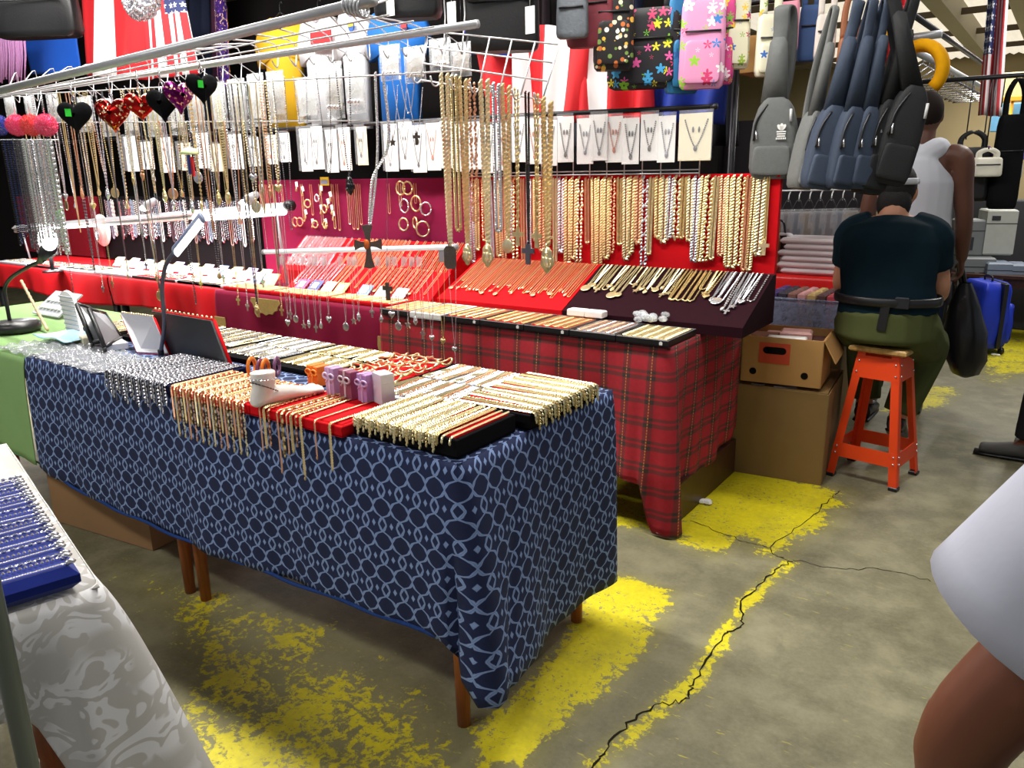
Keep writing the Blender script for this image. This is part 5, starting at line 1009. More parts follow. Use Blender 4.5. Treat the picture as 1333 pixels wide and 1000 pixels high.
def clothes():
    m_stripes('red_white_stripes', [(206, 28, 36), (236, 234, 234)], .52); m_stripes('flag_us', [(206, 30, 40), (236, 236, 238)], .22, 0, (.5, .64, 1)); m_stripes('red_white_red', [(200, 22, 32), (238, 236, 236), (196, 20, 30), (210, 26, 36)], 1.0)
    m_stripes('rwb_flag', [(206, 26, 36), (206, 26, 36), (236, 235, 236), (196, 22, 32), (238, 236, 236), (204, 26, 34)], 1.0); BL = mat('bright_blue_cloth', (14, 84, 190), .7, 0, .1, 4); BL2 = mat('deep_blue_cloth', (18, 50, 150), .7, 0, .1, 4)
    FR = mat('pink_fringe', (214, 150, 206), .7, 0, .2, 60)
    drape('flag', [(104, -30), (192, -30), (190, 104), (108, 98)], 3.75, MATS['red_white_red'], 'red and white striped flag hanging left of the stars and stripes', 'flag', .03, 2)
    drape('flag', [(182, -30), (236, -30), (258, 96), (190, 104)], 3.65, MATS['flag_us'], 'stars and stripes flag with narrow red stripes at the upper left', 'flag', .02, 2)
    drape('cloth', [(26, 40), (98, 40), (102, 98), (36, 96)], 3.8, BL, 'bright blue cloth hanging under the black bag at the upper left', 'cloth', .03, 1)
    drape('flag', [(610, 20), (770, 40), (755, 160), (630, 160)], 3.75, MATS['rwb_flag'], 'red and white banner hanging behind the end grid', 'flag', .05, 4)
    drape('flag', [(740, 50), (850, 60), (850, 160), (745, 160)], 3.80, MATS['red_white_red'], 'red and white banner hanging behind the floral tote', 'flag', .05, 3)
    drape('cloth', [(846, 90), (950, 90), (940, 162), (850, 158)], 3.85, BL2, 'royal blue cloth hanging behind the pink floral bag', 'cloth', .04, 2)
    drape('cloth', [(600, 30), (655, 30), (660, 75), (610, 70)], 3.7, BL2, 'blue printed banner behind the pipe end', 'cloth', .03, 2)
    t = thing('fringe', 'pink fringe hanging at the upper left edge', 'fringe', tuple(P(10, 105, 'y', 3.6)))
    for i in range(24): p = P(-12+i*1.9, 38, 'y', 3.6); q = P(-8+i*1.75+random.uniform(-2, 2), 108+random.uniform(-8, 3), 'y', 3.6); part('strand', MB().tube([p, (p+q)/2+np.array([0, .01, 0]), q], .007, 5), FR, t)
    SH = [(332, 400, 22, 165, 4.1, (222, 172, 20), 'yellow football shirt hanging behind the pipe rack'), (388, 442, 20, 165, 4.05, (232, 232, 236), 'white shirt with red band next to the yellow one'), (438, 482, 12, 165, 4.0, (226, 228, 234), 'white football shirt with small shield crest'), (478, 556, 8, 162, 3.95, (22, 110, 200), 'bright blue football shirt with small crest')]
    for x0, x1, y0, y1, Y, c, lab in SH:
        a, b, d = P(x0, y0, 'y', Y), P(x1, y0, 'y', Y), P((x0+x1)/2, y1, 'y', Y); cx = (a[0]+b[0])/2; w_ = (b[0]-a[0]); h = a[2]-d[2]; z1 = (a[2]+b[2])/2
        t = thing('shirt', lab, 'shirt', (cx, Y, d[2])); o = [(-.32, -1), (.32, -1), (.33, -.42), (.36, -.34), (.50, -.42), (.54, -.22), (.40, -.04), (.16, 0), (.08, -.05), (-.08, -.05), (-.16, 0), (-.40, -.04), (-.54, -.22), (-.50, -.42), (-.36, -.34), (-.33, -.42)]
        m = mat('shirt_%d_%d' % c[:2], c, .75, 0, .12, 5, .3, 9); part('body', MB().prism([(p*w_*.95, q_*h) for p, q_ in o], .05, 'xz', (cx, Y, z1), bulge=.03), m, t)
        aa = np.linspace(0, 2*PI, 17); part('collar', MB().tube(np.stack([cx+.09*w_*np.cos(aa), Y+.04*np.sin(aa), z1-.03*h+.02*h*np.cos(2*aa)], 1), .012, 6), m, t)
        part('hanger', MB().tube([(cx-.25*w_, Y, z1-.06*h), (cx, Y, z1+.03), (cx+.25*w_, Y, z1-.06*h)], .006, 6).tube(catmull([(cx, Y, z1+.03), (cx, Y, z1+.08), (cx+.02, Y, z1+.10), (cx+.03, Y, z1+.085)], 4), .003, 5), BLKPL, t)
        if 'crest' in lab:
            s = .028; sh = [(-1, 1.1), (1, 1.1), (1, 0), (.6, -.8), (0, -1.3), (-.6, -.8), (-1, 0)]; cc = P(457, 35, 'y', Y-.07) if 'white' in lab else P(526, 37, 'y', Y-.07)
            part('crest', MB().prism([(p*s, q_*s) for p, q_ in sh], .006, 'xz', cc), mat('crest_blue', (40, 90, 170), .5) if 'white' in lab else mat('crest_navy', (50, 40, 90), .5), t, label='shield crest'); part('crest_band', MB().box(cc+np.array([0, -.004, .012]), (s*1.7, .004, s*.8)), mat('crest_yellow', (232, 196, 40), .5) if 'white' in lab else mat('crest_red', (190, 40, 50), .5), t)
        if 'band' in lab: part('red_band', MB().box(P(418, 53, 'y', Y-.075), (w_*.5, .006, .12)), mat('flag_red', (196, 30, 40), .6), t)
    # dark clothes filling the stall's back rail
    cols = [(34, 34, 42), (48, 40, 44), (60, 62, 72), (30, 36, 56), (70, 40, 60), (26, 26, 30)]
    for i in range(12):
        px = 230+i*9 if i < 6 else 640+(i-6)*60; y = 4.6; drape('garment', [(px-14, -40), (px+16, -40), (px+18, 190), (px-14, 190)], y+.05*(i % 3), mat('garment_%d' % (i % 6), cols[i % 6], .85, 0, .2, 6), 'dark hanging garment on the stall back rail, %s from the left' % nth(i+1), 'garment', .05, 2, group='dark garments on the back rail', th=.006)
    q0, q1 = P(286, -20, 'y', 3.4), P(292, 112, 'y', 3.4); solo('sequin_scarf', MB().tube(np.linspace(q0, q1, 14), [(.05, .035) if i % 2 else (.046, .032) for i in range(14)], 10, flat=(1, 0, 0)), m_sequin('sequin_lilac', (86, 50, 140), (120, 80, 180)), 'purple sequin scarf hanging beside the yellow shirt', 'scarf')
    c = P(185, 0, 'y', 3.0); mb = MB()
    for i in range(420):
        d = rng.normal(size=3); d /= np.linalg.norm(d); mb.ell(c+d*np.array([.19, .06, .13])+np.array([0, 0, .02]), (.013, .008, .013), 5, 4)
    mb.ell(c+np.array([0, 0, .02]), (.18, .055, .125), 14, 10); t = thing('sequin_bag', 'silver sequined bag hanging at the top left', 'bag', tuple(c-[0, 0, .12])); o = part('sequins', mb, SILVER, t); part('strap', MB().tube([c+np.array([-.1, 0, .13]), c+np.array([0, 0, .4]), c+np.array([.1, 0, .13])], .006, 6), SILVER, t)
clothes()
def softbox(w_, d, h, n=5, taper=.06, puff=.5):
    """soft bag body: rounded box, local base at z=0, faces -Y"""
    mb = MB(); G = []; nn = 28
    for j, (f, s) in enumerate([(0, .82), (.03, .94), (.12, 1), (.5, 1.0-taper*.3), (.88, 1-taper), (.97, .93-taper), (1, .80-taper)]):
        row = []
        for k in range(nn+1):
            a = 2*PI*k/nn; ca, sa = math.cos(a), math.sin(a); e = .42
            row.append((w_/2*s*np.sign(ca)*abs(ca)**e, d/2*(s*.9+.1*puff)*np.sign(sa)*abs(sa)**e*(1+.12*math.sin(f*9+k)), f*h))
        G.append(row)
    mb.sheet(G); mb.add(G[0][:-1], [tuple(range(nn-1, -1, -1))], True); mb.add(G[-1][:-1], [tuple(range(nn))], True); return mb
def bag(px, pt, pb, wpx, y, m, lab, nm='tote_bag', rz=0, d=.07, strap=None, pocket=True, cat='bag', lift=.22, group=None, flap=False):
    p1 = P(px, pb, 'y', y); p0 = P(px, pt, 'y', y); h = p0[2]-p1[2]; w_ = wpx/1012*(p1-[0, 0, CAM_H]).dot(_fw); t = thing(nm, lab, cat, tuple(p1), group, rz)
    part('body', softbox(w_, d, h), m, t, world=False); s = strap or m; a = [(-w_*.28, 0, h*.95), (-w_*.26, 0, h+lift*.6), (0, 0, h+lift), (w_*.26, 0, h+lift*.6), (w_*.28, 0, h*.95)]
    for yy in (-d*.3, d*.3): part('strap', MB().tube(catmull(a, 5)+np.array([0, yy, 0]), [(.013, .003)]*21, 8, flat=(1, 0, 0)), s, t, world=False)
    if pocket: part('pocket', softbox(w_*.8, .02, h*.46).xf((0, -d*.5-.003, h*.06)), m, t, world=False)
    part('zip', MB().tube([(-w_*.38, -d*.52, h*.62), (w_*.38, -d*.52, h*.62)], .004, 6), BLKPL, t, world=False)
    if flap: part('flap', softbox(w_*.98, .03, h*.5).xf((0, -d*.45, h*.5)), m, t, world=False)
    return t
def bags():
    m_blobs('floral_black', (22, 20, 26), [(226, 214, 40), (120, 190, 40), (226, 90, 160), (60, 160, 214), (214, 60, 110)], 21, .40); m_blobs('floral_pink', (226, 150, 190), [(60, 130, 200), (150, 200, 60), (214, 60, 110), (250, 240, 240)], 20, .40); m_blobs('floral_magenta', (214, 70, 140), [(240, 200, 60), (250, 230, 240), (120, 190, 60)], 24, .4)
    m_blobs('floral_cream', (226, 222, 196), [(200, 60, 110), (60, 110, 190), (150, 180, 60), (240, 200, 70)], 26, .36); m_blobs('bean_print', (26, 22, 22), [(220, 210, 180), (230, 180, 60), (120, 150, 70), (200, 110, 50), (240, 236, 220)], 42, .42, petals=False); m_blobs('teal_floral', (40, 120, 170), [(30, 90, 150), (90, 170, 210)], 14, .3)
    LE = mat('black_leather', (13, 13, 15), .45, 0, .1, 20, .2, 90)
    bag(52, -30, 50, 118, 2.9, LE, 'large black leather bag at the upper left corner', 'hand_bag', .5, .16, pocket=False)
    bag(532, -60, 26, 88, 2.75, LE, 'black leather bag hanging above the clear packets', 'hand_bag', .4, .12, pocket=False, flap=True); bag(655, -60, 68, 96, 2.9, LE, 'larger black bag with white tag above the end grid', 'hand_bag', .5, .12, pocket=False, flap=True)
    for px, py, y, lab in ((588, 20, 2.66, 'white paper tag hanging beside the black bag above the packets'), (690, 26, 2.80, 'white notched tag hanging from the larger black bag'), (508, 4, 2.66, 'white paper tag at the top edge of the photo')):
        q = P(px, py, 'y', y); solo('paper_tag', MB().prism([(-.022, -.05), (.022, -.05), (.022, .05), (-.022, .05)], .002, 'xz', q).tube([q+np.array([0, 0, .05]), q+np.array([0, 0, .11])], .001, 4), WHITE, lab, 'tag')
    GQ = mat('grey_quilt', (92, 98, 104), .6, 0, .3, 60, .5, 80); MR = mat('maroon_pouch', (112, 34, 46), .55, 0, .15, 10, .3, 30)
    bag(745, -14, 50, 42, 3.05, GQ, 'small grey embossed pouch', 'pouch', .3, .05, pocket=False); bag(768, -30, 62, 62, 3.15, MR, 'maroon pouch behind the grey one', 'pouch', .3, .06, pocket=False)
    bag(798, -30, 92, 52, 3.2, MATS['bean_print'], 'tote bag printed with jelly beans on black', rz=.5, d=.08); bag(838, 12, 116, 96, 3.35, MATS['floral_black'], 'black tote bag with bright flower print', rz=.35, d=.09, strap=BLKPL); bag(886, -10, 122, 46, 3.42, MATS['teal_floral'], 'blue floral side of a tote between the black and pink ones', rz=.9, d=.06, strap=mat('sky_strap', (60, 150, 220), .6))
    bag(912, -4, 116, 58, 3.38, MATS['floral_pink'], 'pink floral crossbody bag', rz=.4, d=.07); bag(936, -6, 110, 34, 3.46, MATS['floral_magenta'], 'magenta floral bag behind the pink one', rz=.5, d=.06); bag(956, -10, 90, 34, 3.5, MATS['floral_cream'], 'cream floral bag next to the pink ones', rz=.6, d=.06); bag(998, 20, 100, 32, 3.5, MATS['floral_cream'], 'small cream floral bag beside the grey sling bag', rz=.5, d=.06)
    q = P(985, 70, 'y', 3.75); solo('storage_box', MB().box(q+np.array([0, .1, 0]), (.16, .2, .16), bev=.004), CARD, 'brown carton seen between the cream bags', 'box')
bags()
def slings():
    def sling(px, pt, ps, pb, wpx, y, c, lab, rz, logo=False, strapc=None, dpx=.09, tilt=0, sx=0):
        m = mat('sling_%d_%d_%d' % c, tuple(int(v*.86) for v in c), .75, 0, .14, 60, .3, 260); p1, pm, p0 = P(px, pb, 'y', y), P(px, ps, 'y', y), P(px+4, pt, 'y', y); w_ = wpx/1012*(p1-[0, 0, CAM_H]).dot(_fw); h = pm[2]-p1[2]; H = p0[2]-p1[2]
        t = thing('sling_bag', lab, 'bag', tuple(p1), 'sling bags on the rail', rz); t.rotation_euler = (0, tilt, rz); mb = MB(); G = []; nn = 26
        for f, s in [(0, .70), (.04, .90), (.15, 1), (.45, 1.0), (.7, .92), (.88, .74), (.96, .55), (1, .38)]: G.append([(w_/2*s*np.sign(math.cos(a))*abs(math.cos(a))**.5, dpx/2*(.55+.45*s)*np.sign(math.sin(a))*abs(math.sin(a))**.55, f*h) for a in np.linspace(0, 2*PI, nn+1)])
        mb.sheet(G); mb.add(G[0][:-1], [tuple(range(nn-1, -1, -1))], True); mb.add(G[-1][:-1], [tuple(range(nn))], True); part('body', mb, m, t, world=False)
        pk = part('pocket', softbox(w_*.82, .03, h*.36).xf((0, -dpx*.5+.004, h*.05)), m, t, world=False); part('zip', MB().tube(catmull([(-w_*.40, -dpx*.5, h*.48), (-w_*.36, -dpx*.48, h*.72), (-w_*.15, -dpx*.40, h*.92)], 6), .0045, 6), BLKPL, t, world=False); part('zip_pull', MB().tube([(-w_*.36, -dpx*.5, h*.6), (-w_*.33, -dpx*.56, h*.5)], .004, 6), SILVER, t, world=False)
        part('strap', MB().tube(catmull([(0, 0, h*.97), (sx*.35-w_*.05, .0, h+(H-h)*.35), (sx*.75, .0, h+(H-h)*.75), (sx, .0, H), (sx+.02, .05, H-.02), (sx*.5+w_*.12, .07, h+(H-h)*.4), (0, .05, h*.8)], 6), [(w_*.16, .010)]*13+[(w_*.17, .008)]*24, 8, flat=(1, 0, 0)), m if not strapc else mat('strap_%d' % strapc[0], strapc, .8), t, world=False)
        hp = (H-h)*.62; k_ = sx*.6; part('strap_pad', MB().prism([(-w_*.30, h*.94), (w_*.26, h*.94), (k_+w_*.17, h+hp), (k_+w_*.10, h+hp+.02), (k_-w_*.10, h+hp+.02), (k_-w_*.18, h+hp)], .022, 'xz', (-w_*.02, -.012, 0), bulge=.008), m, t, world=False); part('side_loop', MB().tube([(w_*.34, -dpx*.4, h*.85), (w_*.36, -dpx*.5, h*.70)], .006, 6), mat('loop_grey', (190, 190, 190), .7), t, world=False)
        if logo:      # three leaf emblem over a small word line, printed white
            L = MB(); s = w_*.115; y0 = -dpx*.5-.004; zc = h*.60
            for a in (-.62, 0, .62):
                leaf = [(math.sin(tt)*s*.34*1.0, (1-math.cos(tt))*s*.62) for tt in np.linspace(0, 2*PI, 12, endpoint=False)]; L.prism([(p*math.cos(a)+q*math.sin(a), -p*math.sin(a)+q*math.cos(a)) for p, q in leaf], .003, 'xz', (w_*.18, y0, zc))
            for k in range(3): L.box((w_*.18, y0, zc-.006-.009*k), (s*(1.7-.1*k), .003, .005))
            part('emblem', L, WHITE, t, world=False, label='white three leaf emblem')
            for k in range(6): part('letter_bar', MB().box((w_*.18-s*.8+s*.32*k, y0-.001, zc-.033), (s*.2, .003, .008)), WHITE, t, world=False)
    G1, G2, N1, N2, K = (112, 116, 114), (124, 126, 124), (62, 76, 98), (52, 66, 88), (24, 25, 28)
    sling(1004, 12, 128, 233, 58, 3.46, G1, 'light grey sling bag with white three leaf emblem', .15, True)
    sling(1040, 8, 145, 246, 32, 3.42, G2, 'grey sling bag seen edge on next to the emblem one', .95, tilt=.16); sling(1062, 4, 138, 246, 44, 3.38, N1, 'slate blue sling bag with silver zip pull', .6, tilt=.15); sling(1090, 2, 140, 246, 40, 3.38, N2, 'dark slate sling bag in the middle of the row', .8, tilt=.12); sling(1111, 0, 140, 246, 38, 3.42, N1, 'slate blue sling bag near the black ones', .9, tilt=.11); sling(1126, -10, 130, 252, 42, 3.46, K, 'black sling bag left of the largest black one', .8, tilt=.18); sling(1152, -20, 112, 240, 50, 3.48, K, 'largest black sling bag at the right of the row', .5, tilt=.20, sx=-.22)
    a, b = P(1000, 10, 'y', 3.55), P(1190, -14, 'y', 3.75); t = thing('hanging_rail', 'pipe rail carrying the sling bags', 'rail', tuple((a+b)/2)); part('rail', MB().tube([a+np.array([-.3, 0, .03]), b+np.array([.15, 0, .03])], .014, 12), DARKM, t)
    p = P(955, 150, 'y', 3.62); part('post', MB().tube([(p[0], 3.62, 0), (p[0], 3.62, 2.15)], .016, 12), DARKM, t)
    # bags hanging on a second rail behind
    BR = mat('tan_leather', (150, 90, 56), .5, 0, .12, 12); PK = mat('pink_leather', (220, 140, 160), .55); YE = mat('mustard', (222, 160, 24), .6); BLU = mat('denim', (50, 80, 130), .7); IV = mat('ivory_fluff', (222, 212, 204), .8)
    for px, pt, pb, w_, y, m, lab in [(1022, 0, 70, 30, 4.0, PK, 'pink backpack behind the grey sling bags'), (1050, 8, 80, 26, 4.1, BLU, 'blue backpack behind the grey sling bags'), (1072, 20, 78, 26, 4.05, IV, 'ivory fluffy bag behind the slate sling bag'), (1100, 50, 108, 26, 4.05, BR, 'tan leather bag with straps behind the slate sling bags'), (1130, 40, 100, 24, 4.1, IV, 'pale pink bag behind the slate sling bags'), (1137, 60, 128, 20, 4.15, YE, 'mustard bag behind the black sling bags'), (1112, 100, 140, 34, 4.2, IV, 'blush bag low behind the slate sling bags'), (1160, 70, 120, 22, 4.2, mat('red_bag', (196, 40, 60), .6), 'red bag behind the black sling bags')]: bag(px, pt, pb, w_, y, m, lab, 'hand_bag', .3, .07, pocket=False, lift=.2)
    q = P(1196, 92, 'y', 4.3); a = np.linspace(-.9, 2.4, 16); solo('plush_bag', MB().tube(np.stack([q[0]+.10*np.sin(a), q[1]+0*a, q[2]+.11*np.cos(a)], 1), [(.02+.035*math.sin(PI*i/15), .03) for i in range(16)], 10, flat=(0, 1, 0)), mat('plush_yellow', (226, 162, 14), .8, 0, .15, 30), 'yellow curved plush bag hanging right of the black sling bags', 'bag')
slings()
# ================================================================ right side: cartons, stool, stock
def cartons():
    def carton(c, w_, d, h, rz, m, lab, flaps=(.0, .0), z0=0, th=.006, fill=True):
        t = thing('carton', lab, 'box', (c[0], c[1], z0), None, rz); mb = MB()
        for cc, dd in (((0, -d/2, h/2), (w_, th, h)), ((0, d/2, h/2), (w_, th, h)), ((-w_/2, 0, h/2), (th, d, h)), ((w_/2, 0, h/2), (th, d, h)), ((0, 0, th/2), (w_, d, th))): mb.box(cc, dd, bev=.001)
        part('walls', mb, m, t, world=False); return t
    # large closed box
    c = np.array([-.985, 3.72]); rz = .10; w_, d, h = .42, .49, .43
    t = carton(c, w_, d, h, rz, CARD2, 'large closed brown carton standing on the floor beside the plaid table')
    part('flap', MB().box((0, -d*.26, h+.004), (w_-.01, d*.48, .006), R=rotx(.02)), CARD2, t, world=False); part('flap', MB().box((0, d*.25, h+.003), (w_-.01, d*.49, .006)), CARD2, t, world=False); part('tape', MB().box((0, .0, h+.009), (w_*.9, .05, .001)), TAPE, t, world=False)
    part('torn_label', MB().box((.02, -d*.45, h+.0085), (.10, .03, .001), rz=.2).box((-.1, -d*.46, h+.0085), (.06, .02, .001)), GREYC, t, world=False)
    # open box with wallets
    z = .452; c = np.array([-.98, 3.63]); w_, d, h = .345, .30, .215; rz = .10
    t = carton(c, w_, d, h, rz, CARD, 'open tan carton with red printed label and round holes, full of wallets', z0=z)
    part('label_print', MB().box((-.03, -d/2-.0045, h*.66), (.135, .001, .095)), mat('red_print', (190, 66, 36), .7, 0, .1), t, world=False)
    part('hand_hole', MB().tube([(-.065, -d/2-.0055, h*.72), (.005, -d/2-.0055, h*.72)], [(.016, .001)]*2, 12, flat=(0, 0, 1)).ell((-.065, -d/2-.0055, h*.72), (.016, .001, .016), 12, 6).ell((.005, -d/2-.0055, h*.72), (.016, .001, .016), 12, 6), mat('hole_shade', (16, 13, 11), .95, 0, 0), t, world=False)  # dark disc on the wall paints the shade inside the hole
    for x in (-.12, .105): part('vent_hole', MB().ell((x, -d/2-.005, h*.24), (.016, .001, .016), 14, 6), MATS['hole_shade'], t, world=False)  # same painted shade for the round holes
    for s, a in ((1, .25),): part('flap', MB().box((w_/2+.03, 0, h-.05), (.005, d*.95, .11), R=roty(-.5)), CARD, t, world=False)
    R = rotz(rz); L = lambda x, y, zz: R@np.array([x, y, 0])+np.array([c[0], c[1], z+zz])
    W = [((-.10, -.03, .17), (.13, .17, .06), (120, 70, 40), 'brown wallet on the left in the open carton'), ((.03, .02, .185), (.14, .10, .075), (206, 156, 148), 'pink zip wallet on top of the open carton'), ((.11, .05, .16), (.10, .15, .05), (84, 48, 44), 'dark brown wallet at the right in the open carton'), ((-.02, .10, .17), (.2, .06, .05), (190, 150, 140), 'blush wallet at the back of the open carton'), ((.01, -.10, .205), (.17, .07, .012), (232, 230, 226), 'white card box lying across the front of the open carton')]
    for p, dd, col, lab in W:
        t = thing('wallet', lab, 'wallet', tuple(L(*p)-np.array([0, 0, dd[2]/2])), 'wallets in the open carton', rz+.1); part('body', MB().box((0, 0, dd[2]/2), dd, bev=.01), mat('wallet_%d_%d' % col[:2], col, .5, 0, .1, 20, .2, 60), t, world=False); part('zip', MB().tube([(-dd[0]*.48, -dd[1]*.5, dd[2]*.5), (dd[0]*.48, -dd[1]*.5, dd[2]*.5)], .0025, 5), GOLD, t, world=False)
    carton((-1.10, 4.215), .52, .40, .60, 0, CARD2, 'brown carton under the clear wallet bin', z0=0)
    # clear bin with wallets
    t = thing('storage_bin', 'clear plastic bin of wallets behind the open carton', 'bin', (-1.02, 4.18, .605)); BN = m_glasslike('bin_plastic', (150, 160, 190), .5); mb = MB()
    for cc, dd in (((-1.02, 4.03, .68), (.44, .005, .15)), ((-1.02, 4.33, .68), (.44, .005, .15)), ((-1.24, 4.18, .68), (.005, .3, .15)), ((-.80, 4.18, .68), (.005, .3, .15)), ((-1.02, 4.18, .607), (.44, .3, .004))): mb.box(cc, dd)
    part('walls', mb, BN, t); part('rim', MB().tube([(-1.245, 4.025, .757), (-.795, 4.025, .757), (-.795, 4.335, .757), (-1.245, 4.335, .757), (-1.245, 4.025, .757)], .006, 6), BN, t)
    cs = [(70, 50, 110), (206, 150, 150), (190, 70, 80), (50, 46, 60), (200, 170, 110), (222, 200, 196), (130, 90, 80), (90, 60, 60)]
    for i in range(16):
        x = -1.19+.048*(i % 8); y = 4.11+.15*(i//8); col = cs[(i*3) % 8]; solo('wallet', MB().box((x, y, .70), (.04, .12, .17), bev=.008), mat('binw_%d' % ((i*3) % 8), col, .5), 'wallet standing in the clear bin, %s in the %s row' % (nth(i % 8+1), 'front' if i < 8 else 'back'), 'wallet', 'wallets in the clear bin')
    # table with red cloth and folded shirts
    t = folding_table(-1.62, -.99, 4.52, 5.0, .80, 'small table under the red cloth behind the wallet bin', DARKM, WOODD); c = thing('tablecloth', 'red satin cloth under the stack of folded white shirts', 'tablecloth', (-1.17, 4.76, .8)); mb = MB(); topsheet(mb, -1.64, -.97, 4.50, 5.02, .812, 16, 8); skirt(mb, [(-1.64, 4.5), (-.97, 4.5), (-.97, 5.02)], .812, lambda s: .52, .012, .018, seed=31); solidify(part('cloth', mb, mat('red_satin', (214, 26, 24), .4, 0, .1, 6), c), .003)
    for i in range(6):
        q = np.array([-1.15+.012*(-1)**i, 4.68, .832+.034*i]); t = thing('folded_shirt', 'white folded shirt in plastic on the red cloth, %s from the bottom of the stack' % nth(i+1), 'shirt', tuple(q), 'folded white shirts'); part('body', MB().box((q[0], q[1], q[2]), (.33-.02*(i > 3), .26, .031), bev=.012), mat('folded_white', (226, 214, 216) if i < 4 else (226, 226, 230), .6, 0, .05), t); part('sleeve', MB().box((q[0], q[1], q[2]), (.335-.02*(i > 3), .265, .033), bev=.012), MATS['sleeve_film'], t)
    t = thing('hand_bag', 'black and white bag standing left of the folded shirts', 'bag', (-1.37, 4.66, .816)); part('body', softbox(.2, .09, .22).xf((-1.37, 4.66, .816)), mat('bw_white', (206, 200, 202), .6), t); part('dark_panel', MB().prism([(-.0, .07), (.07, .10), (.07, .21), (-.01, .21)], .006, 'xz', (-1.37, 4.612, .816)), BLKPL, t); part('handle', MB().tube(catmull([(-1.42, 4.66, 1.02), (-1.40, 4.66, 1.10), (-1.34, 4.66, 1.10), (-1.32, 4.66, 1.02)], 5), .006, 6), BLKPL, t)
    bag(1001, 305, 352, 26, 4.62, mat('tan_leather', (150, 90, 56), .5), 'tan bag behind the right edge of the red wall panel', 'hand_bag', .2, .08, pocket=False, lift=.1)
    # rail of dark bags in plastic
    a, b = P(1012, 250, 'y', 5.0), P(1125, 246, 'y', 5.0); t = thing('hook_rail', 'wire rail with hooks above the folded shirts', 'rail', tuple((a+b)/2)); part('rail', MB().tube([a-np.array([.4, 0, 0]), b+np.array([.1, 0, 0])], .006, 6), WIRE, t)
    for i in range(8):
        p = a+(b-a)*(i+.3)/8; part('hook', MB().tube([p, p+np.array([0, -.03, -.02]), p+np.array([0, -.035, -.06])], .004, 6), WIRE, t); g = thing('hand_bag', 'dark bag in a clear cover hanging above the folded shirts, %s from the left' % nth(i+1), 'bag', tuple(p+np.array([0, -.04, -.36])), 'dark covered bags'); part('body', softbox(.11, .06, .24).xf(p+np.array([0, -.04, -.36])), mat('darkbag_%d' % (i % 4), [(34, 32, 40), (52, 40, 44), (40, 44, 60), (74, 58, 40)][i % 4], .4), g); part('strap', MB().tube(catmull([p+np.array([-.04, -.04, -.13]), p+np.array([0, -.035, -.05]), p+np.array([.04, -.04, -.13])], 5), .005, 6), BLKPL, g); part('cover', softbox(.12, .07, .27).xf(p+np.array([0, -.04, -.375])), MATS['sleeve_film'], g)
    solo('backing_panel', MB().box((-1.55, 5.22, .85), (1.1, .03, 1.70)), mat('charcoal_panel', (44, 42, 46), .9, 0, .2, 3), 'charcoal partition behind the dark covered bags', 'panel')
cartons()
def stool():
    t = thing('stool', 'orange metal stool with worn wooden seat under the seated person', 'stool', (-.585, 3.765, 0), None, -.16)
    bx, by, tx, ty, zt = .155, .145, .088, .082, .60; cs = [(-1, -1), (1, -1), (1, 1), (-1, 1)]
    at = lambda s, f: np.array([s[0]*(bx+(tx-bx)*f), s[1]*(by+(ty-by)*f), .012+(zt-.012)*f])
    for s in cs:
        a, b = at(s, 0), at(s, 1); mb = MB(); w_ = .034
        for o in ((-s[0]*w_/2, 0, w_, .004), (0, -s[1]*w_/2, .004, w_)):
            V = []
            for p in (a, b):
                for dx, dy in ((-1, -1), (1, -1), (1, 1), (-1, 1)): V.append(p+np.array([o[0]+dx*o[2]/2, o[1]+dy*o[3]/2, 0]))
            mb.add(V, [(3, 2, 1, 0), (4, 5, 6, 7), (0, 1, 5, 4), (1, 2, 6, 5), (2, 3, 7, 6), (3, 0, 4, 7)])
        lg = part('leg', mb, ORANGE, t, world=False); part('rubber_foot', MB().box(at(s, 0)+np.array([-s[0]*.013, -s[1]*.013, -.003]), (.038, .038, .018), bev=.003), BLKPL, lg, world=False)
    for f0, f1, nm in ((.155, .265, 'stretcher'), (.80, .97, 'apron')):
        for i in range(4):
            s, r = cs[i], cs[(i+1) % 4]; q = np.array([at(s, f0), at(r, f0), at(r, f1), at(s, f1)]); n = np.cross(q[1]-q[0], q[3]-q[0]); n /= np.linalg.norm(n); q = q+n*.003
            st = part(nm, MB().add(np.vstack([q, q-n*.004]), [(0, 1, 2, 3), (7, 6, 5, 4), (0, 4, 5, 1), (1, 5, 6, 2), (2, 6, 7, 3), (3, 7, 4, 0)]), ORANGE, t, world=False)
            for k in (0, 1):
                for g in (.25, .75):
                    p = (q[0]*(1-g)+q[3]*g)*(1-k)+(q[1]*(1-g)+q[2]*g)*k; e = (q[1]-q[0])/np.linalg.norm(q[1]-q[0])*(.014 if k == 0 else -.014); part('bolt', MB().ell(p+e+n*.001, (.005, .005, .005), 8, 6), SILVER, st, world=False)
    part('seat', MB().box((0, 0, zt+.014), (.245, .225, .026), bev=.007), WOODL, t, world=False)
stool()
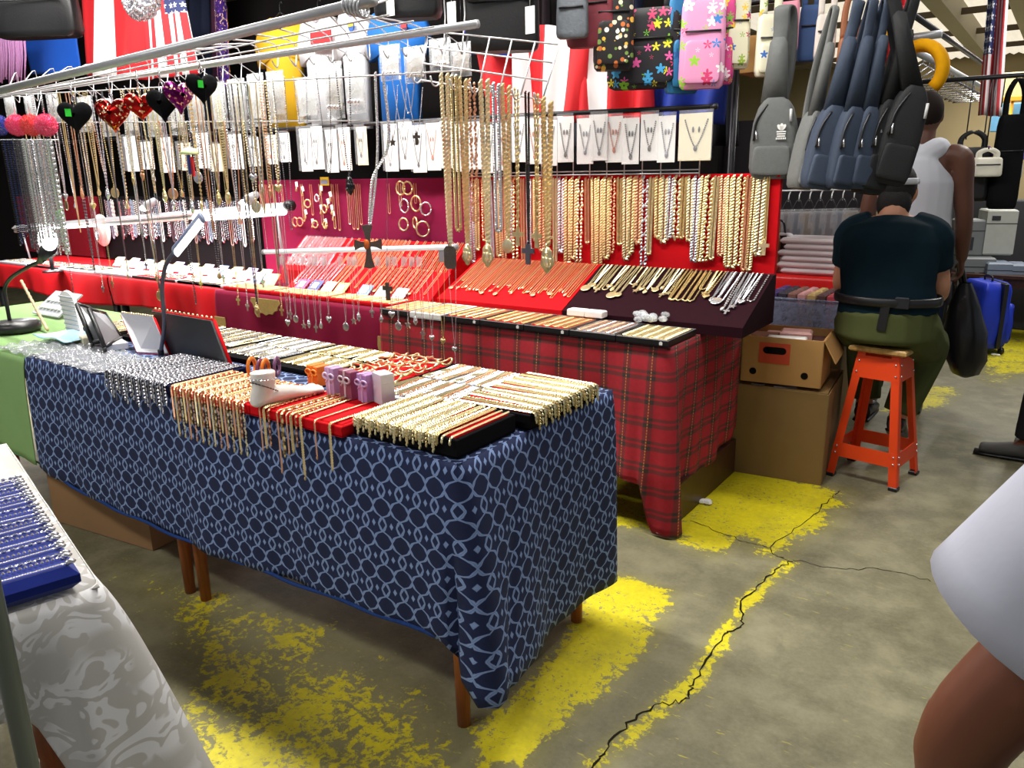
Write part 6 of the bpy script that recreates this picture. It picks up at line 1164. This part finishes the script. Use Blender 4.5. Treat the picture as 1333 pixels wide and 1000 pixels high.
# ================================================================ people
def hand(mb, wr, d, nrm, s=1.0, curl=.5, thumb=1):
    d = np.array(d, float); d /= np.linalg.norm(d); nrm = np.array(nrm, float); nrm -= d*(nrm@d); nrm /= np.linalg.norm(nrm); b = np.cross(d, nrm); wr = np.array(wr, float)
    mb.tube([wr-d*.01, wr+d*.03*s, wr+d*.085*s], [(.024*s, .017*s), (.036*s, .017*s), (.038*s, .014*s)], 10, flat=b)
    for i, (o, l) in enumerate([(-.030, .068), (-.010, .078), (.010, .072), (.029, .056)]):
        p0 = wr+d*.075*s+b*o*s; c = curl; p1 = p0+(d*math.cos(c)+nrm*math.sin(c))*l*.5*s; p2 = p1+(d*math.cos(2*c)+nrm*math.sin(2*c))*l*.35*s; p3 = p2+(d*math.cos(2.8*c)+nrm*math.sin(2.8*c))*l*.25*s; mb.tube([p0, p1, p2, p3], np.array([.0098, .0092, .0085, .0062])*s, 8)
    p0 = wr+d*.03*s-b*.026*s*thumb; p1 = p0+(d*.6-b*.6*thumb+nrm*.35)*.036*s; mb.tube([p0, p1, p1+(d*.85-b*.1*thumb+nrm*.4)*.03*s], np.array([.012, .0105, .0075])*s, 8)
def head(mb, c, f, s=1.0):
    f = np.array(f, float); f /= np.linalg.norm(f); l = np.cross(f, (0, 0, 1)); R = np.stack([l, f, np.array([0, 0, 1.])], 1); g = lambda x, y, z: np.array(c)+R@np.array([x, y, z])*s
    mb.ell(c, (.074*s, .092*s, .112*s), 20, 14, R); mb.ell(g(0, .03, -.06), (.055*s, .06*s, .055*s), 14, 10, R); mb.ell(g(0, .098, -.015), (.013*s, .02*s, .024*s), 8, 6, R); mb.ell(g(0, .085, -.062), (.026*s, .012*s, .010*s), 8, 6, R); mb.ell(g(0, .082, .022), (.05*s, .016*s, .01*s), 8, 6, R)
    for x in (-1, 1): mb.ell(g(x*.075, -.005, -.005), (.010*s, .022*s, .034*s), 8, 6, R)
    return R, g
def limb(mb, pts, r, n=12): mb.tube(catmull(pts, 5), np.interp(np.linspace(0, len(pts)-1, 5*(len(pts)-1)+1), range(len(pts)), r), n)
def person(lab, J, f, skin, shirt, shirtm, pantm, shoem, hairm, hs=1.0, build=1.0, hairlong=False, vox=.008, bare_calf=False):
    f = np.array(f, float); f /= np.linalg.norm(f); l = np.cross(f, (0, 0, 1)); V = lambda k: np.array(J[k], float)
    feet = (V('ankL')+V('ankR'))/2; t = thing('person', lab, 'person', (V('pel')[0], V('pel')[1], min(V('ankL')[2], V('ankR')[2])-.08))
    body = MB(); R, g = head(body, V('head'), f, hs); W = build
    body.tube(catmull([V('pel')-[0, 0, .06], V('pel'), V('waist'), V('chest'), V('nbase')-[0, 0, .04], V('nbase')], 4), np.array([(np.interp(i/20, [0, .2, .4, .6, .8, 1], [.14, .165, .145, .165, .15, .055])*W, np.interp(i/20, [0, .2, .4, .6, .8, 1], [.09, .115, .1, .115, .085, .05])*W) for i in range(21)]), 16, flat=l)
    limb(body, [V('nbase')-[0, 0, .05], V('nbase')+[0, 0, .01], V('head')-[0, 0, .05]], [.07*W, .058, .055])
    for s in 'LR':
        limb(body, [V('sh'+s)+(V('nbase')-V('sh'+s))*.35, V('sh'+s), V('sh'+s)*.5+V('el'+s)*.5, V('el'+s), V('el'+s)*.45+V('wr'+s)*.55, V('wr'+s)], np.array([.055, .058, .05, .043, .04, .027])*W); d = V('wr'+s)-V('el'+s); hand(body, V('wr'+s), d, (V('pel')-V('wr'+s))+np.array([0, 0, .01]), .98, .55, 1 if s == 'L' else -1)
        limb(body, [V('pel')*.5+V('hip'+s)*.5, V('hip'+s), V('hip'+s)*.5+V('kn'+s)*.5, V('kn'+s), V('kn'+s)*.6+V('ank'+s)*.4, V('ank'+s)], np.array([.09, .092, .078, .058, .056, .036])*W)
        fd = J.get('toe'+s, f); fd = np.array(fd, float); limb(body, [V('ank'+s), V('ank'+s)+fd*.05-[0, 0, .035], V('ank'+s)+fd*.15-[0, 0, .055]], [.036, .036, .026])
    remesh(part('body', body, skin, t), vox, 5)
    sh = MB(); hem = V('pel')+[0, 0, .03] if shirt != 'long' else V('pel')-[0, 0, .05]
    nb = V('nbase')+(V('waist')-V('nbase'))*(.06 if shirt != 'tank' else .03)
    sh.tube(catmull([hem, V('waist'), V('chest'), V('chest')*.4+nb*.6, nb], 4), np.array([(np.interp(i/16, [0, .25, .5, .75, 1], [.19, .172, .186 if shirt != 'tank' else .172, .172 if shirt != 'tank' else .112, .085])*W, np.interp(i/16, [0, .25, .5, .75, 1], [.14, .128, .138, .118, .07])*W) for i in range(17)]), 20, flat=l)
    if shirt != 'tank':
        for s in 'LR': e = V('sh'+s)*.42+V('el'+s)*.58; limb(sh, [V('nbase')*.5+V('sh'+s)*.5-[0, 0, .02], V('sh'+s), (V('sh'+s)+e)/2, e], np.array([.08, .074, .07, .066])*W)
    else:
        for s in 'LR': limb(sh, [V('chest')*.35+V('nbase')*.65-f*.05, V('nbase')*.62+V('sh'+s)*.38+[0, 0, .006]-f*.02, V('nbase')*.62+V('sh'+s)*.38+[0, 0, .0]+f*.04], np.array([.06, .060, .055])*W)
    remesh(part('shirt', sh, shirtm, t), vox, 6)
    pa = MB(); pa.tube(catmull([V('pel')-[0, 0, .09], V('pel')-[0, 0, .02], V('pel')*.55+V('waist')*.45], 4), [(.165*W, .13*W)]+[(.185*W, .145*W)]*7+[(.165*W, .125*W)], 18, flat=l)
    for s in 'LR': limb(pa, [V('pel')*.4+V('hip'+s)*.6, V('hip'+s), V('hip'+s)*.5+V('kn'+s)*.5, V('kn'+s), V('kn'+s)*.5+V('ank'+s)*.5, V('ank'+s)+(V('kn'+s)-V('ank'+s))*.06], np.array([.115, .112, .098, .082, .076, .066])*W)
    remesh(part('trousers', pa, pantm, t), vox, 6)
    for s in 'LR':
        fd = np.array(J.get('toe'+s, f), float); a = V('ank'+s); sm = MB(); sm.tube(catmull([a-fd*.05-[0, 0, .04], a+fd*.02-[0, 0, .035], a+fd*.12-[0, 0, .05], a+fd*.20-[0, 0, .056]], 5), [(.04, .042) if i < 6 else (.044, .04-.0018*(i-6)) for i in range(16)], 12, flat=np.cross(fd, (0, 0, 1)) if abs(fd[2]) < .9 else l); sm.tube([a-[0, 0, .045], a+[0, 0, .0]], [.042, .045], 12)
        sh_ = remesh(part('shoe', sm, shoem, t), .008, 4); so = MB(); so.tube(catmull([a-fd*.07-[0, 0, .076], a+fd*.05-[0, 0, .076], a+fd*.22-[0, 0, .08]], 4), [(.038, .010), (.04, .010), (.042, .010), (.043, .010), (.045, .010), (.046, .010), (.046, .010), (.043, .010), (.036, .010)], 12, flat=np.cross(fd, (0, 0, 1)) if abs(fd[2]) < .9 else l); part('sole', so, BLKPL, sh_)
    hr = MB(); hr.ell(g(0, -.014, .022), (.081*hs, .094*hs, .105*hs), 18, 12, R)
    if hairlong: hr.ell(g(0, -.06, -.05), (.072*hs, .055*hs, .09*hs), 14, 10, R)
    hm = part('hair', hr, hairm, t); part('eyes', MB().ell(g(-.03, .083, .0), (.011, .008, .007), 8, 6, R).ell(g(.03, .083, .0), (.011, .008, .007), 8, 6, R), GLOSSW, t); return t, g, R
HAIRK = mat('black_hair', (20, 17, 17), .7, 0, .3, 90, .5, 160); HAIRS = mat('short_hair', (34, 27, 25), .85, 0, .2, 120)
TEAL = mat('dark_teal_shirt', (10, 32, 42), .85, 0, .12, 6, .25, 12); OLIVE = mat('olive_cotton', (76, 82, 48), .85, 0, .14, 7, .4, 14); TANK = mat('white_cotton', (206, 210, 220), .85, 0, .06, 6, .35, 16); JEANS = mat('dark_denim', (28, 34, 54), .85, 0, .15, 8, .3, 14)
def people():
    J = dict(pel=(-.60, 3.775, .735), waist=(-.61, 3.775, .88), chest=(-.625, 3.81, 1.05), nbase=(-.63, 3.86, 1.19), head=(-.635, 3.93, 1.29), shL=(-.785, 3.86, 1.10), shR=(-.465, 3.86, 1.10), elL=(-.825, 3.93, .86), elR=(-.425, 3.93, .86), wrL=(-.74, 4.14, .80), wrR=(-.49, 4.13, .78),
             hipL=(-.70, 3.80, .70), hipR=(-.50, 3.80, .70), knL=(-.745, 4.12, .62), knR=(-.455, 4.08, .56), ankL=(-.70, 4.06, .26), ankR=(-.535, 3.97, .235), toeR=(0, .9, -.43), toeL=(0, .95, .0))
    t, g, R = person('person in dark teal T-shirt and olive trousers sitting on the orange stool', J, (.0, 1, 0), SKIN1, 'tee', TEAL, OLIVE, BLKPL, HAIRK, build=1.12, hairlong=True)
    a = np.linspace(0, 2*PI, 33); b = MB().tube(np.stack([-.605+.218*np.cos(a), 3.775+.165*np.sin(a), .835+0*a], 1), [(.020, .006)]*33, 8, flat=(0, 0, 1)); wb = part('waist_belt', b, BLKPL, t); part('buckle', MB().box((-.52, 3.622, .838), (.055, .016, .05), bev=.004), mat('buckle_black', (36, 36, 40), .3), wb); part('strap_end', MB().box((-.585, 3.612, .775), (.036, .006, .12), R=roty(.08)), BLKPL, wb)
    c = g(0, -.01, .045); a = np.linspace(.15*PI, 1.9*PI, 24); part('headband', MB().tube(np.stack([c[0]+.088*np.cos(a-PI/2*0), c[1]+.10*np.sin(a), c[2]+.0*a], 1), [(.014, .004)]*24, 8, flat=(0, 0, 1)), mat('headband_white', (206, 208, 216), .6), t, label='pale headband')
    J = dict(pel=(-.70, 4.95, .96), waist=(-.70, 4.95, 1.12), chest=(-.70, 4.95, 1.31), nbase=(-.70, 4.96, 1.505), head=(-.70, 4.985, 1.665), shL=(-.895, 4.95, 1.43), shR=(-.505, 4.95, 1.43), elL=(-.95, 4.98, 1.14), elR=(-.46, 4.98, 1.14), wrL=(-.92, 5.12, .92), wrR=(-.45, 5.06, .885), hipL=(-.80, 4.95, .90), hipR=(-.60, 4.95, .90), knL=(-.83, 4.97, .50), knR=(-.59, 4.97, .50), ankL=(-.84, 4.98, .09), ankR=(-.585, 4.95, .09))
    person('standing person in white tank top and dark jeans holding a black bag', J, (-.1, 1, 0), SKIN2, 'tank', TANK, JEANS, mat('dark_red_shoe', (120, 26, 28), .6), HAIRS, build=1.08)
    J = dict(pel=(0.06, 4.42, .93), waist=(0.06, 4.42, 1.08), chest=(0.06, 4.42, 1.26), nbase=(0.06, 4.42, 1.45), head=(0.04, 4.42, 1.60), shL=(0.06, 4.24, 1.38), shR=(0.06, 4.60, 1.38), elL=(0.07, 4.20, 1.10), elR=(0.07, 4.64, 1.10), wrL=(-0.03, 4.24, .90), wrR=(-0.03, 4.60, .90), hipL=(0.06, 4.33, .88), hipR=(0.06, 4.51, .88), knL=(0.04, 4.33, .49), knR=(0.10, 4.52, .49), ankL=(0.00, 4.34, .09), ankR=(0.14, 4.52, .09))
    person('person in black top and dark trousers cut off at the right edge', J, (-1, .05, 0), SKIN3, 'tee', BLACK, mat('charcoal_trousers', (34, 33, 36), .85), mat('grey_shoe', (70, 68, 66), .7), HAIRK)
    J = dict(pel=(.36, .80, .80), waist=(.36, .80, .95), chest=(.36, .80, 1.12), nbase=(.36, .80, 1.30), head=(.36, .83, 1.44), shL=(.185, .80, 1.235), shR=(.54, .80, 1.235), elL=(-.012, .80, .845), elR=(.60, .80, .95), wrL=(.02, .86, .62), wrR=(.58, .95, .75), hipL=(.27, .80, .75), hipR=(.45, .80, .75), knL=(.26, .82, .42), knR=(.46, .82, .42), ankL=(.26, .80, .085), ankR=(.46, .80, .085))
    t, g, R = person('person in a loose white shirt whose arm enters the lower right edge', J, (0, 1, 0), SKIN3, 'tee', TANK, JEANS, BLKPL, HAIRK, build=1.0)
    s0, s1 = np.array([.175, .80, 1.27]), np.array([.022, .80, .985]); mb = MB(); mb.tube(catmull([s0, s0*.6+s1*.4, s1], 6), [(.085+.0012*i, .08+.0014*i) for i in range(13)], 26, cap=False, flat=(0, 1, 0))
    solidify(part('loose_sleeve', mb, mat('shaded_white_cotton', (176, 178, 192), .85, 0, .08, 6, .5, 10), t), .004)  # sleeve's shade is put into a greyer copy of the shirt cotton
    # black bag in the hand, luggage and stock in the background
    t = thing('plastic_bag', 'black plastic bag held by the standing person', 'bag', (-.42, 5.12, .20)); mb = MB(); G = []
    for f, r in [(0, .02), (.04, .07), (.2, .105), (.5, .11), (.75, .08), (.9, .05), (1, .03)]: G.append([(-.42+.06*(1-f)+r*math.cos(a)*(1+.10*math.sin(a*5+f*6)), 5.12+r*.8*math.sin(a)*(1+.10*math.cos(a*4+f*5)), .20+.55*f) for a in np.linspace(0, 2*PI, 27)])
    part('body', mb.sheet(G), mat('black_film', (20, 20, 23), .28, 0, .1, 10, .5, 14), t); part('handle', MB().tube(catmull([(-.42, 5.12, .74), (-.44, 5.10, .82), (-.45, 5.09, .84), (-.46, 5.10, .82), (-.44, 5.12, .74)], 5), .012, 8), MATS['black_film'], t)
    BS = mat('royal_blue_nylon', (20, 52, 190), .5, 0, .1, 20); t = thing('suitcase', 'royal blue suitcase standing on the floor at the right', 'suitcase', (-.42, 6.95, 0), None, .5); part('body', softbox(.24, .40, .50).xf((0, 0, .045)), BS, t, world=False); part('front_pocket', softbox(.06, .3, .3).xf((.13, 0, .08)), BS, t, world=False); part('zip_band', MB().box((.04, 0, .30), (.03, .41, .50), bev=.01), BLKPL, t, world=False); part('handle', MB().tube(catmull([(0, -.06, .545), (0, -.05, .58), (0, .05, .58), (0, .06, .545)], 4), .008, 6), BLKPL, t, world=False)
    for x in (-.09, .09):
        for y in (-.15, .15): part('wheel', MB().tube([(x-.012, y, .028), (x+.012, y, .028)], .027, 14), BLKPL, t, world=False)
    t = folding_table(-.75, .35, 7.3, 7.9, .55, 'low table with grey equipment cases behind the suitcase', DARKM, WOODD)
    GC, GD, GB = mat('grey_case', (118, 122, 122), .5, 0, .06), mat('case_window', (46, 48, 52), .35), mat('blue_grey_case', (128, 140, 156), .5, 0, .06)
    for px, pt, pb, w_, d, m, y, lab, win in [(1263, 333, 372, 40, .3, GC, 7.5, 'grey case with two dark windows on the low table', 2), (1293, 340, 372, 28, .25, GB, 7.45, 'blue grey case on the low table, left of two', 0), (1318, 342, 372, 26, .25, GB, 7.5, 'blue grey case on the low table, right of two', 0), (1262, 285, 331, 42, .3, GC, 7.62, 'grey case with one dark window stacked on the windowed case', 1), (1292, 272, 330, 34, .3, mat('beige_case', (176, 178, 170), .5), 7.66, 'pale beige machine stacked behind the grey case', 3)]:
        p0, p1 = P(px, pt, 'y', y), P(px, pb, 'y', y); h = p0[2]-p1[2]; ww = w_/1012*(p1-[0, 0, CAM_H]).dot(_fw); zb = p1[2]; t = thing('equipment_case', lab, 'case', (p1[0], y, zb), 'grey equipment cases', .3); part('body', MB().box((0, 0, h/2), (ww, d, h), bev=.012), m, t, world=False); part('lid_seam', MB().box((0, -.001, h*.7), (ww*1.004, d*1.004, .006)), GD, t, world=False)
        for k in range(win if win < 3 else 1): part('window', MB().box((-ww*.2+ww*.4*k*(win == 2), -d/2-.002, h*(.35 if win < 3 else .82)), (ww*.28, .004, h*.35 if win < 3 else h*.1)), GD, t, world=False)
    solo('carton', MB().box((-.55, 8.2, .55), (1.6, .4, 1.1), bev=.01), mat('grey_shelf', (70, 70, 72), .8, 0, .2, 3), 'grey shelving unit behind the equipment cases', 'shelf')
    t = thing('clothes_rail', 'black garment rail carrying the backpack and handbags behind the standing person', 'rail', (-.3, 6.25, 0)); part('rail', MB().tube([(-1.1, 6.25, 1.95), (.4, 6.25, 1.95)], .015, 10), DARKM, t)
    for x in (-1.05, .35): part('post', MB().tube([(x, 6.25, 0), (x, 6.25, 1.95)], .015, 10), DARKM, t)
    for px, pt, y in ((1256, 192, 6.25), (1282, 205, 6.2), (1302, 150, 6.25), (1274, 234, 6.3)):
        q = P(px, pt, 'y', y); part('hook', MB().tube([q+np.array([0, 0, .05]), (q[0], 6.25, 1.95)], .004, 6), DARKM, t)
    bag(1256, 192, 262, 48, 6.25, mat('black_nylon', (18, 18, 21), .6), 'black backpack hanging right of the standing person', 'backpack', .2, .16, lift=.1); bag(1282, 205, 230, 36, 6.12, mat('cream_leather', (226, 222, 206), .5), 'cream handbag hanging beside the black backpack', 'hand_bag', .3, .1, pocket=False, lift=.05); bag(1302, 150, 272, 34, 6.25, mat('black_knit', (16, 16, 19), .9), 'long black garment bag at the right background', 'garment_bag', .2, .12, pocket=False); bag(1316, 210, 232, 22, 6.6, mat('silver_film', (170, 172, 180), .3), 'silver wrapped bundle beside the black garment bag', 'bundle', .2, .1, pocket=False); bag(1274, 234, 262, 26, 6.35, mat('purple_cloth', (110, 60, 130), .7), 'purple bag with orange top low behind the standing person', 'hand_bag', .2, .1, pocket=False); bag(1325, 185, 208, 22, 7.5, mat('violet_cloth', (120, 100, 200), .7), 'violet bundle at the right background edge', 'bundle', .2, .1, pocket=False)
    m_stripes('flag_us_far', [(176, 40, 50), (214, 206, 208)], .2, 0, (.45, .45)); drape('flag', [(1288, -30), (1314, -30), (1303, 152), (1272, 150)], 7.0, MATS['flag_us_far'], 'stars and stripes flag hanging in the far right aisle', 'flag', .05, 2)
    for px, pt, pb, w_, y, c, lab in [(1281, 195, 245, 20, 8.6, (110, 170, 210), 'pale blue board beyond the hanging flag'), (1320, 135, 170, 50, 12, (90, 150, 190), 'blue sign board far back on the right'), (1322, 95, 130, 60, 14, (176, 160, 110), 'tan boarded stall front far back on the right'), (1318, 125, 132, 24, 11.8, (226, 160, 30), 'orange strip sign above the far blue board')]:
        p = P(px, (pt+pb)/2, 'y', y); s = (p-[0, 0, CAM_H]).dot(_fw)/1012; solo('sign_board', MB().box(p, (w_*s, .04, (pb-pt)*s), bev=.01).tube([(p[0], p[1]+.04, 0), (p[0], p[1]+.04, p[2])], .02, 8), mat('sign_%d_%d' % c[:2], c, .6, 0, .1), lab, 'sign')
    a, b = P(1165, 52, 'y', 5.6), P(1275, 112, 'y', 9.0); t = thing('clothes_rail', 'slanting metal rail with wire hangers above the standing person', 'rail', tuple((a+b)/2)); part('rail', MB().tube([a, b], .025, 10), PIPE, t); part('truss_rail', MB().tube([a+np.array([0, 0, .2]), b+np.array([0, 0, .2])], .02, 8), DARKM, t)
    for i in range(12):
        p = a+(b-a)*(.25+.06*i); part('hanger', MB().tube([p+np.array([-.16, 0, -.16]), p+np.array([0, 0, -.05]), p+np.array([.16, 0, -.16]), p+np.array([-.16, 0, -.16])], .006, 5).tube([p, p+np.array([0, 0, -.05])], .006, 5), SILVER, t)
    a, b = P(1165, 52, 'y', 5.2), P(1226, 44, 'y', 5.2); solo('pipe', MB().tube([a, b], .022, 12), PIPE, 'short grey pipe end pointing right above the sling bags', 'pipe')
    drape('banner', [(1156, -20), (1186, -20), (1180, 42), (1163, 40)], 5.0, mat('flag_red', (196, 30, 40), .6), 'red banner hanging above the black sling bags', 'banner', .02, 2)
people()
def under():
    c = (-3.08, 1.68); t = thing('carton', 'brown carton pushed under the left table', 'box', (*c, 0), None, .12); w_, d, h = .62, .55, .27
    part('walls', MB().box((0, 0, h/2), (w_, d, h), bev=.004), mat('dull_cardboard', (150, 116, 82), .85, 0, .12, 4), t, world=False); part('tape', MB().box((0, 0, h+.001), (w_*1.0, .05, .002)), TAPE, t, world=False)
    t = thing('plastic_bag', 'clear plastic bag with a purple roll under the green cloth', 'bag', (-3.62, 1.62, 0)); mb = MB()
    for i in range(10): mb.ell((-3.62+random.uniform(-.10, .10), 1.62+random.uniform(-.06, .06), .09+random.uniform(-.02, .06)), (.08, .06, .07), 10, 7)
    remesh(part('film', mb, m_glasslike('bag_film', (190, 180, 160), .4), t), .012, 3); part('roll', MB().tube([(-3.62, 1.53, .09), (-3.55, 1.54, .09)], .035, 14), mat('purple_roll', (90, 60, 120), .5), t)
    for px, py, s, lab in ((917, 655, .034, 'crumpled scrap of white paper on the yellow paint'), (886, 671, .018, 'tiny white paper scrap beside the plaid cloth'), (1296, 463, .03, 'white scrap on the floor near the blue suitcase')):
        q = P(px, py, 'z', 0); mb = MB()
        for i in range(5): mb.ell(q+np.array([random.uniform(-s, s)*.7, random.uniform(-s, s)*.5, s*.3]), (s*.6, s*.45, s*.28), 6, 4, smooth=False)
        solo('paper_scrap', mb, WHITE, lab, 'paper scrap')
under()
